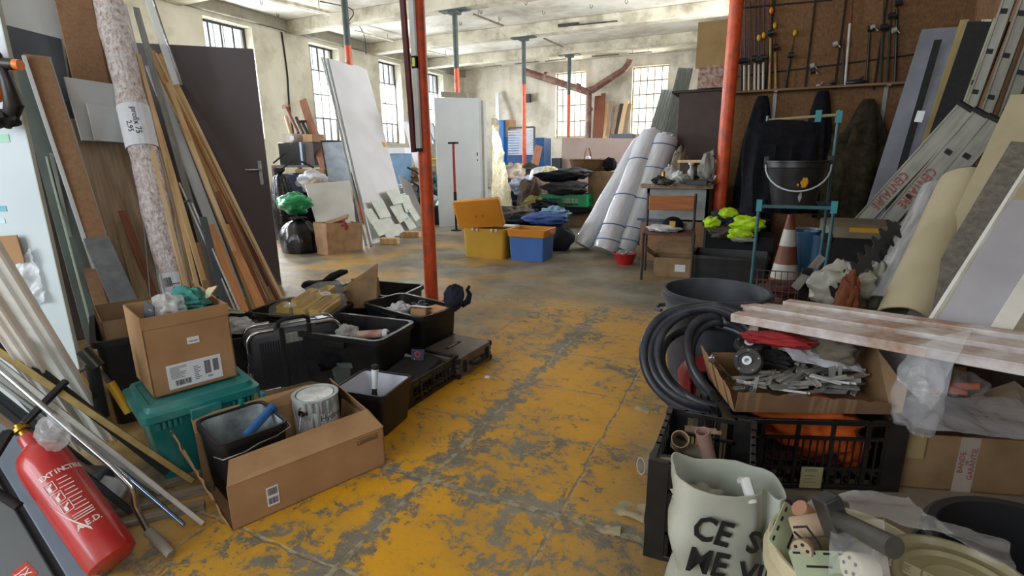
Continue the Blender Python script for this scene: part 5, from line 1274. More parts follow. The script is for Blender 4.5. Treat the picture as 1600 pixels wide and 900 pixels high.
# open carton of profiles on the crate
zc = .014+HX
a_, b_ = P(1148, 642, zc+.004), P(1392, 646, zc+.004)
MZ_, LZ = frame(a_, b_, .30); MZ_.translation.z = zc+.002
g = G(); CT = thing('carton', 'torn open carton on the crate, piled with aluminium offcuts and castors', 'carton', MZ_)
hz = .085
g.bx(-LZ/2, LZ/2, -.15, .15, 0, .004); g.bx(-LZ/2, LZ/2, .146, .15, 0, hz+.03); mks('body', g, CARDIN, CT)
rnd = random.Random(3)
def ragged(x0, y0, x1, y1, h0, h1, n, name, mt_, dx=0, dy=0):
    g = G(); nx_ = V((y1-y0, x0-x1, 0)).normalized(); pr = None
    for k in range(n):
        u0, u1 = k/n, (k+1)/n; 
        if pr is None: pr = h0
        h_ = h0+(h1-h0)*u1+rnd.uniform(-.006, .006); A = V((x0+(x1-x0)*u0, y0+(y1-y0)*u0, 0)); B = V((x0+(x1-x0)*u1, y0+(y1-y0)*u1, 0))
        g.slab(A, B, B+V((dx*h_, dy*h_, h_)), A+V((dx*pr, dy*pr, pr)), .004, nx_); pr = h_
    bmesh.ops.remove_doubles(g.bm, verts=g.bm.verts, dist=1e-5); return mk(name, g, mt_, CT)
ragged(-LZ/2, -.15, LZ/2, -.15, hz, hz*.55, 26, 'front_wall', mat('brown box card', '7e5f44', '6c5038', rough=.9, scale=6), 0, -.15)
ragged(-LZ/2, .15, -LZ/2, -.15, hz+.06, hz, 18, 'left_wall', CARD, -.3, 0)
g = G(); g.slab((LZ/2, -.15, 0), (LZ/2, .12, 0), (LZ/2+.02, .10, .17), (LZ/2-.0, -.02, .20), .004); g2 = mk('right_flap', g, CARDIN, CT)
g = G(); g.slab((LZ/2, -.15, 0), (LZ/2, -.02, .20), (LZ/2+.055, -.13, .09), (LZ/2+.03, -.16, .01), .004); mk('right_flap', g, CARDL, CT)
# aluminium offcuts
for k in range(64):
    x, y = rnd.uniform(-LZ/2+.05, LZ/2-.06), rnd.uniform(-.12, .09); z = rnd.uniform(.03, .085+.03*(1-abs(x)/LZ*2)); az = rnd.gauss(.25, .5)
    d_ = V((math.cos(az), math.sin(az), rnd.uniform(-.15, .25))).normalized(); L_ = rnd.uniform(.07, .17)
    if k in (3, 4): d_ = V((-.28, -.3, 1)).normalized(); x, y, z, L_ = LZ/2-.17+(k-3)*.028, -.06, .09, .13
    if k == 5: d_ = V((0, -.2, 1)).normalized(); x, y, z, L_ = -LZ/2+.085, -.10, .075, .085
    w_ = rnd.choice((.012, .016, .022)); g = G()
    sec = [(-w_/2, 0), (w_/2, 0), (w_/2, .008), (w_/2-.0015, .008), (w_/2-.0015, .0015), (-w_/2+.0015, .0015), (-w_/2+.0015, .008), (-w_/2, .008)]
    sk = rnd.uniform(-.015, .015); g.loft([[(u, v_, -L_/2+(u/w_)*sk) for u, v_ in sec], [(u, v_, L_/2+(u/w_)*sk*1.3) for u, v_ in sec]])
    put('profile_offcut', 'short dusty aluminium channel offcut in the heap in the torn carton', 'offcut', g, ALU if k % 3 else GALV, 'aluminium offcuts in the torn carton', M=F(MZ_ @ V((x, y, z)), V((1, 0, 0)) if abs(d_.z) > .8 else V((-d_.y, d_.x, rnd.uniform(-.4, .4))), MZ_.to_3x3() @ d_), smooth=0)
# castors in the carton
def castor(M_, label):
    t_ = thing('castor_wheel', label, 'wheel', M_)
    g = G(); g.lathe([(.05, -.014), (.054, -.008), (.054, .008), (.05, .014), (.034, .014), (.033, .009), (.018, .009), (.018, .016), (.002, .016)], 32); mk('tyre', g, RUB, t_)
    g = G(); g.lathe([(.018, .016), (.018, .019), (.009, .019), (.009, .012)], 20); mk('hub', g, WHP, t_)
    g = G()
    for k in range(5): a = 2*PI*k/5; g.lathe([(.0035, .0145), (.0035, .016)], 8, c=(.042*math.cos(a), .042*math.sin(a), 0))
    mks('rivet', g, GALV, t_)
castor(F(loc(CT, (-LZ/2+.09, .0, .135)), CR, (-.25, -.8, .55)), 'black castor with a pale hub at the left of the torn carton')
castor(F(loc(CT, (-LZ/2+.13, .11, .16)), CR, (.1, -.3, .95)), 'black castor lying flat behind the castor with the pale hub')
t_ = thing('jigsaw_shoe', 'silver curved metal arm poking over the left of the torn carton', 'bracket', loc(CT, (-LZ/2-.02, -.02, .13)))
g = G(); g.bar((-.03, -.03, .03), (.04, .0, -.05), .03, .012); g.tube([(-.03, -.045, .03), (-.03, -.015, .03)], .014, 14); mks('arm', g, STEEL, t_, bevel=.003)
q = [loc(CT, p) for p in ((-.03, -.03, .15), (.21, -.08, .12), (.21, .1, .17), (-.07, .11, .22))]; o = q[0].copy()
put('plastic_film', 'long clear plastic sleeve lying over the aluminium offcuts', 'plastic film', G().cloth([x-o for x in q], 26, 14, .026, 12, 8, .0015), film('bright sleeve', 'dfe4ee', .6, .1, 12, .8), M=o, smooth=60)
heap('dark_bundle', 'black plastic parts under the castors in the torn carton', 'part', loc(CT, (-.06, .09, .11)), (.1, .05, .04), BLKM, 73, .4, 3)
heap('red_cloth', 'red cloth strip behind the torn carton, under the timber rails', 'cloth', PD(1215, 530, 2.3), (.13, .05, .03), mat('red cloth', 'a02428', '7e1a20', rough=.8), 74, .3, 2)
heap('grey_bundle', 'grey brown bundle behind the film covered offcuts', 'bundle', PD(1310, 545, 2.35), (.08, .06, .06), mat('grey brown cloth', '6e675b', '57513f', rough=.9), 75, .3, 2)
# support crate behind the carton so that the rear goods stand on something
MW2 = Matrix.Translation((.42, 2.62, 0)) @ Matrix.Rotation(.33, 4, 'Z')
carton('carton', 'dark carton standing under the timber rails behind the torn carton', 'carton', MW2, .62, .34, .30, CARDL, open_=False)
# carton with printed tape
a, b = P(1406, 766), P(1594, 781)
MT_, LT = frame(a, b, .36); MT_.translation.z = .014; hT = ZA(a, 678)-.014
t = carton('carton', 'brown carton sealed with white tape printed in red, at the right edge', 'carton', MT_, LT+.02, .36, hT, CARDL, flaps=(('b', 75, .12),))
g = G(); g.slab((LT/2+.01, -.18, hT), (LT/2+.01, .18, hT), (LT/2+.18, .2, hT+.07), (LT/2+.17, -.16, hT+.01), .004); mk('flap', g, mat('pale card', 'b5a58f', rough=.9), t)
tp_ = patch(t, FRONT(-.0, -.1812, hT/2), .062, hT, mat('translucent tape', 'b9b0a8', rough=.4), 'printed_tape')
RI = mat('red ink', '9c4a4a', rough=.6)
text('BANDE', .026, Matrix.Translation((-.016, .01, .0008)) @ Matrix.Rotation(PI/2, 4, 'Z'), RI, tp_); text('DE', .014, Matrix.Translation((.002, .01, .0008)) @ Matrix.Rotation(PI/2, 4, 'Z'), RI, tp_); text('GARANTIE', .026, Matrix.Translation((.019, .005, .0008)) @ Matrix.Rotation(PI/2, 4, 'Z'), RI, tp_)
g = G(); g.slab((-LT/2-.012, -.185, hT-.09), (-LT/2+.05, -.185, hT-.09), (-LT/2+.05, -.185, hT+.0), (-LT/2-.01, -.18, hT+.01), .004, (0, -1, 0)); mk('masking_tape', g, mat('masking tape', 'a6976a', rough=.7), t)
# clear bags
q = [loc(t, p) for p in ((-LT/2+.0, -.2, hT+.035), (LT/2+.10, -.2, hT-.0), (LT/2+.08, .05, hT+.06), (-LT/2-.04, .02, hT+.06))]; o = q[0].copy()
zb_ = put('zip_bag', 'flat clear zip bag with a black marker scrawl lying on the taped carton', 'plastic bag', G().cloth([x-o for x in q], 22, 12, .014, 9, 11, .0015), film('bright film', 'dfe4ee', .38, .1, 12, .8), M=o, smooth=60)
text('20 Rislan', .03, F(loc(t, (.02, -.02, hT+.085))-o, MT_.to_3x3() @ V((1, 0, -.1)), V((0, -.2, 1))), INK, zb_, 'marker_writing')
heap('plastic_bag', 'clear bag with salmon coloured parts inside, on top of the taped carton', 'plastic bag', loc(t, (.05, .06, hT+.09)), (.12, .09, .07), FILMC, 81, .25, 2)
SAL = mat('salmon rubber', 'd07858', 'b8603f', rough=.5)
t3 = thing('rubber_grips', 'salmon coloured rubber pieces inside the clear bag', 'rubber part', loc(t, (.05, .03, hT+.09)))
g = G(); g.tube([(-.08, -.03, -.01), (-.02, -.03, .01), (.03, -.03, .0)], [.012, .016, .010], 10); mk('long_piece', g, SAL, t3)
g = G(); g.tube([(-.02, -.0, .01), (.07, -.01, .03)], .014, 10); mk('short_piece', g, SAL, t3)
q = [PD(*p) for p in ((1400, 590, 2.15), (1450, 640, 2.1), (1527, 518, 2.02), (1415, 540, 2.15))]; o = q[0].copy()
put('plastic_bag', 'large clear plastic bag standing upright between the torn carton and taped carton', 'plastic bag', G().cloth([x-o for x in q], 20, 20, .05, 7, 13, .0015), FILMC, M=o, smooth=60)
heap('plastic_bag', 'crumpled clear bag low between the crate and the taped carton', 'plastic bag', PD(1432, 620, 2.1), (.07, .07, .12), FILMC, 83, .3, 2)
# paper scraps on the floor
PPR = mat('dirty paper', 'b5a88a', '9c8f70', rough=.8)
for px, s_, sd_, lab in (((982, 798), .06, 1, 'torn paper scrap on the floor left of the smaller crate'), ((954, 830), .035, 2, 'small folded paper scrap on the yellow floor, nearest the camera'), ((1002, 640), .04, 3, 'white scrap of paper on the floor by the hose')):
    o = P(*px, .002); put('paper_scrap', lab, 'paper', G().cloth([(-s_, -s_*.5, 0), (s_, -s_*.7, 0), (s_*.8, s_, 0), (-s_*.6, s_*.6, 0)], 8, 8, .012, 25, sd_, .001), PPR, M=Matrix.Translation(o+V((0, 0, .0)))if s_ != .06 else o, smooth=60)
# hose coils and red machine
HOS = mat('dark hose', '2b2f38', '20232b', rough=.4, scale=10, bump=.03, dust='4c4f56', damt=.15)
hc_ = PD(1092, 560, 2.42); nrm = (CP-hc_).normalized()*.75+V((.25, 0, .45)); Mh = F(hc_, CR, nrm)
t = thing('rubber_hose', 'thick dark rubber hose coiled in large loops leaning on the grey bin', 'hose', Mh)
loops = [(0, 0, .245, .235, 0, 0), (.015, -.008, .235, .225, .03, .12), (.05, .01, .23, .21, .05, -.1), (.035, -.03, .21, .2, -.03, .2), (.09, -.02, .17, .20, .06, -.15), (.11, -.03, .155, .19, .02, .1)]
g = G(); pts = []; N = 44
for li, (cx_, cy_, ra, rb_, dz_, tl) in enumerate(loops):
    nx_ = loops[(li+1) % len(loops)] if li+1 < len(loops) else loops[li]
    for i in range(N):
        u = i/N; a = 2*PI*u+PI/2; k = u
        m1 = [loops[li][j]*(1-k)+nx_[j]*k for j in range(6)]
        pts.append((m1[0]+m1[2]*math.cos(a), m1[1]+m1[3]*math.sin(a), m1[4]+.03*math.sin(a*1+li)+m1[5]*.2*math.cos(a)))
pts += [(.12, .19, .03), (.2, .16, .02), (.28, .10, .0)]
g.tube([(.30, .15, -.02), (.2, .22, -.01), (.1, .25, 0)]+pts, .0185, 12); mk('hose_line', g, HOS, t, smooth=60)
rm = P(1108, 625, .0)+V((.05, .12, 0))
t = thing('red_machine', 'red ribbed motor housing of a machine inside the hose loops', 'machine', F(PD(1092, 585, 2.62), CR+V((0, 0, -.1)), (0, -.5, .85)))
RM = mat('machine red', '8e2430', '701c26', rough=.5)
g = G(); g.loft([rring(.17, .15, .04, -.10), rring(.18, .17, .05, -.02), rring(.14, .13, .05, .05), rring(.1, .09, .04, .08)]); mk('motor_housing', g, RM, t, bevel=.003)
g = G()
for k in range(7): g.bx(-.055+.018*k-.004, -.055+.018*k+.004, -.092, -.06, -.06, .06)
mks('cooling_rib', g, RM, t)
g = G(); g.bx(.06, .095, -.09, -.05, -.06, .02); mk('warning_label', g, YEL, t)
g = G(); g.lathe([(.07, -.17), (.09, -.15), (.09, -.11), (.07, -.1)], 24); mk('dark_base', g, BLKM, t)
mcb = t.matrix_world.translation
put('plinth_block', 'dark block beneath the red machine inside the hose loops', 'block', G().bx(-.12, .12, -.1, .1, 0, max(.05, mcb.z-.19)), BLKM, M=Matrix.Translation((mcb.x, mcb.y+.06, 0)), bevel=.01)
# grey bin
gb = PD(1119, 452, 2.75); GBIN = mat('dark grey bin', '3c4048', '30343b', rough=.55, scale=8, bump=.04, dust='5d6066', damt=.15)
t = thing('refuse_bin', 'large round grey plastic bin behind the hose coils', 'bin', (gb.x, gb.y, 0)); rb = .245
g = G(); g.lathe([(rb*.78, 0), (rb-.008, gb.z-.05), (rb+.012, gb.z-.045), (rb+.014, gb.z-.02), (rb+.004, gb.z-.018), (rb+.006, gb.z), (rb-.008, gb.z), (rb*.78-.006, .012)], 56); mk('shell', g, GBIN, t)
g = G()
for s in (-1, 1): g.tube([(s*(rb+.0), -.06, gb.z-.12), (s*(rb+.03), -.04, gb.z-.12), (s*(rb+.03), .04, gb.z-.12), (s*(rb+.0), .06, gb.z-.12)], .01, 8)
mks('handle', g, GBIN, t)
# white painted timber rails (folded trestles)
TR = wood('paint spattered timber', 'a87a54', '7e583a', scale=6, dust='e4e6ea', dscale=2.6, damt=.62)
TRD = wood('dusty timber', '9c8462', '7a664a', dust='c9c8c0', dscale=5, damt=.25)
lw = PD(1148, 494, 2.4); rw = PD(1625, 578, 2.12); ax_ = (rw-lw).normalized(); dn = V((-ax_.y, ax_.x, 0)).normalized()
labs = ['front rail of the paint spattered folded trestles', 'second rail from the front of the folded trestles', 'third rail of the folded trestles, starting farthest left', 'fourth rail of the folded trestles', 'rearmost rail of the paint spattered folded trestles']
offs = [(.0, 0, 1.3), (.0, .085, 1.3), (-.07, .17, 1.36), (-.06, .255, 1.33), (.05, .34, 1.24)]
for k in range(5):
    s_, o_, L_ = offs[k]; p0 = lw+ax_*s_+dn*o_; p1 = p0+ax_*L_
    board('timber_rail', labs[k], 'rail', p0+V((0, 0, -.012*(k % 2))), p1+V((0, 0, -.012*(k % 2))), .066, .036, TR, face=(0, 0, 1), group='white spattered timber rails of the folded trestles', bevel=.003)
for k, u in enumerate((.06, .19, 1.24)):
    p = lw+ax_*u+dn*(.1 if k < 2 else .3); z1 = p.z-.03
    put('trestle_leg', ['leftmost short leg block under the timber rails', 'second short leg block under the timber rails, with a bolt hole', 'right leg block under the timber rails'][k], 'leg', G().bx(-.02, .02, -.05, .05, 0, z1), TRD, M=F(V((p.x, p.y, 0)), ax_*V((1, 1, 0))), bevel=.003)
put('white_board', 'plain pale board standing under the timber rails', 'board', G().bx(-.2, .2, -.006, .006, 0, .24), mat('cool white board', 'b9bcc6', rough=.5), M=F(V((PD(1390, 560, 2.62).x, PD(1390, 560, 2.62).y, .3)), ax_*V((1, 1, 0))))
put('brown_board', 'brown upright boards behind the clear bags under the timber rails', 'board', G().bx(-.25, .25, -.01, .01, 0, .5), DARKW, M=F(V((PD(1545, 600, 3.1).x, PD(1545, 600, 3.1).y, .0)), ax_*V((1, 1, 0))))
# ======================= RIGHT MIDDLE: STRAND BOARD WALL, RODS, JACKETS, TROLLEY =======================
DKL = mat('dark batten', '2e2620', '201a16', rough=.9)
def wp(x, y, off=0): return PY(x, y, YO-off)
ti = 8
for (x0, y0, x1, y1) in ((1148, 14, 1300, 0), (1150, 120, 1285, 104), (1285, 104, 1440, 84)):
    g = G(); a, b = wp(x0, y0), wp(x1, y1); g.bar(a, b, .012, .018); struct(mk('trim_%d' % ti, g, DKL)); ti += 1
for x0, x1 in ((1152, 1148), (1274, 1268), (1322, 1316), (1386, 1380), (1210, 1206)):
    a, b = wp(x0, 0), wp(x1, 140); g = G(); g.bx(a.x-.01, a.x+.01, YO-.012, YO+.005, b.z, ZC); struct(mk('trim_%d' % ti, g, DKL)); ti += 1
a, b = wp(1143, 146), wp(1425, 131)
zs = (a.z+b.z)/2-.01
g = G(); g.bx(a.x-.05, b.x+.15, -.14, 0, 0, .022)
put('wall_shelf', 'long narrow board shelf on the strand board wall carrying fishing rods', 'shelf', g, wood('brown shelf board', '8a6b4c', '6c5238', stretch=(.7, 9, 9)), M=Matrix.Translation((0, YO, zs)))
for i, (x, y0, y1) in enumerate([(1212, 143, 186), (1385, 140, 192)]):
    p0, p1 = wp(x, y0, .02), wp(x-3, y1, .01)
    t = thing('shelf_bracket', ['left grey metal bracket under the rod shelf', 'right grey metal bracket under the rod shelf'][i], 'bracket', V((p0.x, YO-.01, p1.z)))
    h_ = zs-p1.z; g = G(); g.bx(-.018, .018, -.008, .008, 0, h_); g.bx(-.018, .018, -.13, -.006, h_-.01, h_); mks('arm', g, GALV, t)
zs += .022
# fishing rods
RB = mat('blue rod blank', '34406e', '262f54', rough=.35); RK = mat('black rod blank', '1e1f22', rough=.4); CORK = mat('cork grip', 'a88a5e', '8b6f48', rough=.9, scale=30); WGR = mat('pale rod grip', 'c2c4bb', rough=.6)
RREEL = mat('dark reel', '23252a', rough=.3); YG = mat('rod fitting yellow', 'c9a122', rough=.5); ORB = mat('orange float', 'd8721c', rough=.5)
def frod(px, ph, blank, grip, label, reel=True, lean=0, fit=None, gl=.28, dep=.07):
    b = wp(px, 142, dep); b.z = zs; yb = YO-dep; top = PY(px+ph[0], ph[1], YO-.02)
    L = (top-b).length; M_ = F(V((b.x, yb, zs)), (1, 0, 0), top-V((b.x, yb, zs)))
    t = thing('fishing_rod', label, 'fishing rod', M_, 'fishing rods standing on the wall shelf')
    g = G(); g.tube([(0, 0, .0), (0, 0, gl)], .013, 8); mk('grip', g, grip, t)
    g = G(); g.tube([(0, 0, gl), (0, 0, L)], [.008, .003], 6); mk('blank', g, blank, t)
    if reel:
        g = G(); g.tube([(0, -.0, gl+.03), (0, -.05, gl+.04)], .006, 6); g2 = mk('reel_foot', g, RREEL, t)
        g = G(); g.tube([(-.03, -.06, gl+.04), (.03, -.06, gl+.04)], .03, 12); mk('reel', g, RREEL, t)
    if fit:
        g = G(); g.ball((0, -.02, gl+.28), (.022, .02, .035), 10, 8); mk('bright_fitting', g, fit, t)
frod(1163, (2, -40), RB, WGR, 'leftmost blue rod with pale grip on the wall shelf')
frod(1170, (2, -40), RB, WGR, 'second blue rod from the left on the wall shelf', False)
frod(1179, (2, -40), RB, WGR, 'blue rod with pale grip, third from the left', gl=.3)
frod(1185, (2, -40), RB, WGR, 'blue rod close to the yellow fittings', True, fit=YG)
frod(1192, (3, -40), RB, WGR, 'blue rod topped by the yellow fittings, rightmost of the blue ones', True, fit=YG, gl=.3)
frod(1202, (5, -40), RK, CORK, 'black rod carrying the orange float, right of the blue rods', True, fit=ORB, gl=.55)
frod(1212, (-1, 60), RK, CORK, 'short dark rod with yellow reel seat beside the blue rods', True, fit=YG, gl=.4)
frod(1226, (16, 52), RK, RK, 'short slanting black rod with a yellow tip', True, fit=YG, gl=.3)
frod(1158, (1, 62), RK, RK, 'short dark rod nearest the orange post')
frod(1319, (14, -20), mat('red rod blank', '8a2c24', rough=.4), mat('white red grip', 'c6c2bb', rough=.5), 'tall red and white rod leaning in the middle of the wall', False, gl=.62)
frod(1315, (4, 60), RK, RK, 'black rod just left of the red and white rod', False)
frod(1352, (8, 36), RK, RK, 'thin black rod with a pale reel right of the red and white rod', True, gl=.5)
frod(1374, (8, -20), mat('olive rod bag', '3a3a2c', '2c2c20', rough=.9), mat('olive rod bag', '3a3a2c'), 'left olive rod in the dark cluster near the leaning boards', True, gl=.5)
frod(1384, (10, -20), mat('olive rod bag', '3a3a2c'), mat('olive rod bag', '3a3a2c'), 'right olive rod in the dark cluster near the leaning boards', True, gl=.6)
frod(1396, (6, 10), RK, RK, 'black rod with a pale reel at the right of the dark cluster', True, gl=.72)
for i, (x, y, lab) in enumerate([(1305, 70, 'silver reel hanging on the wall left of the red and white rod'), (1269, 104, 'silver reel hanging on the middle dark batten'), (1363, 44, 'pale green reel hung high on the black rod'), (1397, 48, 'large white reel high in the dark cluster of rods'), (1270, 112, 'dark reel below the silver reel on the middle batten')]):
    c = wp(x, y, .09); t = thing('fishing_reel', lab, 'reel', c)
    g = G(); g.tube([(-.02, 0, 0), (.02, 0, .012)], .028, 14); mk('spool', g, mat('silver reel', 'b4bab2', rough=.3, metal=.3) if i != 4 else RREEL, t)
    g = G(); g.tube([(.02, 0, .01), (.05, -.01, -.03)], .006, 6); mk('crank', g, GALV, t)
    g = G(); g.tube([(0, 0, 0), (0, .085, 0)], .005, 6); mk('mount', g, RREEL, t)
for i, (x, lab, r_) in enumerate([(1279, 'small silver tackle piece on the wall shelf', .03), (1297, 'dark reel lying on the wall shelf', .035), (1336, 'long dark holder lying on the wall shelf', .05)]):
    c = wp(x, 139, .08); c.z = zs+r_*.5
    g = G(); g.ball((0, 0, 0), (r_*(2 if i == 2 else 1), r_*.7, r_*.6), 12, 8); g.tube([(0, 0, 0), (r_*1.2, 0, r_*1.1)], r_*.25, 8); put('tackle_item', lab, 'tackle', g, RREEL if i else GALV, M=c)
# clothes on the wall
JK = mat('black jacket cloth', '1b1c22', '111217', rough=.95, scale=18, bump=.5, spec=.15); CAMO = mat('dark camouflage cloth', '322f22', '1c1d16', rough=.95, scale=14, bump=.4, spec=.15, dust='4a4030', dscale=9, damt=.3)
def hang(label, px, ytop, ybot, wt, wb, mt_, seed, dep=.1, name='hanging_jacket', Y=None):
    Yw = (YO-.02) if Y is None else Y
    top = PY(px, ytop, Yw-dep); bot = PY(px, ybot, Yw-dep); H_ = top.z-bot.z; g = G(); rings = []
    for k in range(25):
        u = k/24; z = H_*(1-u); w_ = wt+(wb-wt)*min(1, u*2.2)**.7; w_ *= 1+.12*noise.noise(V((seed, u*4, 0))); d_ = dep*(.35+.6*min(1, u*2))
        ring = []
        for i in range(36):
            a = 2*PI*i/36; f_ = 1+.16*noise.noise(V((math.cos(a)*2.4, math.sin(a)*2.4, u*2+seed)))+.12*math.sin(a*7+seed+u*2)*min(1, u*3)
            ring.append((w_*math.cos(a)*f_, max(-dep*1.3, min(dep*.9, d_*math.sin(a)*f_)), z+(.02*math.sin(a*5+seed) if k == 24 else 0)))
        rings.append(ring)
    g.loft(rings)
    return put(name, label, 'jacket', g, mt_, M=V((top.x, Yw-dep, bot.z)), smooth=60)
hang('black jacket hanging at the left of the strand board wall, under the rod shelf', 1192, 150, 400, .05, .2, JK, 1)
hang('black coat hanging behind the draped trolley, near the middle of the wall', 1286, 142, 330, .05, .14, JK, 2)
hang('tall camouflage coat hanging right of the trolley post', 1357, 155, 345, .05, .24, CAMO, 3)
hang('dark green garment hanging between the trolley post and camouflage coat', 1318, 208, 340, .15, .17, CAMO, 4, name='hanging_garment')
# trolley shelf
TRM = mat('teal blue metal', '3c6c78', '2a4e58', rough=.4, metal=.2)
Y0, Y1 = 4.05, 4.45
fl, fr = PY(1186, 322, Y0), PY(1303, 325, Y0); bl = PY(1187, 300, Y1); zsf = fl.z
br = PY(1312, 300, Y1)
t = thing('wire_trolley', 'teal metal rack holding a black bucket, draped with a black cloth', 'rack', (fl.x, Y0, 0))
inv = Matrix.Translation((-fl.x, -Y0, 0)); Wt = fr.x-fl.x
zt_ = PY(1315, 172, Y1).z
g = G()
for x, y, z1 in ((0, 0, zsf+.03), (Wt, 0, zsf+.03), (0, Y1-Y0, zt_-.02), (Wt, Y1-Y0, zt_)): g.tube([(x, y, 0), (x, y, z1)], .011, 10)
mks('post', g, TRM, t)
zl_ = .16
for nm, z in (('upper_shelf', zsf), ('lower_shelf', zl_)):
    g = G()
    for a, b in (((0, 0), (Wt, 0)), ((Wt, 0), (Wt, Y1-Y0)), ((Wt, Y1-Y0), (0, Y1-Y0)), ((0, Y1-Y0), (0, 0))): g.bar((a[0], a[1], z), (b[0], b[1], z), .014, .022)
    for k in range(1, 12): x = Wt*k/12; g.bar((x, 0, z), (x, Y1-Y0, z), .004, .004)
    mk(nm, g, TRM, t)
g = G(); g.tube([(0, Y1-Y0, zt_-.05), (Wt, Y1-Y0, zt_-.03)], .01, 8); mk('top_bar', g, mat('pale top bar', 'a99d70', rough=.6), t)
g = G()
for x, z in ((Wt, zt_-.05), (0, zsf), (Wt, zsf), (Wt*.72, zt_-.04)): g.bx(x-.018, x+.018, (0 if z == zsf else Y1-Y0)-.018, (0 if z == zsf else Y1-Y0)+.018, z-.035, z+.045)
mks('joint_clip', g, mat('bright teal clip', '3f93a0', rough=.4), t)
# draped cloth over it
a, b = PY(1165, 190, Y1-.02), PY(1287, 187, Y1-.02); g = G(); hh_ = a.z-PY(1180, 330, Y1).z
o = V((a.x, Y1-.05, a.z)); wd = b.x-a.x; rows = []
g = G(); rings = []
for k in range(22):
    u = k/21; z = -hh_*u; ring = []
    for i in range(44):
        a_ = 2*PI*i/44; cx_ = math.cos(a_); f_ = noise.noise(V((cx_*3, u*2.5, 3)))
        ring.append((wd/2+cx_*(wd/2)*(.93+.10*f_+.07*math.sin(PI*min(1, u*1.3))), math.sin(a_)*(.03+.05*min(1, u*3))+.02*math.sin(cx_*14+u*2)*min(1, u*3), z-.05*abs(cx_)**3*(1-u)+.02*noise.noise(V((cx_*4, u*3, 1)))))
    rings.append(ring)
g.loft(rings); put('draped_coat', 'large black coat draped over the back of the teal metal rack', 'coat', g, JK, M=o, smooth=60)
# bucket on trolley
cB = V((PY(1241, 300, Y0+.17).x, Y0+.18, zsf+.005)); zB = PY(1241, 252, Y0+.1).z-zsf; rB = (PY(1290, 250, Y0+.18)-PY(1193, 250, Y0+.18)).length/2
t = thing('bucket', 'black bucket with pale wire handle and a yellow splash, on the teal rack', 'bucket', cB)
g = G(); g.lathe([(rB*.72, 0), (rB*.97, zB-.05), (rB*1.0, zB-.045), (rB*1.0, zB-.015), (rB*1.06, zB-.012), (rB*1.06, zB), (rB*.96, zB), (rB*.7, .01)], 44); mk('shell', g, BLKP, t)
g = G()
for k in range(11): a = PI*k/10; pass
pts = [(-rB*1.04*math.cos(PI*k/14), -.06-.11*math.sin(PI*k/14)-rB*.35*math.sin(PI*k/14), zB-.03-.56*zB*math.sin(PI*k/14)) for k in range(15)]
g.tube(pts, .0055, 8); mk('wire_handle', g, mat('pale wire', 'b8c2cc', rough=.4), t)
g = G()
for s in (-1, 1): g.bx(s*rB*1.02-.015, s*rB*1.02+.015, -.02, .02, zB-.05, zB+.03)
mks('handle_lug', g, BLKP, t, bevel=.003)
lc = V((CP.x-cB.x, CP.y-cB.y)); la = math.atan2(lc.y, lc.x)
YS = mat('yellow paint splash', 'dc9a1c', rough=.5); GS = mat('grey paint splash', '9aa4ac', rough=.6)
def splash(T_, r0, z, a, w_, h_, mt_, seed):
    g = G(); n = 9
    for i in range(n):
        hh2 = h_*math.sin(PI*(i+.5)/n)*(.8+.5*noise.noise(V((i*.7, seed, 0)))); p, q = a-w_/2+w_*i/n, a-w_/2+w_*(i+1)/n; rr = r0
        rz = lambda z_: rB*(.72+.25*z_/(zB-.05))+.002
        A = []
        for zz in (z-hh2/2, z+hh2/2):
            for r_, x in ((rz(zz)-.004, p), (rz(zz)-.004, q), (rz(zz), q), (rz(zz), p)): A.append((r_*math.cos(x), r_*math.sin(x), zz))
        g.hexa(A)
    bmesh.ops.remove_doubles(g.bm, verts=g.bm.verts, dist=1e-4); return g
mk('yellow_splash', splash(t, rB, zB*.52, la+.33, .30, zB*.30, YS, 2), YS, t)
mk('yellow_splash', splash(t, rB, zB*.47, la+.10, .08, zB*.08, YS, 4), YS, t)
mk('grey_splash', splash(t, rB, zB*.2, la+.25, .16, zB*.26, GS, 3), GS, t)
# traffic cone behind the lower shelf
cb = V((PY(1229, 400, 4.75).x, 4.75, 0)); zc1 = PY(1232, 335, 4.75).z; z0c = .10
t = thing('traffic_cone', 'brown orange traffic cone with two white bands behind the teal rack', 'traffic cone', cb)
CN = mat('dirty cone orange', '74402c', '5a3020', rough=.6); CW = mat('cone reflective', 'b7b4ae', rough=.5)
def rc_(z): return .115*(1-z/zc1)+.025
def seg_(z0, z1, mt_, nm): g = G(); g.lathe([(rc_(z0), z0), (rc_(z1), z1)], 28, caps=(False, z1 >= zc1)); mk(nm, g, mt_, t)
seg_(.03, zc1*.3, CN, 'cone_body'); seg_(zc1*.3, zc1*.46, CW, 'white_band'); seg_(zc1*.46, zc1*.66, CN, 'cone_body'); seg_(zc1*.66, zc1*.84, CW, 'white_band'); seg_(zc1*.84, zc1, CN, 'cone_body')
g = G(); g.loft([rring(.4, .4, .05, 0), rring(.4, .4, .05, .03), rring(.3, .3, .05, .04)]); mk('cone_base', g, CN, t)
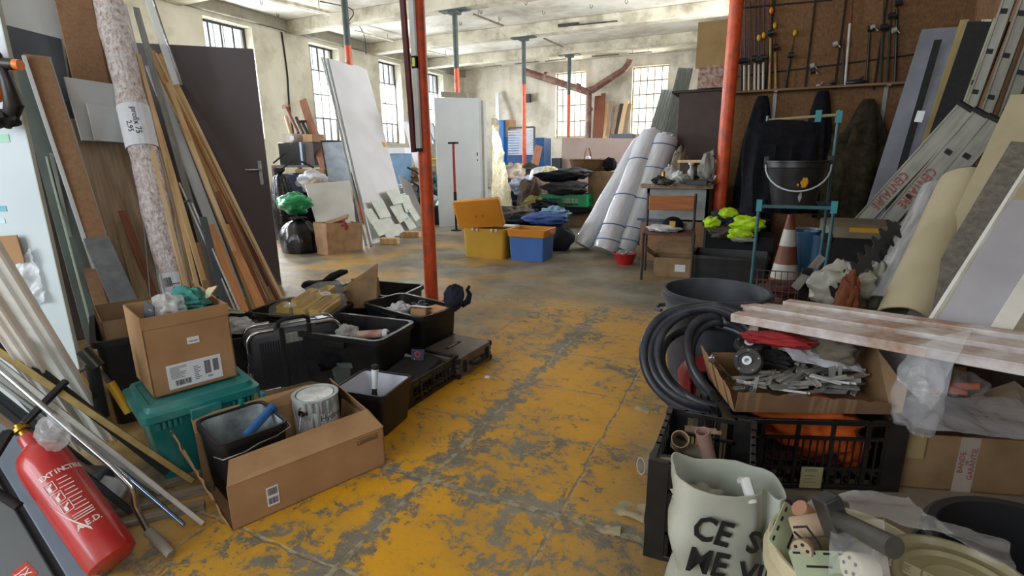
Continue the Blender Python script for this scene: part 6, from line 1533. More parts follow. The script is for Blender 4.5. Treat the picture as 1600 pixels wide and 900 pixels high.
# basket on lower shelf
b0 = V((PY(1228, 430, Y0+.2).x, Y0+.2, zl_+.012))
t = thing('wire_basket', 'red brown wire basket on the lower shelf of the teal rack', 'basket', b0)
g = G(); Wb, Db, Hb = .46, .34, .16; RBW = mat('red brown wire', '5c3a34', rough=.6)
for z in (0, Hb/2, Hb): g.tube([(sx*Wb/2, sy*Db/2, z) for sx, sy in ((-1, -1), (1, -1), (1, 1), (-1, 1))], .004, 6, closed=True)
for k in range(12):
    x = -Wb/2+Wb*k/11
    for s in (-1, 1): g.tube([(x, s*Db/2, 0), (x, s*Db/2, Hb)], .003, 5)
    g.tube([(x, -Db/2, 0), (x, Db/2, 0)], .003, 5)
for k in range(8):
    y = -Db/2+Db*k/7
    for s in (-1, 1): g.tube([(s*Wb/2, y, 0), (s*Wb/2, y, Hb)], .003, 5)
mk('wire_grid', g, RBW, t)
heap('dark_bundle', 'dark red bundle in the wire basket on the teal rack', 'bundle', b0+V((0, 0, .06)), (.18, .13, .05), mat('dark red cloth', '4a2420'), 91, .3, 2)
# grey rail object leaning at the right of the rack
board('metal_rail', 'bright grey rail slanting beside the right foot of the teal rack', 'rail', PD(1243, 449, 3.75), PD(1284, 402, 3.95), .05, .03, GALV, face=(0, -1, .3))
board('metal_rail', 'dark rail slanting below the bright grey rail', 'rail', P(1243, 520), PD(1262, 420, 3.8), .06, .03, BLKM, face=(0, -1, .3))
# pots behind
for i, (x, y, r_, h_, c_, lab) in enumerate([(1252, 400, .11, .34, '36688a', 'small blue bucket behind the cone'), (1274, 405, .10, .30, '3a5f82', 'second blue bucket between the cone and the chest'), (1248, 375, .12, .5, '4f8f98', 'teal round tub behind the blue buckets'), (1262, 372, .1, .42, '8c9098', 'pale grey pot behind the blue buckets')]):
    c = PY(x, y, 5.0+.2*(i > 1)); g = G(); zt2 = PY(x, y-40 if i < 2 else y-15, c.y).z; zt2 = max(.2, zt2)
    g.lathe([(r_*.85, 0), (r_, zt2-.02), (r_+.008, zt2-.02), (r_+.008, zt2), (r_-.008, zt2), (r_*.83, .01)], 28); put('bucket', lab, 'bucket', g, mat('pot '+c_, c_, rough=.5), M=V((c.x, c.y, 0)))
# chest with yellow stripe
cY = 4.55; a, b = PY(1290, 380, cY), PY(1416, 380, cY); zt2 = PY(1300, 352, cY).z
t = thing('storage_chest', 'dark chest with beige lid and a yellow stripe, behind the hedge trimmer blade', 'chest', V(((a.x+b.x)/2, cY+.3, 0))); Wc = b.x-a.x
g = G(); g.bx(-Wc/2+.02, Wc/2-.02, -.28, .28, 0, zt2-.05); mk('body', g, BLKM, t, bevel=.01)
g = G(); g.loft([rring(Wc, .6, .04, zt2-.09), rring(Wc, .6, .04, zt2-.01), rring(Wc-.04, .56, .04, zt2)]); mk('lid', g, mat('dusty beige plastic', '7d755f', '655e4b', rough=.6), t)
g = G(); g.bx(-Wc*.22, Wc*.18, -.302, -.296, zt2-.045, zt2-.012); mk('yellow_stripe', g, mat('yellow stripe', 'cf9a1e', rough=.5), t)
g = G()
for s in (-1, 1): g.bx(s*.25-.04, s*.25+.04, -.31, -.28, zt2-.13, zt2-.06)
mks('latch', g, BLKP, t, bevel=.003)
# hedge trimmer blade
e0, e1 = PD(1303, 466, 3.1), PD(1402, 350, 3.3); ax_ = (e1-e0); L_ = ax_.length
Mh = F(e0, ax_, -CF)
t = thing('hedge_trimmer', 'dark toothed hedge trimmer blade sticking up from the pale bag', 'hedge trimmer', Mh)
BLD = mat('dark blade steel', '3a3b40', '2a2b30', rough=.4, metal=.4)
g = G(); g.bx(0, L_, -.022, .022, -.003, .003)
n = 9
for k in range(n):
    x = L_*(k+.4)/n
    for s in (-1, 1): g.loft([[(x-.02, s*.02, z), (x+.018, s*.02, z), (x+.006+.01*s, s*.055, z), (x-.004+.01*s, s*.058, z)] for z in (-.003, .003)])
mk('toothed_blade', g, BLD, t, smooth=0)
heap('plastic_bag', 'white crumpled plastic bag around the foot of the hedge trimmer', 'plastic bag', PD(1315, 450, 3.2), (.15, .1, .12), mat('crumpled white plastic', 'a3a296', '85847a', rough=.5, bump=.4), 92, .35, 2.2)
heap('crumpled_bag', 'grey green crumpled sheet hanging right of the trimmer blade', 'plastic bag', PD(1362, 450, 3.3), (.1, .1, .14), mat('grey green film', '8f9080', '6f7063', rough=.5, bump=.4), 93, .4, 2.4)
heap('rust_bundle', 'rust brown bundle in front of the trimmer bag', 'bundle', PD(1324, 470, 3.02), (.05, .05, .13), mat('rust brown', '7a4426', '5c301a', rough=.9), 94, .4, 2.5)
z_ = PD(1330, 465, 3.1)
carton('carton', 'dark carton under the crumpled white bag and hedge trimmer', 'carton', Matrix.Translation((z_.x+.05, z_.y+.1, 0)) @ Matrix.Rotation(.2, 4, 'Z'), .62, .4, max(.1, z_.z-.12), CARDL, open_=False)
# black totes and hi-vis clothing right of the chair
HV = mat('hi-vis yellow', 'b6dc1c', '98c012', rough=.7, scale=8, bump=.3)
c1 = V((PY(1140, 400, 5.35).x, 5.6, 0)); zt2 = PY(1140, 402, 5.35).z
tote('storage_tote', 'large black tote on the floor below the yellow high visibility clothing', 'tote', Matrix.Translation(c1), .72, .5, zt2, BLKP, r=.03)
zt3 = PY(1140, 372, 5.7).z
carton('carton', 'black box behind the large tote, under the high visibility clothing', 'carton', Matrix.Translation((c1.x+.06, 6.12, 0)), .66, .44, zt3, BLKM, BLKM, open_=False)
def cl(label, px, d, r_, mt_, sd, name='work_jacket', amp=.3): return heap(name, label, 'clothing', PD(*px, d), r_, mt_, sd, amp, 2)
cl('navy work jacket heaped on the black boxes right of the orange post', (1150, 346), 6.1, (.3, .2, .13), NAVY, 101)
cl('yellow high visibility sleeve at the left of the clothing heap', (1112, 348), 5.95, (.09, .07, .07), HV, 102, 'high_visibility_sleeve')
cl('yellow high visibility panel on top of the navy jacket', (1138, 333), 5.95, (.1, .07, .06), HV, 103, 'high_visibility_vest')
cl('yellow high visibility jacket flopping toward the teal rack', (1168, 350), 5.85, (.17, .08, .08), HV, 104, 'high_visibility_jacket')
cl('yellow reflective sleeve end hanging down by the rack foot', (1156, 366), 5.8, (.12, .06, .06), HV, 105, 'high_visibility_sleeve')
cl('grey reflective hem below the yellow sleeve end', (1160, 374), 5.78, (.11, .05, .03), mat('reflective grey', 'a8a89c', rough=.5), 106, 'reflective_hem')
cl('brown cloth bag under the navy jacket', (1130, 362), 6.0, (.16, .12, .08), mat('brown cloth', '544a3c', '403830', rough=.9), 107, 'cloth_bag')
# chair
YC = 5.35
f0, f1 = P(995, 436), P(1064, 424)
fx = V((1, .12, 0)).normalized(); Mch = F((f0+V((.25, .25, 0))), fx)
t = thing('wooden_chair', 'old chair with brown steel frame and orange wooden back, cap on its seat', 'chair', Mch)
STB = mat('dark brown steel tube', '40302a', '2f2420', rough=.5)
zs_ = .47; hw = .235; hd = .235; zbk = ZA(Mch @ V((-hw, hd, 0)), 302)
g = G(); g.loft([rring(.5, .48, .05, zs_-.02), rring(.5, .48, .05, zs_)]); mk('seat', g, wood('chair seat wood', '6a4232', '54332a'), t)
g = G()
for sx in (-1, 1): g.tube([(sx*hw, -hd, 0), (sx*hw, -hd, zs_-.0)], .014, 10); g.tube([(sx*hw, hd, 0), (sx*hw, hd, zbk)], .014, 10)
mks('leg', g, STB, t)
g = G()
for sx in (-1, 1): g.bar((sx*hw, -hd, zs_-.035), (sx*hw, hd, zs_-.035), .02, .02)
g.bar((-hw, hd, zs_-.035), (hw, hd, zs_-.035), .02, .02); mks('seat_rail', g, STB, t)
g = G(); g.bx(-hw+.01, hw-.01, hd-.03, hd-.012, zbk-.17, zbk-.02); mk('backrest', g, wood('orange plywood', 'b5713e', '9a5c30', stretch=(.7, 9, 9)), t, bevel=.006)
pc_ = loc(t, (0, 0, zs_))
t2 = thing('baseball_cap', 'black cap with a yellow badge lying on the chair seat', 'cap', Mch @ Matrix.Translation((.03, .02, zs_+.03)))
g = G(); g.ball((0, 0, .02), (.105, .10, .09), 20, 12, lambda u: 1 if u.z > -.3 else .95); mk('crown', g, BLKC, t2)
g = G(); g.loft([[(x*.11, -.06-.08*(1-x*x)**.5 if abs(x) < 1 else -.06, -.02+z-.02*abs(x)) for x in [-1+i*.2 for i in range(11)]]+[(.1, -.04, -.01+z), (-.1, -.04, -.01+z)] for z in (0, .006)]); mk('visor', g, BLKC, t2)
g = G(); g.bx(-.028, .028, -.098, -.088, .015, .075); mk('badge', g, YEL, t2, bevel=.01)
heap('white_cloth', 'crumpled white cloth under the cap on the chair seat', 'cloth', loc(t, (-.06, -.08, zs_+.03)), (.17, .12, .035), mat('white cloth', 'c9c9cc', 'a9a9b0', rough=.9, bump=.3), 108, .3, 2)
put('small_carton', 'small grey printed box on the chair seat behind the cap', 'box', G().bx(-.04, .04, -.03, .03, 0, .07), mat('grey printed box', '8d8f8f', rough=.7), M=Mch @ Matrix.Translation((.17, .12, zs_)), bevel=.002)
a, b = P(1016, 436), P(1060, 430)
t = carton('carton', 'torn brown carton with taped side on the floor under the chair', 'carton', Matrix.Translation(((a.x+b.x)/2+.05, a.y+.28, 0)) @ Matrix.Rotation(.1, 4, 'Z'), .36, .26, .2, CARDL, flaps=(('l', 35, .12), ('b', 50, .14)))
patch(t, FRONT(.08, -.131, .1), .1, .07, WHP, 'paper_label')
# red bowl
c = P(972, 415); t = thing('plastic_bowl', 'red plastic bowl of small parts on the floor by the plastic wrapped rolls', 'bowl', c+V((0, .12, 0)))
g = G(); g.lathe([(.09, 0), (.13, .12), (.14, .12), (.14, .13), (.125, .13), (.085, .01)], 32); mk('bowl_body', g, mat('red plastic', 'b02028', rough=.4), t)
heap('hardware', 'grey small parts heaped in the red bowl', 'parts', c+V((0, .12, .12)), (.1, .1, .03), GALV, 109, .5, 4)
# bench
YB_ = 6.2
a, b = PY(1004, 287, YB_), PY(1112, 285, YB_); za = a.z
t = thing('work_bench', 'cluttered bench with white panelled side behind the chair', 'bench', V(((a.x+b.x)/2, YB_+.32, 0))); Wb = b.x-a.x
g = G(); g.bx(-Wb/2-.02, Wb/2+.02, -.34, .32, za-.05, za); mk('bench_top', g, OAK, t, bevel=.003)
g = G(); g.bx(-Wb/2+.05, Wb/2-.02, -.28, -.26, za-.4, za-.05); g.bx(Wb/2-.05, Wb/2-.02, -.28, .28, .0, za-.05); g.bx(-Wb/2+.05, -Wb/2+.08, -.28, .28, .0, za-.05); mks('side_panel', g, mat('dull white panel', 'a3a9a8', '8c9291', rough=.7), t)
g = G(); g.bx(-Wb/2+.0, Wb/2-.04, -.305, -.285, .0, za-.42); mk('card_front', g, CHIP, t)
g = G(); g.bx(-Wb/2-.04, -Wb/2+.28, -.34, -.28, za-.42, za-.40); mk('blue_edge', g, mat('blue edging', '3a5a8c', rough=.5), t)
rnd = random.Random(12)
def ontop(px, label, name, cat, g, mt_, yo=.1, **k):
    p = PY(px, 285, YB_+yo); return put(name, label, cat, g, mt_, M=V((p.x, YB_+yo, za)), **k)
ontop(1018, 'white socket block at the left end of the cluttered bench', 'socket_block', 'socket', G().bx(-.07, .07, -.03, .03, 0, .06), WHT, bevel=.004, yo=.02)
ontop(1036, 'small brass coloured cylinder standing on the cluttered bench', 'brass_fitting', 'fitting', G().lathe([(.02, 0), (.02, .12), (.012, .14)], 14), mat('brass', 'b58a3c'), yo=.05)
ontop(1078, 'small white spray bottle standing on the cluttered bench', 'spray_bottle', 'bottle', G().lathe([(.035, 0), (.035, .14), (.012, .17), (.012, .2), (.03, .21), (.03, .23)], 16), WHT, yo=.12)
ontop(1097, 'wooden box on its side at the right of the cluttered bench', 'wooden_box', 'box', G().bx(-.1, .1, -.05, .05, 0, .04), PINE, bevel=.002, yo=.05)
ontop(1088, 'horizontal pale plank lying across the clutter on the bench', 'plank', 'plank', G().bx(-.22, .2, -.03, .03, .23, .26), PINEL, yo=.22)
ontop(1070, 'left upright block propping the pale plank on the bench', 'block', 'block', G().bx(-.05, .05, -.04, .04, 0, .23), DARKW, yo=.25)
ontop(1102, 'dark upright block right of the spray bottle on the bench', 'block', 'block', G().bx(-.07, .05, -.04, .04, 0, .23), BLKM, yo=.25)
ontop(1090, 'black flat box in front of the wooden box on the bench', 'flat_box', 'box', G().bx(-.12, .1, -.04, .04, 0, .05), BLKP, yo=-.15, bevel=.003)
t = thing('drill_machine', 'small machine with a dark crank clamped at the right of the bench', 'machine', V((PY(1106, 275, YB_-.1).x, YB_-.1, za)))
g = G(); g.tube([(-.1, .0, .03), (.06, -.02, .05)], .03, 12); mk('machine_body', g, IRON, t)
g = G(); g.tube([(.06, -.02, .05), (.09, -.03, .1)], .012, 8); mk('crank', g, GALV, t)
labs = ['crumpled clear bag at the back left of the bench clutter', 'white crumpled packing behind the brass cylinder', 'grey tool heap in the middle of the bench', 'pale crumpled bag in the middle back of the bench', 'dark tool heap beside the white socket block', 'grey hardware heap before the spray bottle', 'dark cable heap at the front of the bench', 'pale bag at the back right of the bench', 'tan sack on top of the clutter at the bench rear']
cols = [film('bag film', 'e8eaec'), WHP, GALV, mat('dull grey wrap', '8d8c86', rough=.6), BLKM, ALU, RUB, mat('dull grey wrap', '8d8c86'), mat('tan sack', '6f6553', rough=.9)]
for k, (px, yo, r_) in enumerate([(1046, .25, (.1, .08, .11)), (1058, .1, (.08, .07, .08)), (1066, .02, (.1, .06, .06)), (1072, .3, (.12, .08, .14)), (1030, -.02, (.08, .06, .05)), (1052, -.15, (.1, .05, .04)), (1040, -.2, (.09, .05, .04)), (1104, .2, (.1, .1, .2)), (1062, .3, (.1, .08, .22))]):
    p = PY(px, 285, YB_+yo); heap('bench_clutter', labs[k], 'clutter', V((p.x, YB_+yo, za+r_[2]*.75)), r_, cols[k], 110+k, .4, 3, n=24, m=14)
# tall brown cabinet with boxes on top
YK = 7.15; a, b = PY(1058, 205, YK), PY(1126, 205, YK); zk = PY(1090, 140, YK).z
t = thing('tall_cabinet', 'tall plain brown cabinet standing behind the cluttered bench', 'cabinet', V(((a.x+b.x)/2+.06, YK+.3, 0))); Wk = b.x-a.x+.12
g = G(); g.bx(-Wk/2, Wk/2, -.3, .3, 0, zk-.03); mk('body', g, mat('dark brown laminate', '4b3a34', '3f312c', rough=.6), t, bevel=.003)
g = G(); g.bx(-Wk/2-.09, Wk/2, -.33, .3, zk-.03, zk); mk('top_panel', g, DARKW, t, bevel=.003)
a2 = PY(1092, 137, YK-.1)
put('speckled_box', 'white box with red brown flecks lying on top of the tall cabinet', 'box', G().bx(-.02, .40, -.1, .35, 0, PY(1092, 106, YK).z-zk), mat('flecked white', 'b9b2a8', '8a4a3a', rough=.8, scale=22, bump=.05), M=V((a2.x, YK, zk)), bevel=.004)
zq = PY(1092, 106, YK).z; a3 = PY(1089, 60, YK); zq2 = PY(1092, 34, YK).z
put('tan_panel', 'tall tan panel standing on the flecked white box near the ceiling', 'panel', G().bx(0, .46, -.02, .02, 0, zq2-zq), mat('tan board', 'a58c5e', '957c50', rough=.8), M=V((a3.x, YK+.05, zq+.001)))
# corrugated sheets
for i, (tp, bs, w_, lab) in enumerate([((1052, 140), (1005, 300), .34, 'front grey corrugated sheet leaning behind the wrapped rolls'), ((1072, 106), (1028, 290), .22, 'rear grey corrugated sheet, the taller one leaning behind the rolls')]):
    q0, q1 = PY(bs[0], bs[1], 7.7), PY(tp[0], tp[1], 8.6-.3*i); ax_ = (q1-q0).normalized(); q0 = q0-ax_*(q0.z/ax_.z-.003)
    L_ = (q1-q0).length; g = G(); n = 24; sec = [(-w_/2+w_*k/n, .012*math.sin(k*PI/1.5)) for k in range(n+1)]
    sec2 = [(u, v_+.004) for u, v_ in reversed(sec)]; g.loft([[(u, v_, z) for u, v_ in sec+sec2] for z in (0, L_)])
    put('corrugated_sheet', lab, 'sheet', g, GALV, 'corrugated sheets leaning behind the wrapped rolls', M=F(q0, (1, .0, -.0), ax_), smooth=30)
# wrapped rolls
RWR = mat('film wrapped white roll', 'd6d8de', 'c2c5cd', rough=.25, scale=4, stretch=(5, 5, 1), bump=.35, spec=.7)
STRP = mat('blue strap', '3c6aa8', rough=.5)
for i, (bs, tp, Yt, r_, straps, lab) in enumerate([((905, 392), (1003, 222), 7.3, .125, (), 'leftmost plastic wrapped roll, slimmest and most slanted'),
            ((938, 400), (1008, 218), 7.15, .12, (), 'plastic wrapped roll mostly hidden behind the first two'),
            ((940, 402), (1020, 210), 6.95, .15, (.12, .32, .72, 1.2), 'middle plastic wrapped roll with blue straps'),
            ((968, 400), (1042, 215), 6.9, .155, (.12, .28, .65, 1.05, 1.35), 'rightmost plastic wrapped roll with blue straps')]):
    q0 = P(*bs)+V((0, .12+(.3 if i == 1 else 0), 0)); q0.z = r_*.42; q1 = PY(tp[0], tp[1], Yt); ax_ = q1-q0; L_ = ax_.length
    t = thing('wrapped_roll', lab, 'roll', F(q0, (1, 0, 0), ax_), 'plastic wrapped rolls leaning by the cabinet')
    g = G(); rings = []
    for k in range(26):
        z = L_*k/25; rr = r_*(1+.03*math.sin(z*11+i))*(.9 if k in (0, 25) else 1)
        rings.append([(rr*(1+.03*noise.noise(V((math.cos(a)*2, math.sin(a)*2, z*4+i))))*math.cos(a), rr*math.sin(a), z) for a in [2*PI*j/26 for j in range(26)]])
    g.loft(rings); mk('roll_body', g, RWR, t, smooth=60)
    for s_ in straps: 
        g = G(); g.tube([(r_*1.03*math.cos(a), r_*1.03*math.sin(a), s_+.03*math.cos(a)) for a in [2*PI*j/26 for j in range(26)]], .006, 6, closed=True); mk('strap', g, STRP, t)
    g = G(); g.heap((0, 0, L_), (r_*.8, r_*.8, .06), 120+i, .4, 3, 20, 10); mk('film_end', g, RWR, t)
# ======================= RIGHT SIDE LEANING GOODS =======================
def lean(name, label, cat, top, bs, w_, t_, mt, face, Xw=1.66, Yw=6.9, group=None, zb=0):
    q1 = PX(top[0], top[1], Xw)
    if q1.y > Yw: q1 = PY(top[0], top[1], Yw)
    q0 = P(bs[0], bs[1], zb); return board(name, label, cat, q0, q1, w_, t_, mt, face=face, group=group)
BGB = mat('blue grey foam board', '7b7d88', '6c6e78', rough=.8, scale=5, bump=.05)
YED = wood('yellowed board edge', 'a89662', '8c7c4e')
FC = (-.35, -1, .15)
lean('panel', 'blue grey board with a split seam leaning at the corner of the strand board wall', 'panel', (1480, 44), (1357, 430), .40, .03, BGB, FC, Yw=6.85)
lean('panel', 'second blue grey board edge just in front of the split one', 'panel', (1458, 120), (1376, 430), .17, .03, BGB, FC, Yw=6.7)
lean('batten', 'yellowed timber edge along the blue grey board', 'batten', (1508, 32), (1381, 430), .07, .05, YED, FC, Yw=6.75)
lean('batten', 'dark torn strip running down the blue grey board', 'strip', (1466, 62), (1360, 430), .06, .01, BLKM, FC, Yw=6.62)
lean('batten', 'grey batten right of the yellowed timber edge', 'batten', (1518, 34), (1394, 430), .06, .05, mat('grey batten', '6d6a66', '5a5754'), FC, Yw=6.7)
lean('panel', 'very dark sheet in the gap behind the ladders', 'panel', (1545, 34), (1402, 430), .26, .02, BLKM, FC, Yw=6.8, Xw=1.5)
lean('board', 'pale mottled strip at the left of the blue grey board', 'board', (1424, 150), (1350, 430), .05, .02, mat('mottled strip', '8a877c', '5e5b52', scale=20), FC, Yw=6.8)
# white tag
q = PD(1437, 182, 6.35); put('paper_tag', 'small white paper tag stuck to the blue grey board', 'tag', G().bx(-.03, .03, -.002, .002, -.05, .05), WHP, M=F(q, (1, -.35, .1), (.15, .0, 1)))
def stile(T_, a, b, w_, d_, mt_, holes, nm='stile', side=-1, face=(-.6, -1, .2), cap=None):
    a, b = V(a), V(b); z = (b-a); L = z.length; z.normalize(); y = V(face).normalized(); y = (y-z*y.dot(z)).normalized(); x = y.cross(z)
    M_ = Matrix.Identity(4)
    for i in range(3): M_[i][0] = x[i]; M_[i][1] = y[i]; M_[i][2] = z[i]; M_[i][3] = a[i]
    g = G(); e = .006
    sec = [(-w_/2, -d_/2), (w_/2, -d_/2), (w_/2, -d_/2+e), (w_/2-e, -d_/2+e), (w_/2-e, d_/2), (w_/2-.02, d_/2), (w_/2-.02, d_/2-.004), (-w_/2+.02, d_/2-.004), (-w_/2+.02, d_/2), (-w_/2, d_/2)]
    g.loft([[(u, v_, zz) for u, v_ in sec] for zz in (0, L)])
    o = mk(nm, g, mt_, T_, M=T_.matrix_world.inverted() @ M_ if T_ else M_, smooth=0)
    for h in holes:
        g = G(); zz = L*h; g.bx(-.022, .022, d_/2-.002, d_/2+.0015, zz-.018, zz+.018); mk('rung_socket', g, BLKM, o)
    if cap: g = G(); g.bx(-w_/2-.002, w_/2+.002, -d_/2-.002, d_/2+.002, L-.02, L+.006); mk('end_cap', g, BLKM, o)
    return o, M_, L
LAL = mat('worn ladder aluminium', '9b9a90', '7f7e75', rough=.55, metal=.3, scale=8, stretch=(3, 3, .4), bump=.03)
# upright ladder
def TQ(px, Xw=1.6, Yw=6.5):
    q = PX(px[0], px[1], Xw); return q if q.y < Yw else PY(px[0], px[1], Yw)
b0 = P(1450, 430); t = thing('ladder', 'upright aluminium ladder with dark rung sockets leaning at the far right', 'ladder', b0)
for tp, bs, w_, hs in (((1583, -20), (1424, 430), .085, (.35, .47, .59, .71, .83, .94)), ((1612, -20), (1450, 430), .085, (.35, .47, .59, .71, .83, .94)), ((1628, 30), (1478, 430), .09, (.35, .5, .62, .74, .86))):
    stile(t, P(*bs), TQ(tp, 1.55, 6.2), w_, .03, LAL, hs)
t = thing('ladder', 'narrow yellowed ladder rails leaning left of the upright aluminium ladder', 'ladder', P(1405, 430))
for tp, bs in (((1543, 30), (1398, 430)), ((1562, 28), (1413, 430))): stile(t, P(*bs), TQ(tp, 1.55, 6.4), .075, .04, mat('yellowed aluminium', 'a39f84', '86826a', rough=.5, metal=.2), (.4, .6, .8))
# slanting ladder with red lettering
RDL = mat('red ladder lettering', '9a4a40', rough=.6)
t = thing('ladder', 'slanting aluminium ladder with faded red lettering, lying against the right side', 'ladder', V((1.1, 5.4, 0)))
for k, (tp, bs, dtop, dbot) in enumerate([((1512, 166), (1322, 372), 5.1, 5.7), ((1537, 176), (1372, 362), 5.0, 5.5), ((1560, 186), (1412, 362), 4.9, 5.4)]):
    o, M_, L = stile(t, PD(*bs, dbot), PD(*tp, dtop), .13, .03, LAL, (.35, .72) if k else (), face=(-.3, -1, .35), cap=True)
    text('CENTAURE', .1, Matrix.Translation((0, .0165, L*.42)) @ Matrix.Rotation(-PI/2, 4, 'X') @ Matrix.Rotation(PI/2, 4, 'Z') @ Matrix.Rotation(0, 4, 'Y'), RDL, o, sx=.75)
# rolls and sheets
def cyl_lean(name, label, cat, top, bs, dt, db, r_, mt_, hollow_=True, seed=0):
    q0, q1 = PD(*bs, db), PD(*top, dt); L_ = (q1-q0).length; g = G()
    rr = [(r_, 0), (r_, L_), (r_-.008, L_), (r_-.008, 0)]
    g.loft([[(a_*math.cos(2*PI*j/28), a_*math.sin(2*PI*j/28)*(1+.05*math.sin(j)), z) for j in range(28)] for a_, z in rr], closed=True)
    return put(name, label, cat, g, mt_, M=F(q0, (1, 0, 0), q1-q0), smooth=60)
CRMS = mat('cream foam sheet', 'b3a98c', 'a0967a', rough=.7, scale=3, bump=.1)
RGH = mat('rough grey felt', '77736a', '5f5c54', rough=.95, scale=40, bump=.5)
cyl_lean('film_roll', 'shiny clear film roll leaning left of the cream sheets', 'roll', (1466, 300), (1378, 478), 3.7, 3.2, .085, mat('silvery film roll', 'b6b8bb', '8e9094', rough=.2, scale=8, stretch=(6, 6, 1), bump=.3, metal=.3))
cyl_lean('foam_roll', 'cream foam roll with a broken top leaning on the right side', 'roll', (1512, 290), (1416, 505), 3.5, 2.95, .12, CRMS)
def ln(name, label, cat, top, bs, dt, db, w_, th, mt_, face=(-.5, -1, .5)): return board(name, label, cat, PD(*bs, db), PD(*top, dt), w_, th, mt_, face=face)
ln('foam_board', 'long cream board reaching the upper right edge of the view', 'board', (1615, 150), (1452, 500), 3.6, 2.95, .16, .03, CRMS)
ln('felt_strip', 'rough grey strip with a ragged edge beside the cream board', 'strip', (1625, 225), (1452, 520), 3.4, 2.85, .20, .015, RGH)
ln('corner_bead', 'toothed metal plaster bead beside the rough grey strip', 'bead', (1625, 235), (1450, 510), 3.3, 2.75, .025, .02, PVC)
ln('foam_board', 'narrow cream edge between the toothed bead and the white panel', 'board', (1630, 258), (1466, 520), 3.25, 2.7, .05, .03, CRMS)
ln('panel', 'broad white panel with faint seams leaning at the right edge', 'panel', (1640, 318), (1510, 540), 3.1, 2.6, .23, .03, mat('cool seamed white', 'b4b4bc', 'a3a3ab', rough=.6, scale=4))
ln('trim_profile', 'grooved pale profile at the far right below the white panel', 'profile', (1640, 400), (1560, 530), 2.9, 2.55, .07, .03, PVC)
ln('trim_profile', 'lowest dusty profile at the far right edge', 'profile', (1650, 440), (1590, 540), 2.85, 2.5, .06, .03, mat('dusty profile', '9b9582', '807b69'))
g = G()
q0, q1 = PD(1450, 508, 2.72), PD(1625, 233, 3.27)
o_ = q0.copy(); h = G(Matrix.Translation(-o_))
bd = ax_ = (q1-q0).normalized(); sdv = bd.cross(CF).normalized()
ring = []
for k in range(92):
    c = q0.lerp(q1, k/91); ring.append(c+(sdv*(-.012 if k % 2 else -.045)))
h.loft([[p for p in ring]+[q1+sdv*.0, q0+sdv*.0], [p+CF*.003 for p in ring]+[q1+CF*.003, q0+CF*.003]]); put('toothed_strip', 'row of small metal teeth along the plaster bead', 'strip', h, PVC, M=o_, smooth=0)
put('broken_cap', 'broken dark top piece above the cream foam roll', 'part', G().ball((0, 0, 0), (.1, .05, .03), 14, 8), BLKM, M=PD(1530, 268, 3.6))
put('white_offcut', 'jagged white offcut between the slanting ladder and foam roll', 'offcut', G().hexa([(-.03, -.005, -.15), (.05, -.005, -.15), (.05, .005, -.15), (-.03, .005, -.15), (.02, -.005, .1), (.09, -.005, .12), (.09, .005, .12), (.02, .005, .1)]), WHT, M=F(PD(1462, 320, 3.7), CR, CU))
# ======================= HALL: LEFT BACKGROUND =======================
def gx(M): return G(M)
def bxt(name, label, cat, c, d, mt, rz=0, group=None, bevel=.003, R=None):    # box-shaped thing standing on its centre-bottom point
    g = G(); g.bx(-d[0]/2, d[0]/2, -d[1]/2, d[1]/2, 0, d[2]); M_ = Matrix.Translation(V(c)) @ Matrix.Rotation(rz, 4, 'Z')
    if R: M_ = M_ @ R
    return put(name, label, cat, g, mt, group, M=M_, bevel=bevel)
def quadslab(name, label, cat, pts, t, mt, group=None):
    p = [V(q) for q in pts]; o = (p[0]+p[1])/2; n = (p[1]-p[0]).cross(p[3]-p[0]).normalized(); g = G(); g.slab(*[q-o for q in p], t, n)
    return put(name, label, cat, g, mt, group, M=o, bevel=.002)
BAGB = mat('black bin bag', '17181b', '0d0e10', rough=.25, scale=9, bump=.6)
def sack(name, label, base, r, h, mt, seed, knot=True):
    g = G(); n = 48; rings = []
    for k in range(26):
        u = k/25; z = h*u; w_ = r*(1-.12*(1-u)**3)*(math.sin(min(1, (1-u)*1.25+.02)*PI/2)**.6 if u > .2 else 1) if u < .9 else r*.16+(.05 if u > .95 else 0)*r*4
        ring = []
        for i in range(n):
            a = 2*PI*i/n; f_ = 1+.10*noise.noise(V((math.cos(a)*2, math.sin(a)*2, u*2+seed)))+.07*math.sin(a*9+seed*2+3*u)*u*(1 if u < .9 else 2)
            ring.append((w_*math.cos(a)*f_, w_*math.sin(a)*f_*.85, z))
        rings.append(ring)
    g.loft(rings); return put(name, label, 'bag', g, mt, M=base, smooth=70)
b = P(458, 397)+V((-.05, .2, 0)); sack('rubbish_bag', 'full black bin bag on the floor beside the brown door', b, .30, .46, BAGB, 1)
GRB = mat('green bin bag', '12925a', '0c7446', rough=.3, scale=9, bump=.5)
g = PY(460, 318, b.y); heap('rubbish_bag', 'bright green plastic bag lying on top of the black bin bag', 'bag', V((g.x, b.y, g.z)), (.26, .2, .14), GRB, 201, .25, 2)
b2 = V((PY(418, 330, 5.6).x, 5.9, 0)); sack('rubbish_bag', 'tall black bag squeezed behind the brown door edge', b2, .22, ZA((b2.x, b2.y), 262), BAGB, 2)
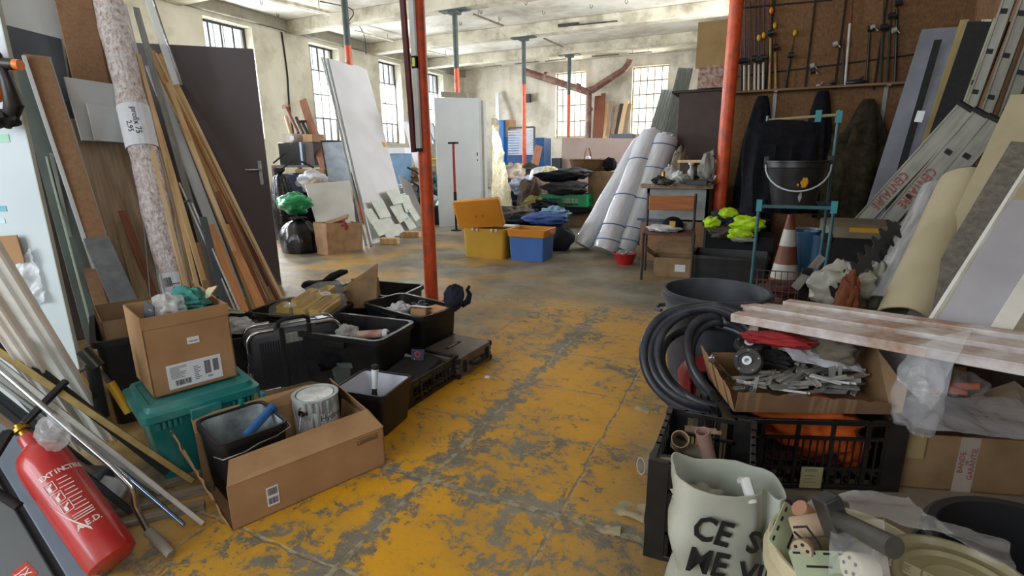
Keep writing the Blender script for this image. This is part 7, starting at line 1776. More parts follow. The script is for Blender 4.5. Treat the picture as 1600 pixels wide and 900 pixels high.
# shelf unit behind the bags that carries the boxes
yb = 7.0
a, c = PY(437, 258, yb), PY(503, 256, yb)
mid = (a.x+c.x)/2
t = thing('side_table', 'dark table behind the bags carrying the black oven and cartons', 'table', (mid, yb+.3, 0)); wq = (c.x-a.x)+.3
g = G(); g.bx(-wq/2, wq/2, -.35, .35, a.z-.04, a.z-.002); mk('table_top', g, DARKW, t)
g = G()
for sx in (-1, 1):
    for sy in (-1, 1): g.bx(sx*wq/2-.03-.0*sx, sx*wq/2+.03, sy*.3-.03, sy*.3+.03, 0, a.z-.04)
mks('leg', g, DARKW, t)
p0, p1 = PY(438, 258, yb), PY(471, 256, yb); hz_ = PY(438, 223, yb).z-p0.z
t = thing('microwave_oven', 'black oven like box with a bright side strip on the dark table', 'oven', V(((p0.x+p1.x)/2, yb+.2, a.z)))
wv = p1.x-p0.x; g = G(); g.bx(-wv/2, wv/2, -.2, .2, 0, hz_); mk('body', g, mat('black glossy', '14171c', '0f1216', rough=.2), t, bevel=.006)
g = G(); g.bx(wv/2, wv/2+.05, -.205, .2, 0, hz_); mk('control_strip', g, mat('pale blue metal', '9fb4cc', rough=.3), t, bevel=.003)
bxt('carton', 'brown speckled box with a dark frame right of the black oven', 'carton', (PY(484, 258, yb).x, yb+.2, a.z), (.19, .35, hz_*.98), DARKW)
zt3 = a.z+hz_
bxt('carton', 'flat pale carton with brown tape on top of the black oven', 'carton', (PY(449, 222, yb).x, yb+.15, zt3), (.26, .3, .15), mat('pale taped carton', 'bdb4a8', '8d7a64', rough=.8, scale=3))
bxt('carton', 'brown carton flap right of the pale taped carton', 'carton', (PY(477, 222, yb).x+.0, yb+.2, zt3), (.22, .28, .13), CARD)
bxt('paper_label', 'small bluish label on the carton above the black oven', 'label', (PY(457, 218, yb).x, yb-.003, zt3+.03), (.08, .004, .08), mat('blue white label', 'b9c6e2'))
for i, (x0, y0, x1, y1, r_, m_, lab) in enumerate([(455, 210, 447, 183, .035, mat('pale card tube', 'c2a67e'), 'pale cardboard tube standing on the cartons by the left wall'), (466, 208, 447, 167, .03, RUSTW, 'reddish brown iron tool leaning on the wall above the cartons'), (474, 210, 463, 184, .03, IRON, 'dark iron bar leaning above the cartons'), (482, 212, 472, 190, .03, BLKM, 'short black iron bar right of the dark iron bar')]):
    q0, q1 = PY(x0, y0, yb+.3), PY(x1, y1, yb+.5); q0.z = max(q0.z, zt3+.14) if i == 0 else q0.z; g = G(); g.tube([V((0, 0, 0)), q1-q0], r_, 10)
    if i == 1: g.bar(q1-q0+V((-.08, 0, 0)), q1-q0+V((.08, 0, .02)), .05, .05)
    if i == 3: g.bar(q1-q0+V((-.05, 0, 0)), q1-q0+V((.08, 0, 0)), .05, .04)
    put('iron_tool' if i else 'card_tube', lab, 'tool' if i else 'tube', g, m_, M=q0)
y5 = 6.2
bp_ = PY(458, 300, y5)
t = thing('printed_carton', 'dark blue printed carton with a round grey emblem on the bag pile', 'carton', Matrix.Translation((bp_.x, y5+.2, bp_.z)) @ Matrix.Rotation(.35, 4, 'Z') @ Matrix.Rotation(.12, 4, 'Y'))
DBL = mat('dark blue carton', '2b3350', '222945', rough=.6)
g = G(); g.bx(-.26, .2, -.18, .2, 0, .26); mk('body', g, DBL, t, bevel=.004)
g = G(); g.tube([(.02, -.181, .14), (.02, -.186, .14)], .055, 18); g.tube([(.13, -.181, .06), (.13, -.186, .06)], .045, 18); mks('round_emblem', g, mat('grey emblem', 'a59c92'), t)
g = G(); g.slab((-.12, -.1, .262), (.1, -.16, .262), (.12, -.1, .30), (-.1, 0, .28), .01); mk('dark_glove', g, BLKC, t)
bxt('carton', 'opened brown carton behind the dark blue printed carton', 'carton', PY(478, 284, 6.5)+V((0, .2, -.0)), (.5, .3, .2), CARD, .3)
heap('bag_pile', 'dark heap of bags holding up the dark blue carton', 'bag', V((bp_.x, y5+.25, bp_.z*.5)), (.34, .3, bp_.z*.52), BLKC, 203, .15, 1.6)
heap('cloth_sack', 'white cloth sack draped beside the dark blue carton', 'sack', PY(489, 281, 6.1), (.22, .2, .16), mat('white sack', 'd4d6e0', 'b4b6c0', rough=.8, bump=.3), 204, .3, 2)
heap('cloth_sack', 'beige sack with dark straps under the white cloth sack', 'sack', PY(495, 292, 6.0), (.18, .15, .14), mat('beige sack', 'a3927a', rough=.9), 205, .25, 2)
for i, (x0, y0, x1, y1) in enumerate([(427, 255, 446, 239), (432, 272, 458, 249), (470, 252, 490, 262)]):
    q0, q1 = PY(x0, y0, 6.3), PY(x1, y1, 6.5); rod('metal_bar', ['thin dark bar sticking up at the door edge', 'thin dark bar over the dark blue carton', 'thin dark bar crossing the opened carton'][i], 'bar', q0, q1, .02, .02, BLKM)
# copper coloured planks, framed glass
def pl_(name, label, cat, bs, tp, Yb, Yt, w_, t_, mt_, face=(.6, -1, .3)): return board(name, label, cat, PY(bs[0], bs[1], Yb), PY(tp[0], tp[1], Yt), w_, t_, mt_, face=face)
pl_('plank', 'reddish brown plank leaning by the second window', 'plank', (508, 266), (473, 156), 6.9, 7.9, .14, .02, wood('reddish veneer', '8f6048', '774a36'))
pl_('plank', 'pale edged plank leaning just right of the reddish plank', 'plank', (514, 262), (482, 175), 6.95, 7.9, .08, .02, wood('tan veneer', 'b08a66', '946e4c'))
quadslab('framed_glass', 'black framed glass sheet in front of the second window', 'frame', [PY(512, 284, 6.6), PY(548, 284, 6.9), PY(545, 221, 7.3), PY(501, 221, 7.0)], .015, mat('milky glass', 'aab2bc', '8f98a4', rough=.15))
rod('frame_edge', 'black left edge of the framed glass sheet', 'frame', PY(513, 286, 6.58), PY(502, 221, 6.98), .02, .02, BLKM); rod('frame_edge', 'black top edge of the framed glass sheet', 'frame', PY(501, 221, 6.98), PY(546, 221, 7.3), .02, .02, BLKM)
# low white panels and paper bag
WPN = mat('white panel board', 'd8d8d4', 'c6c6c2', rough=.5, scale=3)
b0_, b1_ = P(508, 396), P(562, 389); tl = PY(476, 289, b0_.y+.35); tr_ = PY(545, 283, b1_.y+.35)
quadslab('panel', 'white cabinet panel leaning behind the paper bag', 'panel', [b0_, b1_, tr_, tl], .02, WPN)
quadslab('panel', 'narrow white panel foot peeking out left of the paper bag', 'panel', [P(500, 395), P(511, 394), PY(506, 350, b0_.y+.1), PY(494, 351, b0_.y+.1)], .02, WPN)
pb0, pb1 = P(513, 399), P(568, 389); M_, L_ = frame(pb0, pb1, .24)
t = thing('paper_bag', 'crumpled brown paper bag with something pink inside, by the white panels', 'bag', M_); hp = ZA(pb0, 352)
g = G(); KR = mat('kraft paper', 'a98562', '8c6c4c', rough=.85, scale=8, bump=.3)
rr_ = []
for k in range(10):
    u = k/9; rr_.append([(x*(1+.05*noise.noise(V((x*6, y*6, u*3)))), y*(1+.08*noise.noise(V((y*5, x*5, u*3)))), z+(.04*math.sin(x*20) if k == 9 else 0)) for x, y, z in rring(L_*(1-.0*u), .24*(1+.1*u), .01, hp*u, 6)])
g.loft(rr_, caps=(True, False)); o_ = mk('bag_body', g, KR, t, smooth=50); sm = o_.modifiers.new('t', 'SOLIDIFY'); sm.thickness = .004
heap('pink_bundle', 'pink and red ring shaped thing inside the paper bag', 'bundle', loc(t, (0, -.03, hp*.92)), (.13, .08, .08), mat('pink plastic', 'c2405a', '9c3046', rough=.5), 206, .35, 2)
pl_('board', 'brown patterned offcut lying on the paper bag', 'board', (508, 350), (544, 338), b0_.y+.1, b0_.y+.2, .09, .02, wood('patterned offcut', 'a9885e', '7d6242'), (0, -.6, 1))
# tall plasterboards against the post
PLB = mat('grey plasterboard', 'd2d1d4', 'c6c5c8', rough=.8, scale=2, bump=.02)
p0, p1 = P(583, 381), P(657, 362)
wq = .95; bd_ = (p1-p0); bd_.normalize(); base = p0+bd_*.0
top = PD(531, 92, (p0-CP).length+1.15)
M0 = None
for i in range(4):
    off = V((-.035*i, .03*i, 0)); 
    b_a, b_b = p0+off, p0+off+bd_*1.05; tl, tr_ = PY(513+(-4*i), 94-i*2, 7.15+.03*i), None
    tr_ = tl+bd_*1.05
    quadslab('plasterboard', ['front tall grey plasterboard with a yellow note, leaning on the steel post', 'second tall plasterboard of the stack leaning on the steel post', 'third tall plasterboard of the stack leaning on the steel post', 'rearmost tall plasterboard of the stack leaning on the steel post'][i], 'plasterboard', [b_a, b_b, tr_, tl], -.014, PLB)
c = (P(600, 226)); 
def on_board(x, y, off=.004):
    a, b_, d_ = p0, p0+bd_, PY(513, 94, 7.15); n = (b_-a).cross(d_-a).normalized(); r_ = ray(x, y); k = (a-CP).dot(n)/r_.dot(n); q = CP+r_*k; return q+(n if n.dot(CP-q) > 0 else -n)*off, n
q, n_ = on_board(600, 226)
put('sticky_note', 'small yellow note stuck on the tall grey plasterboard', 'note', G().bx(-.045, .045, -.045, .045, 0, .002), YEL, M=F(q, bd_, n_ if n_.dot(CP-q) > 0 else -n_))
for i, (x0, y0, x1, y1) in enumerate([(506, 90, 572, 384), (512, 92, 580, 386)]):
    q0, q1 = P(x1, y1), PY(x0, y0, 7.05); rod('metal_profile', ['left grey profile at the edge of the plasterboard stack', 'right grey profile at the edge of the plasterboard stack'][i], 'profile', q0, q1, .03, .03, GALV)
# tiles at the foot
TIL = mat('grey green tile', 'c4cabf', 'b0b6aa', rough=.35, scale=5, bump=.02)
TL = [(598, 352, .30, .34, -.1), (620, 335, .34, .3, .15), (590, 330, .3, .3, .0), (630, 322, .26, .34, -.2), (610, 312, .32, .26, .05), (585, 362, .24, .22, .1), (615, 362, .26, .2, -.12), (636, 352, .24, .2, .1), (603, 372, .2, .14, .05), (575, 345, .2, .3, .0), (640, 338, .2, .24, .2)]
for i, (x, y, w_, h_, rz) in enumerate(TL):
    q, n_ = on_board(x, y, .05+.012*(i % 6)); n_ = n_ if n_.dot(CP-q) > 0 else -n_
    g = G(); g.bx(-w_/2, w_/2, -h_/2, h_/2, 0, .007); put('wall_tile', 'grey green tile leaning at the foot of the tall plasterboards', 'tile', g, TIL, 'grey green tiles at the foot of the plasterboards', M=F(q, bd_, n_) @ Matrix.Rotation(rz, 4, 'Z'))
quadslab('panel', 'narrow grey panel leaning right of the tall plasterboards', 'panel', [P(640, 358)+V((0, .25, 0)), P(657, 356)+V((0, .25, 0)), PY(640, 285, 7.9), PY(622, 275, 7.9)], .02, PLB)
for i, (x, y, rz) in enumerate([(606, 382, .35), (641, 371, .3)]):
    c = P(x, y)+V((0, .05, 0)); bxt('wood_block', ['left pale wooden block on the floor before the tiles', 'right pale wooden block on the floor before the tiles'][i], 'block', c, (.26, .12, .09), PINE, rz, bevel=.004)
# blue box with foam lid near third window
c = PY(625, 300, 9.4); bxt('storage_box', 'tall blue box with a pale lid below the third window', 'box', (c.x, 9.5, 0), (.34, .3, PY(625, 240, 9.35).z), mat('blue box', '6f93b4', '5a7d9e', rough=.5)); bxt('foam_sheet', 'crumpled white foam pieces lying on the tall blue box', 'foam', (c.x, 9.5, PY(625, 240, 9.35).z), (.4, .34, .12), WHP, .1)
# clutter between the plasterboards and the white doors
for i, (bs, tp, Yb, Yt, w_, m_, lab) in enumerate([((668, 300), (636, 190), 9.3, 10.8, .2, PLB, 'grey plank leaning behind the nearest orange post'), ((655, 290), (637, 175), 9.6, 11, .08, GALV, 'thin grey strip leaning behind the nearest orange post'), ((662, 260), (640, 150), 10, 11.2, .12, PLB, 'pale plank high behind the nearest orange post'), ((700, 260), (668, 185), 9.3, 10.3, .1, WHB, 'white edged board right of the nearest orange post'), ((700, 262), (672, 195), 9.2, 10.2, .16, GREYB, 'grey brown board right of the nearest orange post'), ((690, 330), (680, 200), 9.0, 9.9, .05, SLATE, 'dark strip left of the white door stack')]):
    pl_('board', lab, 'board', bs, tp, Yb, Yt, w_, .02, m_, (.4, -1, .3))
for i, (x, y, Y, r_, m_, lab) in enumerate([(650, 322, 8.6, (.3, .2, .16), BLKM, 'dark machine parts heap left of the potted plant'), (640, 300, 9.2, (.3, .25, .2), GALV, 'grey and dark scrap heap behind the tiles'), (676, 290, 9.2, (.25, .2, .25), mat('teal dark parts', '3a5a5c', '26393c'), 'teal dark heap beside the nearest orange post'), (648, 275, 9.8, (.3, .2, .2), CHIP, 'brown scrap heap under the leaning grey planks'), (668, 312, 8.9, (.2, .15, .14), mat('pale scrap', 'b7b5b8', '8f8d90'), 'pale scrap heap behind the nearest orange post')]):
    heap('scrap_heap', lab, 'scrap', PY(x, y, Y), r_, m_, 210+i, .45, 3)
tubeobj('black_pipe', 'bent black pipe crossing the scrap behind the tiles', 'pipe', [PY(632, 283, 8.9), PY(645, 285, 8.9), PY(655, 292, 8.9), PY(652, 300, 8.9)], .025, BLKM)
tubeobj('black_pipe', 'black bar above the bent black pipe', 'pipe', [PY(637, 262, 9.1), PY(650, 268, 9.1), PY(658, 275, 9.1)], .02, BLKM)
for i in range(2): rod('yellow_bar', ['upper yellow bar beside the white door stack', 'lower yellow bar beside the white door stack'][i], 'bar', PY(672, 249+10*i, 9.6), PY(684, 249+10*i, 9.6), .04, .03, YEL)
# plant
pp = P(672, 352)+V((0, .15, 0)); t = thing('potted_plant', 'single green leaf plant in a dark pot left of the white doors', 'plant', pp); hp = ZA(pp, 322)
g = G(); g.lathe([(.11, 0), (.15, hp-.02), (.165, hp-.02), (.165, hp), (.14, hp), (.13, hp-.03), (.001, hp-.04)], 24, caps=(True, False)); mk('pot', g, BLKP, t)
g = G(); g.tube([(0, 0, hp-.04), (.03, 0, hp+.06), (.08, -.02, hp+.1)], .008, 6); mk('stem', g, mat('leaf green', '3f7a35', '2c5a26'), t)
def leaf(x0, dirx_, ln): g = G(); g.loft([[(x0+dirx_*ln*u, -.02-.05*math.sin(PI*u)*s+.0, hp+.08+.05*math.sin(PI*u*.8)+z) for u, s in [(k/8, -1) for k in range(9)]+[(k/8, 1) for k in range(7, 0, -1)]] for z in (0, .004)]); mk('leaf', g, mat('leaf green', '3f7a35'), t)
leaf(.0, 1, .30); leaf(.0, -1, .16)
# white door stack
d0, d1 = P(687, 355), P(752, 352); M_, L_ = frame(d0, d1, .05)
hd_ = ZA(d0, 152)
DW = mat('pale door face', 'd6dcde', 'cad1d3', rough=.5, scale=2, bump=.02)
for i in range(4):
    t = thing('door_leaf', ['front pale door of the upright stack beside the yellow box', 'second pale door of the upright stack', 'third pale door of the upright stack', 'rearmost pale door of the upright stack'][i], 'door', M_ @ Matrix.Translation((.06*i, .065*i, 0)), 'pale doors standing in a stack')
    g = G(); g.bx(-L_/2, L_/2, -.022, .022, 0, hd_-.01*i); mk('leaf', g, [DW, WHT, mat('beige door edge', 'a59c8a'), DW][i], t, bevel=.002)
    if i == 0:
        g = G(); g.bx(L_/2-.05, L_/2-.03, -.024, -.02, hd_*.56, hd_*.56+.06); g.bx(L_/2-.05, L_/2-.03, -.024, -.02, hd_*.52, hd_*.52+.03); mks('lock_hole', g, IRON, t)
quadslab('panel', 'brownish board end sticking up behind the white door stack', 'panel', [PY(690, 152, d0.y+.35), PY(732, 152, d0.y+.35), PY(730, 146, d0.y+.35), PY(689, 143, d0.y+.35)], .02, mat('beige door edge', 'a59c8a'))
# telescopic prop
b_ = P(716, 360); tz = ZA(b_, 222); t = thing('telescopic_prop', 'red and black telescopic prop standing before the pale door stack', 'prop', b_+V((0, -.06, 0)))
g = G(); g.tube([(0, 0, .0), (0, 0, tz*.22)], .02, 10); mk('black_foot_tube', g, BLKM, t)
g = G(); g.tube([(0, 0, tz*.22), (0, 0, tz*.45)], .028, 10); mk('black_grip', g, BLKP, t)
g = G(); g.tube([(0, 0, tz*.45), (0, 0, tz-.03)], .022, 10); mk('red_tube', g, mat('prop red', 'b02a30', '93232a', rough=.35), t)
g = G(); g.bx(-.08, .08, -.04, .04, tz-.03, tz); g.bx(-.08, .08, -.04, .04, 0, .02); mks('pad', g, BLKM, t, bevel=.004)
# foil insulation
FOIL = mat('crinkled gold foil', 'e8e0c4', 'c4b890', rough=.25, metal=.35, scale=16, bump=1.0)
f0, f1 = P(768, 345), P(803, 335); q = [f0, f1, PY(775, 185, f0.y+.7), PY(768, 185, f0.y+.7)]; o = q[0].copy()
put('foil_sheet', 'crinkled gold foil insulation sheet beside the pale door stack', 'sheet', G().cloth([x-o for x in q], 14, 26, .04, 6, 15, .01), FOIL, M=o, smooth=30)
# ======================= HALL: CENTRE BACKGROUND =======================
# yellow cool box with open lid
a, b = P(724, 401), P(789, 406); M_, L_ = frame(a, b, .42); hb = ZA(a, 356)
YB1 = mat('ochre plastic', 'c49a2c', 'b48c24', rough=.5, scale=3, bump=.02); YB2 = mat('amber lid', 'd8912a', 'c98422', rough=.45, scale=3, bump=.02)
t = thing('cool_box', 'ochre box with its amber lid propped open, on the floor', 'box', M_)
g = G(); g.loft([rring(L_-.03, .39, .04, 0), rring(L_, .42, .04, hb), rring(L_-.04, .38, .04, hb), rring(L_-.07, .35, .04, .03)]); mk('body', g, YB1, t)
g = G(); g.bx(-L_/2-.005+.0, L_/2+.005, .03, .215, hb, hb+.014); mk('white_inner_lid', g, WHT, t)
lz0, lz1 = hb+.01, ZA(a, 309); g = G(); M2 = Matrix.Translation((-.03, -.20, lz0)) @ Matrix.Rotation(-.10, 4, 'Y') @ Matrix.Rotation(.30, 4, 'X')
hl = lz1-lz0
g.loft([[(x, y_, z+hl/2) for x, z, _ in rring((L_+.05)*(1-k*.04), hl*(1-k*.05), .03, 0)] for y_, k in ((0, 1), (.01, 0), (.05, 0), (.055, .5))]); mk('lid', g, YB2, t, M=M2)
g = G()
for x in (-.14, -.08, .12, .18): g.bx(x-.012, x+.012, -.225, -.20, hb-.03, hb+.005)
mks('hinge', g, WHT, t)
g = G()
for x in (-.03, .06): g.tube([(x, -.004, hl*.42), (x, .0, hl*.42)], .018, 12)
mks('lid_recess', g, mat('dark amber', 'a8701c'), t, M=M2)
# blue box yellow rim
a, b = P(796, 406), P(849, 410); M_, L_ = frame(a, b, .36); hb2 = ZA(a, 358)
BB = mat('mid blue plastic', '4a78c4', '3f6ab2', rough=.45, scale=3, bump=.02)
t = thing('storage_box', 'blue box with a wide amber rim right of the ochre box', 'box', M_)
g = G(); g.loft([rring(L_-.02, .34, .02, 0), rring(L_+.01, .36, .02, hb2-.075)]); mk('body', g, BB, t)
g = G(); g.loft([rring(L_+.03, .38, .02, hb2-.085), rring(L_+.05, .40, .02, hb2), rring(L_+.0, .35, .02, hb2), rring(L_-.02, .33, .02, hb2-.08)], closed=False); mk('rim', g, YB2, t)
g = G(); g.bx(L_/2+.02, L_/2+.05, -.06, .06, hb2-.05, hb2-.02); mk('handle', g, YB2, t, bevel=.004)
# clothes heaps
DNM = mat('blue denim', '3d5a9c', '2f4880', rough=.9, scale=14, bump=.4)
def h2(name, label, cat, x, y, Y, r_, m_, sd, amp=.35, fr=2.4): return heap(name, label, cat, PY(x, y, Y), r_, m_, sd, amp, fr)
h2('folded_jeans', 'blue denim lying on top of the dark bag behind the blue box', 'clothing', 851, 342, 6.5, (.32, .18, .08), DNM, 301, .2)
h2('dark_bag', 'big dark soft bag behind the blue box', 'bag', 862, 372, 6.55, (.3, .22, .24), mat('dark blue grey bag', '262a36', '1a1d26', rough=.8, bump=.3), 302, .2, 1.8)
h2('patterned_cloth', 'light blue and white patterned cloth above the denim', 'clothing', 868, 332, 7.0, (.22, .15, .08), mat('blue white pattern', '8fb0c8', '4a7090', rough=.9, scale=14), 303)
h2('black_clothes', 'black clothes heaped between the ochre box and the denim', 'clothing', 820, 350, 6.9, (.4, .3, .12), BLKC, 304)
h2('brown_clothes', 'grey brown clothes heap behind the ochre box lid', 'clothing', 800, 335, 7.6, (.38, .3, .14), mat('grey brown clothes', '5d564e', '3a342e', rough=.95, scale=8), 305)
h2('shoe_heap', 'dark shoes and rags heap near the foil sheet', 'clothing', 792, 345, 7.2, (.25, .2, .12), mat('dark grey rags', '3d3b3a', '262423', rough=.95), 306)
h2('mixed_heap', 'mixed brown heap behind the green crate', 'clothing', 835, 311, 9.5, (.3, .3, .42), mat('mixed brown heap', '574235', '2e241e', rough=.9, scale=6), 307)
h2('yellow_bag', 'yellow green printed bag under the mixed heap', 'bag', 838, 318, 8.6, (.25, .2, .14), mat('yellow green bag', 'a89a2c', '5c5a2c', rough=.6, scale=6), 308, .25)
h2('blue_bag', 'small blue and black bag beside the yellow green bag', 'bag', 842, 328, 8.0, (.2, .18, .1), mat('steel blue bag', '3a5a78', '22303c', rough=.6, scale=6), 309)
h2('black_clothes', 'small black heap in front of the green crate', 'clothing', 852, 323, 8.0, (.22, .2, .12), BLKC, 310)
h2('glove_heap', 'dark gloves lying on the floor before the grey orange post', 'clothing', 810, 318, 10.5, (.35, .2, .06), BLKC, 311)
h2('plastic_crate', 'white plastic crate tipped on the clothes heap', 'crate', 853, 277, 10.5, (.35, .25, .25), mat('white crate plastic', 'c9ced6', 'a9aeb8', rough=.5), 312, .2, 1.5)
h2('lattice_crate', 'cream lattice crate side beside the white crate', 'crate', 860, 276, 10.2, (.22, .15, .2), mat('cream crate', 'c9bf9c', '8d8464', rough=.6, scale=12), 313, .2)
h2('red_bin', 'red plastic tub in front of the slatted bed base', 'tub', 806, 290, 11.5, (.28, .25, .18), mat('red plastic', 'b02028'), 314, .15, 1.2)
h2('pushchair', 'white and brown pushchair above the red tub', 'pushchair', 802, 275, 12, (.3, .25, .32), mat('white brown cloth', 'c2b8a8', '5a4434', rough=.8, scale=4), 315, .35)
h2('white_clothes', 'white and blue clothes right of the red tub', 'clothing', 828, 290, 11, (.5, .4, .2), mat('white blue clothes', 'b9c4d8', '6c7488', rough=.8, scale=3), 316)
h2('dark_clothes', 'dark olive clothes heap behind the white and blue clothes', 'clothing', 828, 272, 12.5, (.5, .3, .25), mat('dark olive clothes', '3c3b30', '24241e', rough=.9), 317)
h2('blue_clothes', 'navy cloth bundle low left of the orange grey post', 'clothing', 800, 305, 11.5, (.35, .3, .35), NAVY, 318)
# blue cabinets far away
YC1 = 15.5
def fbox(name, label, cat, x0, x1, y0, y1, Y, dep, mt_, z0=None):
    a, b = PY(x0, y1, Y), PY(x1, y1, Y); zt_ = PY((x0+x1)/2, y0, Y).z; zb_ = 0 if z0 is None else z0
    return bxt(name, label, cat, ((a.x+b.x)/2, Y+dep/2, zb_), (b.x-a.x, dep, zt_-zb_), mt_, bevel=.01)
BLC = mat('strong blue paint', '1f6fc0', '1a60a8', rough=.4)
fbox('metal_cabinet', 'tall strong blue cabinet left of the slatted bed base', 'cabinet', 772, 788, 188, 300, YC1, .6, BLC)
fbox('metal_cabinet', 'blue cabinet part behind the slatted bed base', 'cabinet', 788, 800, 214, 300, YC1+.1, .6, BLC)
fbox('metal_cabinet', 'darker blue cabinet right of the slatted bed base', 'cabinet', 832, 850, 215, 300, YC1, .6, mat('deep blue paint', '1d5288', '174372', rough=.4))
fbox('carton', 'brown carton on the blue cabinet', 'carton', 789, 796, 187, 205, YC1+.1, .5, CARD, PY(790, 214, YC1).z)
t = thing('bed_base', 'upright slatted bed base with blue white slats behind the grey orange post', 'bed base', PY(813, 285, 14.6)); t.location.z = 0
inv = Matrix.Translation(-t.location); Yb3 = 14.6
g = G(inv); z1 = PY(813, 199, Yb3).z; xl, xr = PY(794, 240, Yb3).x, PY(833, 240, Yb3).x
g.bar((xl, Yb3, 0), (xl, Yb3+.1, z1), .05, .05); g.bar((xr, Yb3, 0), (xr, Yb3+.1, z1), .05, .05); g.bar((xl, Yb3+.1, z1), (xr, Yb3+.1, z1), .05, .05); mks('frame_tube', g, SLATE, t)
g = G(inv)
for k in range(26):
    z = z1*(.04+.93*k/26)
    if 12 <= k <= 15: continue
    g.bx(xl, xr, Yb3, Yb3+.03, z, z+.055)
mks('slat', g, mat('blue white slat', 'b9c6da', rough=.5), t)
g = G(inv); g.bx(xl, xr, Yb3, Yb3+.03, z1*.5, z1*.62); mk('dark_band', g, mat('deep blue paint', '1d5288'), t)
pl_('plank', 'rough brown plank with orange marks leaning on the bed base', 'plank', (832, 275), (842, 229), 13.2, 14, .2, .08, wood('rough brown plank', '9a6a50', '7c4f3a'))
fbox('board', 'pale grey low board behind the clothes heap', 'board', 838, 853, 260, 300, 13.5, .05, WHB)
fbox('waste_bin', 'black upright cylinder bin beside the pink brown board', 'bin', 861, 874, 247, 300, 13, .4, mat('blue black bin', '242c38', rough=.5))
board('thin_strip', 'thin white strip leaning on the far wall left of the post', 'strip', V((PY(776, 190, 18.8).x, 18.9, 0)), PY(777, 145, 19.7), .14, .04, WHB, face=(0, -1, .2))
bxt('junction_box', 'small dark electric box on the far wall beside the post', 'electric box', (PY(823, 158, 19.8).x, 19.8, PY(823, 160, 19.8).z), (.3, .16, .3), IRON)
# pinkish brown big board
q0 = PY(876, 262, 13.2); q1 = PY(985, 268, 12.2); zt1 = PY(880, 215, 13.2).z
quadslab('large_board', 'large pinkish brown board standing behind the wicker basket', 'board', [V((q0.x, 13.2, 0)), V((q1.x, 12.6, 0)), V((q1.x, 12.6, PY(975, 217, 12.6).z)), V((q0.x+.05, 13.2, zt1))], .03, mat('pinkish brown board', '9c8880', '8f7b73', rough=.7, scale=1.5))
# planks leaning on the far wall
PL = [(938, 150, 934, 216, 'reddish far plank beside the drain pipe', RUSTW), (943, 146, 938, 216, 'second reddish far plank', RUSTW), (949, 162, 945, 216, 'tan far plank', PINE), (955, 158, 949, 216, 'tall tan far plank', OAK), (960, 178, 955, 216, 'short dark far plank', DARKW), (966, 164, 957, 216, 'brown far plank slanting right', OAK), (972, 162, 962, 216, 'dark brown far plank', DARKW), (979, 158, 967, 216, 'yellow pale far plank, brightest of the row', PINEL), (984, 162, 976, 216, 'rightmost brown far plank by the window', OAK), (933, 150, 929, 216, 'far reddish plank nearest the pipe', RUSTW), (958, 176, 953, 216, 'white grey short far plank', WHB)]
for x0, y0, x1, y1, lab, m_ in PL:
    tp = PY(x0, y0, 19.75); lo = PY(x1, y1, 19.3); d_ = (lo-tp).normalized(); bs = tp+d_*((tp.z-.003)/-d_.z); 
    if bs.y < 18.4: bs.y = 18.6
    board('far_plank', lab+' leaning on the far wall', 'plank', bs, tp, .16, .04, m_, face=(0, -1, .2), group='planks leaning on the far wall')
fbox('storage_chest', 'low dark chest at the foot of the far planks', 'chest', 953, 985, 209, 260, 15, .5, SLATE)
# stacked cartons, crates, basket
ys = 8.9
a, b = PY(905, 345, ys), PY(975, 345, ys)
for i, (x0, x1, y0, y1, lab) in enumerate([(870, 930, 330, 352, 'brown carton lowest left in the stack under the green crate'), (925, 975, 303, 352, 'tall brown carton low in the stack by the plastic rolls'), (918, 975, 268, 303, 'brown carton carrying the wicker basket')]):
    zb_ = 0 if y1 > 340 else PY(945, 303, ys).z
    fbox('carton', lab, 'carton', x0, x1, y0, y1, ys, .5, CARDL, zb_)
zc1 = PY(890, 330, ys).z
ga, gb2 = PY(850, 322, ys-.35), PY(922, 316, ys-.35)
heap('dark_bundle', 'black crate shaped bundle between the cartons and the green crate', 'bundle', PY(895, 326, ys-.1), (.4, .22, .10), BLKM, 321, .12)
Mg = F(PY(886, 321, ys-.15), (1, 0, .12)); gw = (gb2-ga).length*.98; gh = .20
GRC = mat('green crate plastic', '14925c', '0f7a4c', rough=.4)
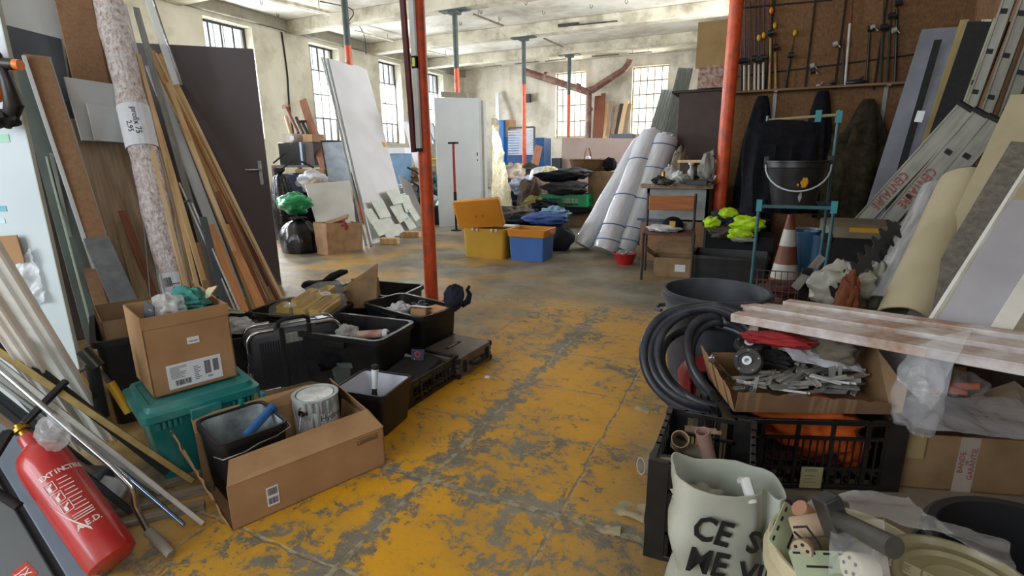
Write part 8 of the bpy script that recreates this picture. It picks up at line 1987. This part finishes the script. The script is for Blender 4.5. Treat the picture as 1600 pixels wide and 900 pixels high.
t = crate('plastic_crate', 'bright green ventilated crate on the stack behind the plastic rolls', 'crate', Mg, gw, .42, gh, GRC, rows=2, cols=4, bars=26, post_=.14)
g = G(); g.bx(-gw/2, gw/2, -.216, -.204, gh*.68, gh); mk('solid_band', g, GRC, t)
h2('black_clothes', 'black folded clothes on the green crate', 'clothing', 884, 294, ys-.3, (.42, .25, .13), BLKM, 322, .25, 1.8)
h2('black_clothes', 'black bag topmost on the green crate stack', 'clothing', 872, 276, ys-.2, (.4, .22, .11), BLKC, 323, .25, 1.8)
h2('grey_clothes', 'dark grey roll between the black clothes and the basket', 'clothing', 898, 270, ys-.1, (.3, .2, .10), mat('dark grey roll', '3c3d40', '2a2b2e'), 324, .25, 1.8)
h2('camera_bag', 'small black bag right of the wicker basket', 'bag', 953, 257, ys+.1, (.12, .1, .12), BLKC, 325, .2, 1.8)
# wicker basket
bc_ = PY(918, 268, ys+.15); WIC = mat('wicker', '8f6a42', '5c4228', rough=.8, scale=60, stretch=(1, 1, 3), bump=.8)
t = thing('wicker_basket', 'brown wicker basket with a tall arched handle on the carton stack', 'basket', bc_)
g = G(); sxx, syy, hh3 = .33, .2, .2
g.loft([[(x*k, y*k, z) for x, y in [(sxx*math.cos(2*PI*i/32), syy*math.sin(2*PI*i/32)) for i in range(32)]] for k, z in ((.7, 0), (.9, .08), (1, hh3), (.94, hh3), (.84, .08), (.65, .02))]); mk('woven_bowl', g, WIC, t)
g = G(); g.tube([(0, -syy*math.cos(PI*k/12), hh3*.8+.24*math.sin(PI*k/12)) for k in range(13)], .012, 8); mk('arched_handle', g, WIC, t)
g = G(); g.tube([(sxx*math.cos(2*PI*i/32), syy*math.sin(2*PI*i/32), hh3) for i in range(32)], .016, 8, closed=True); mk('rim', g, WIC, t)
h2('wicker_basket', 'reddish smaller wicker basket behind the large one', 'basket', 940, 258, ys+.35, (.2, .15, .12), mat('reddish wicker', '6e4034', '4a2a22', rough=.8, scale=40), 326, .08, 1.5)
heap('white_cloth', 'scrap of white cloth inside the wicker basket', 'cloth', bc_+V((0, 0, .2)), (.06, .05, .06), WHP, 327, .3)
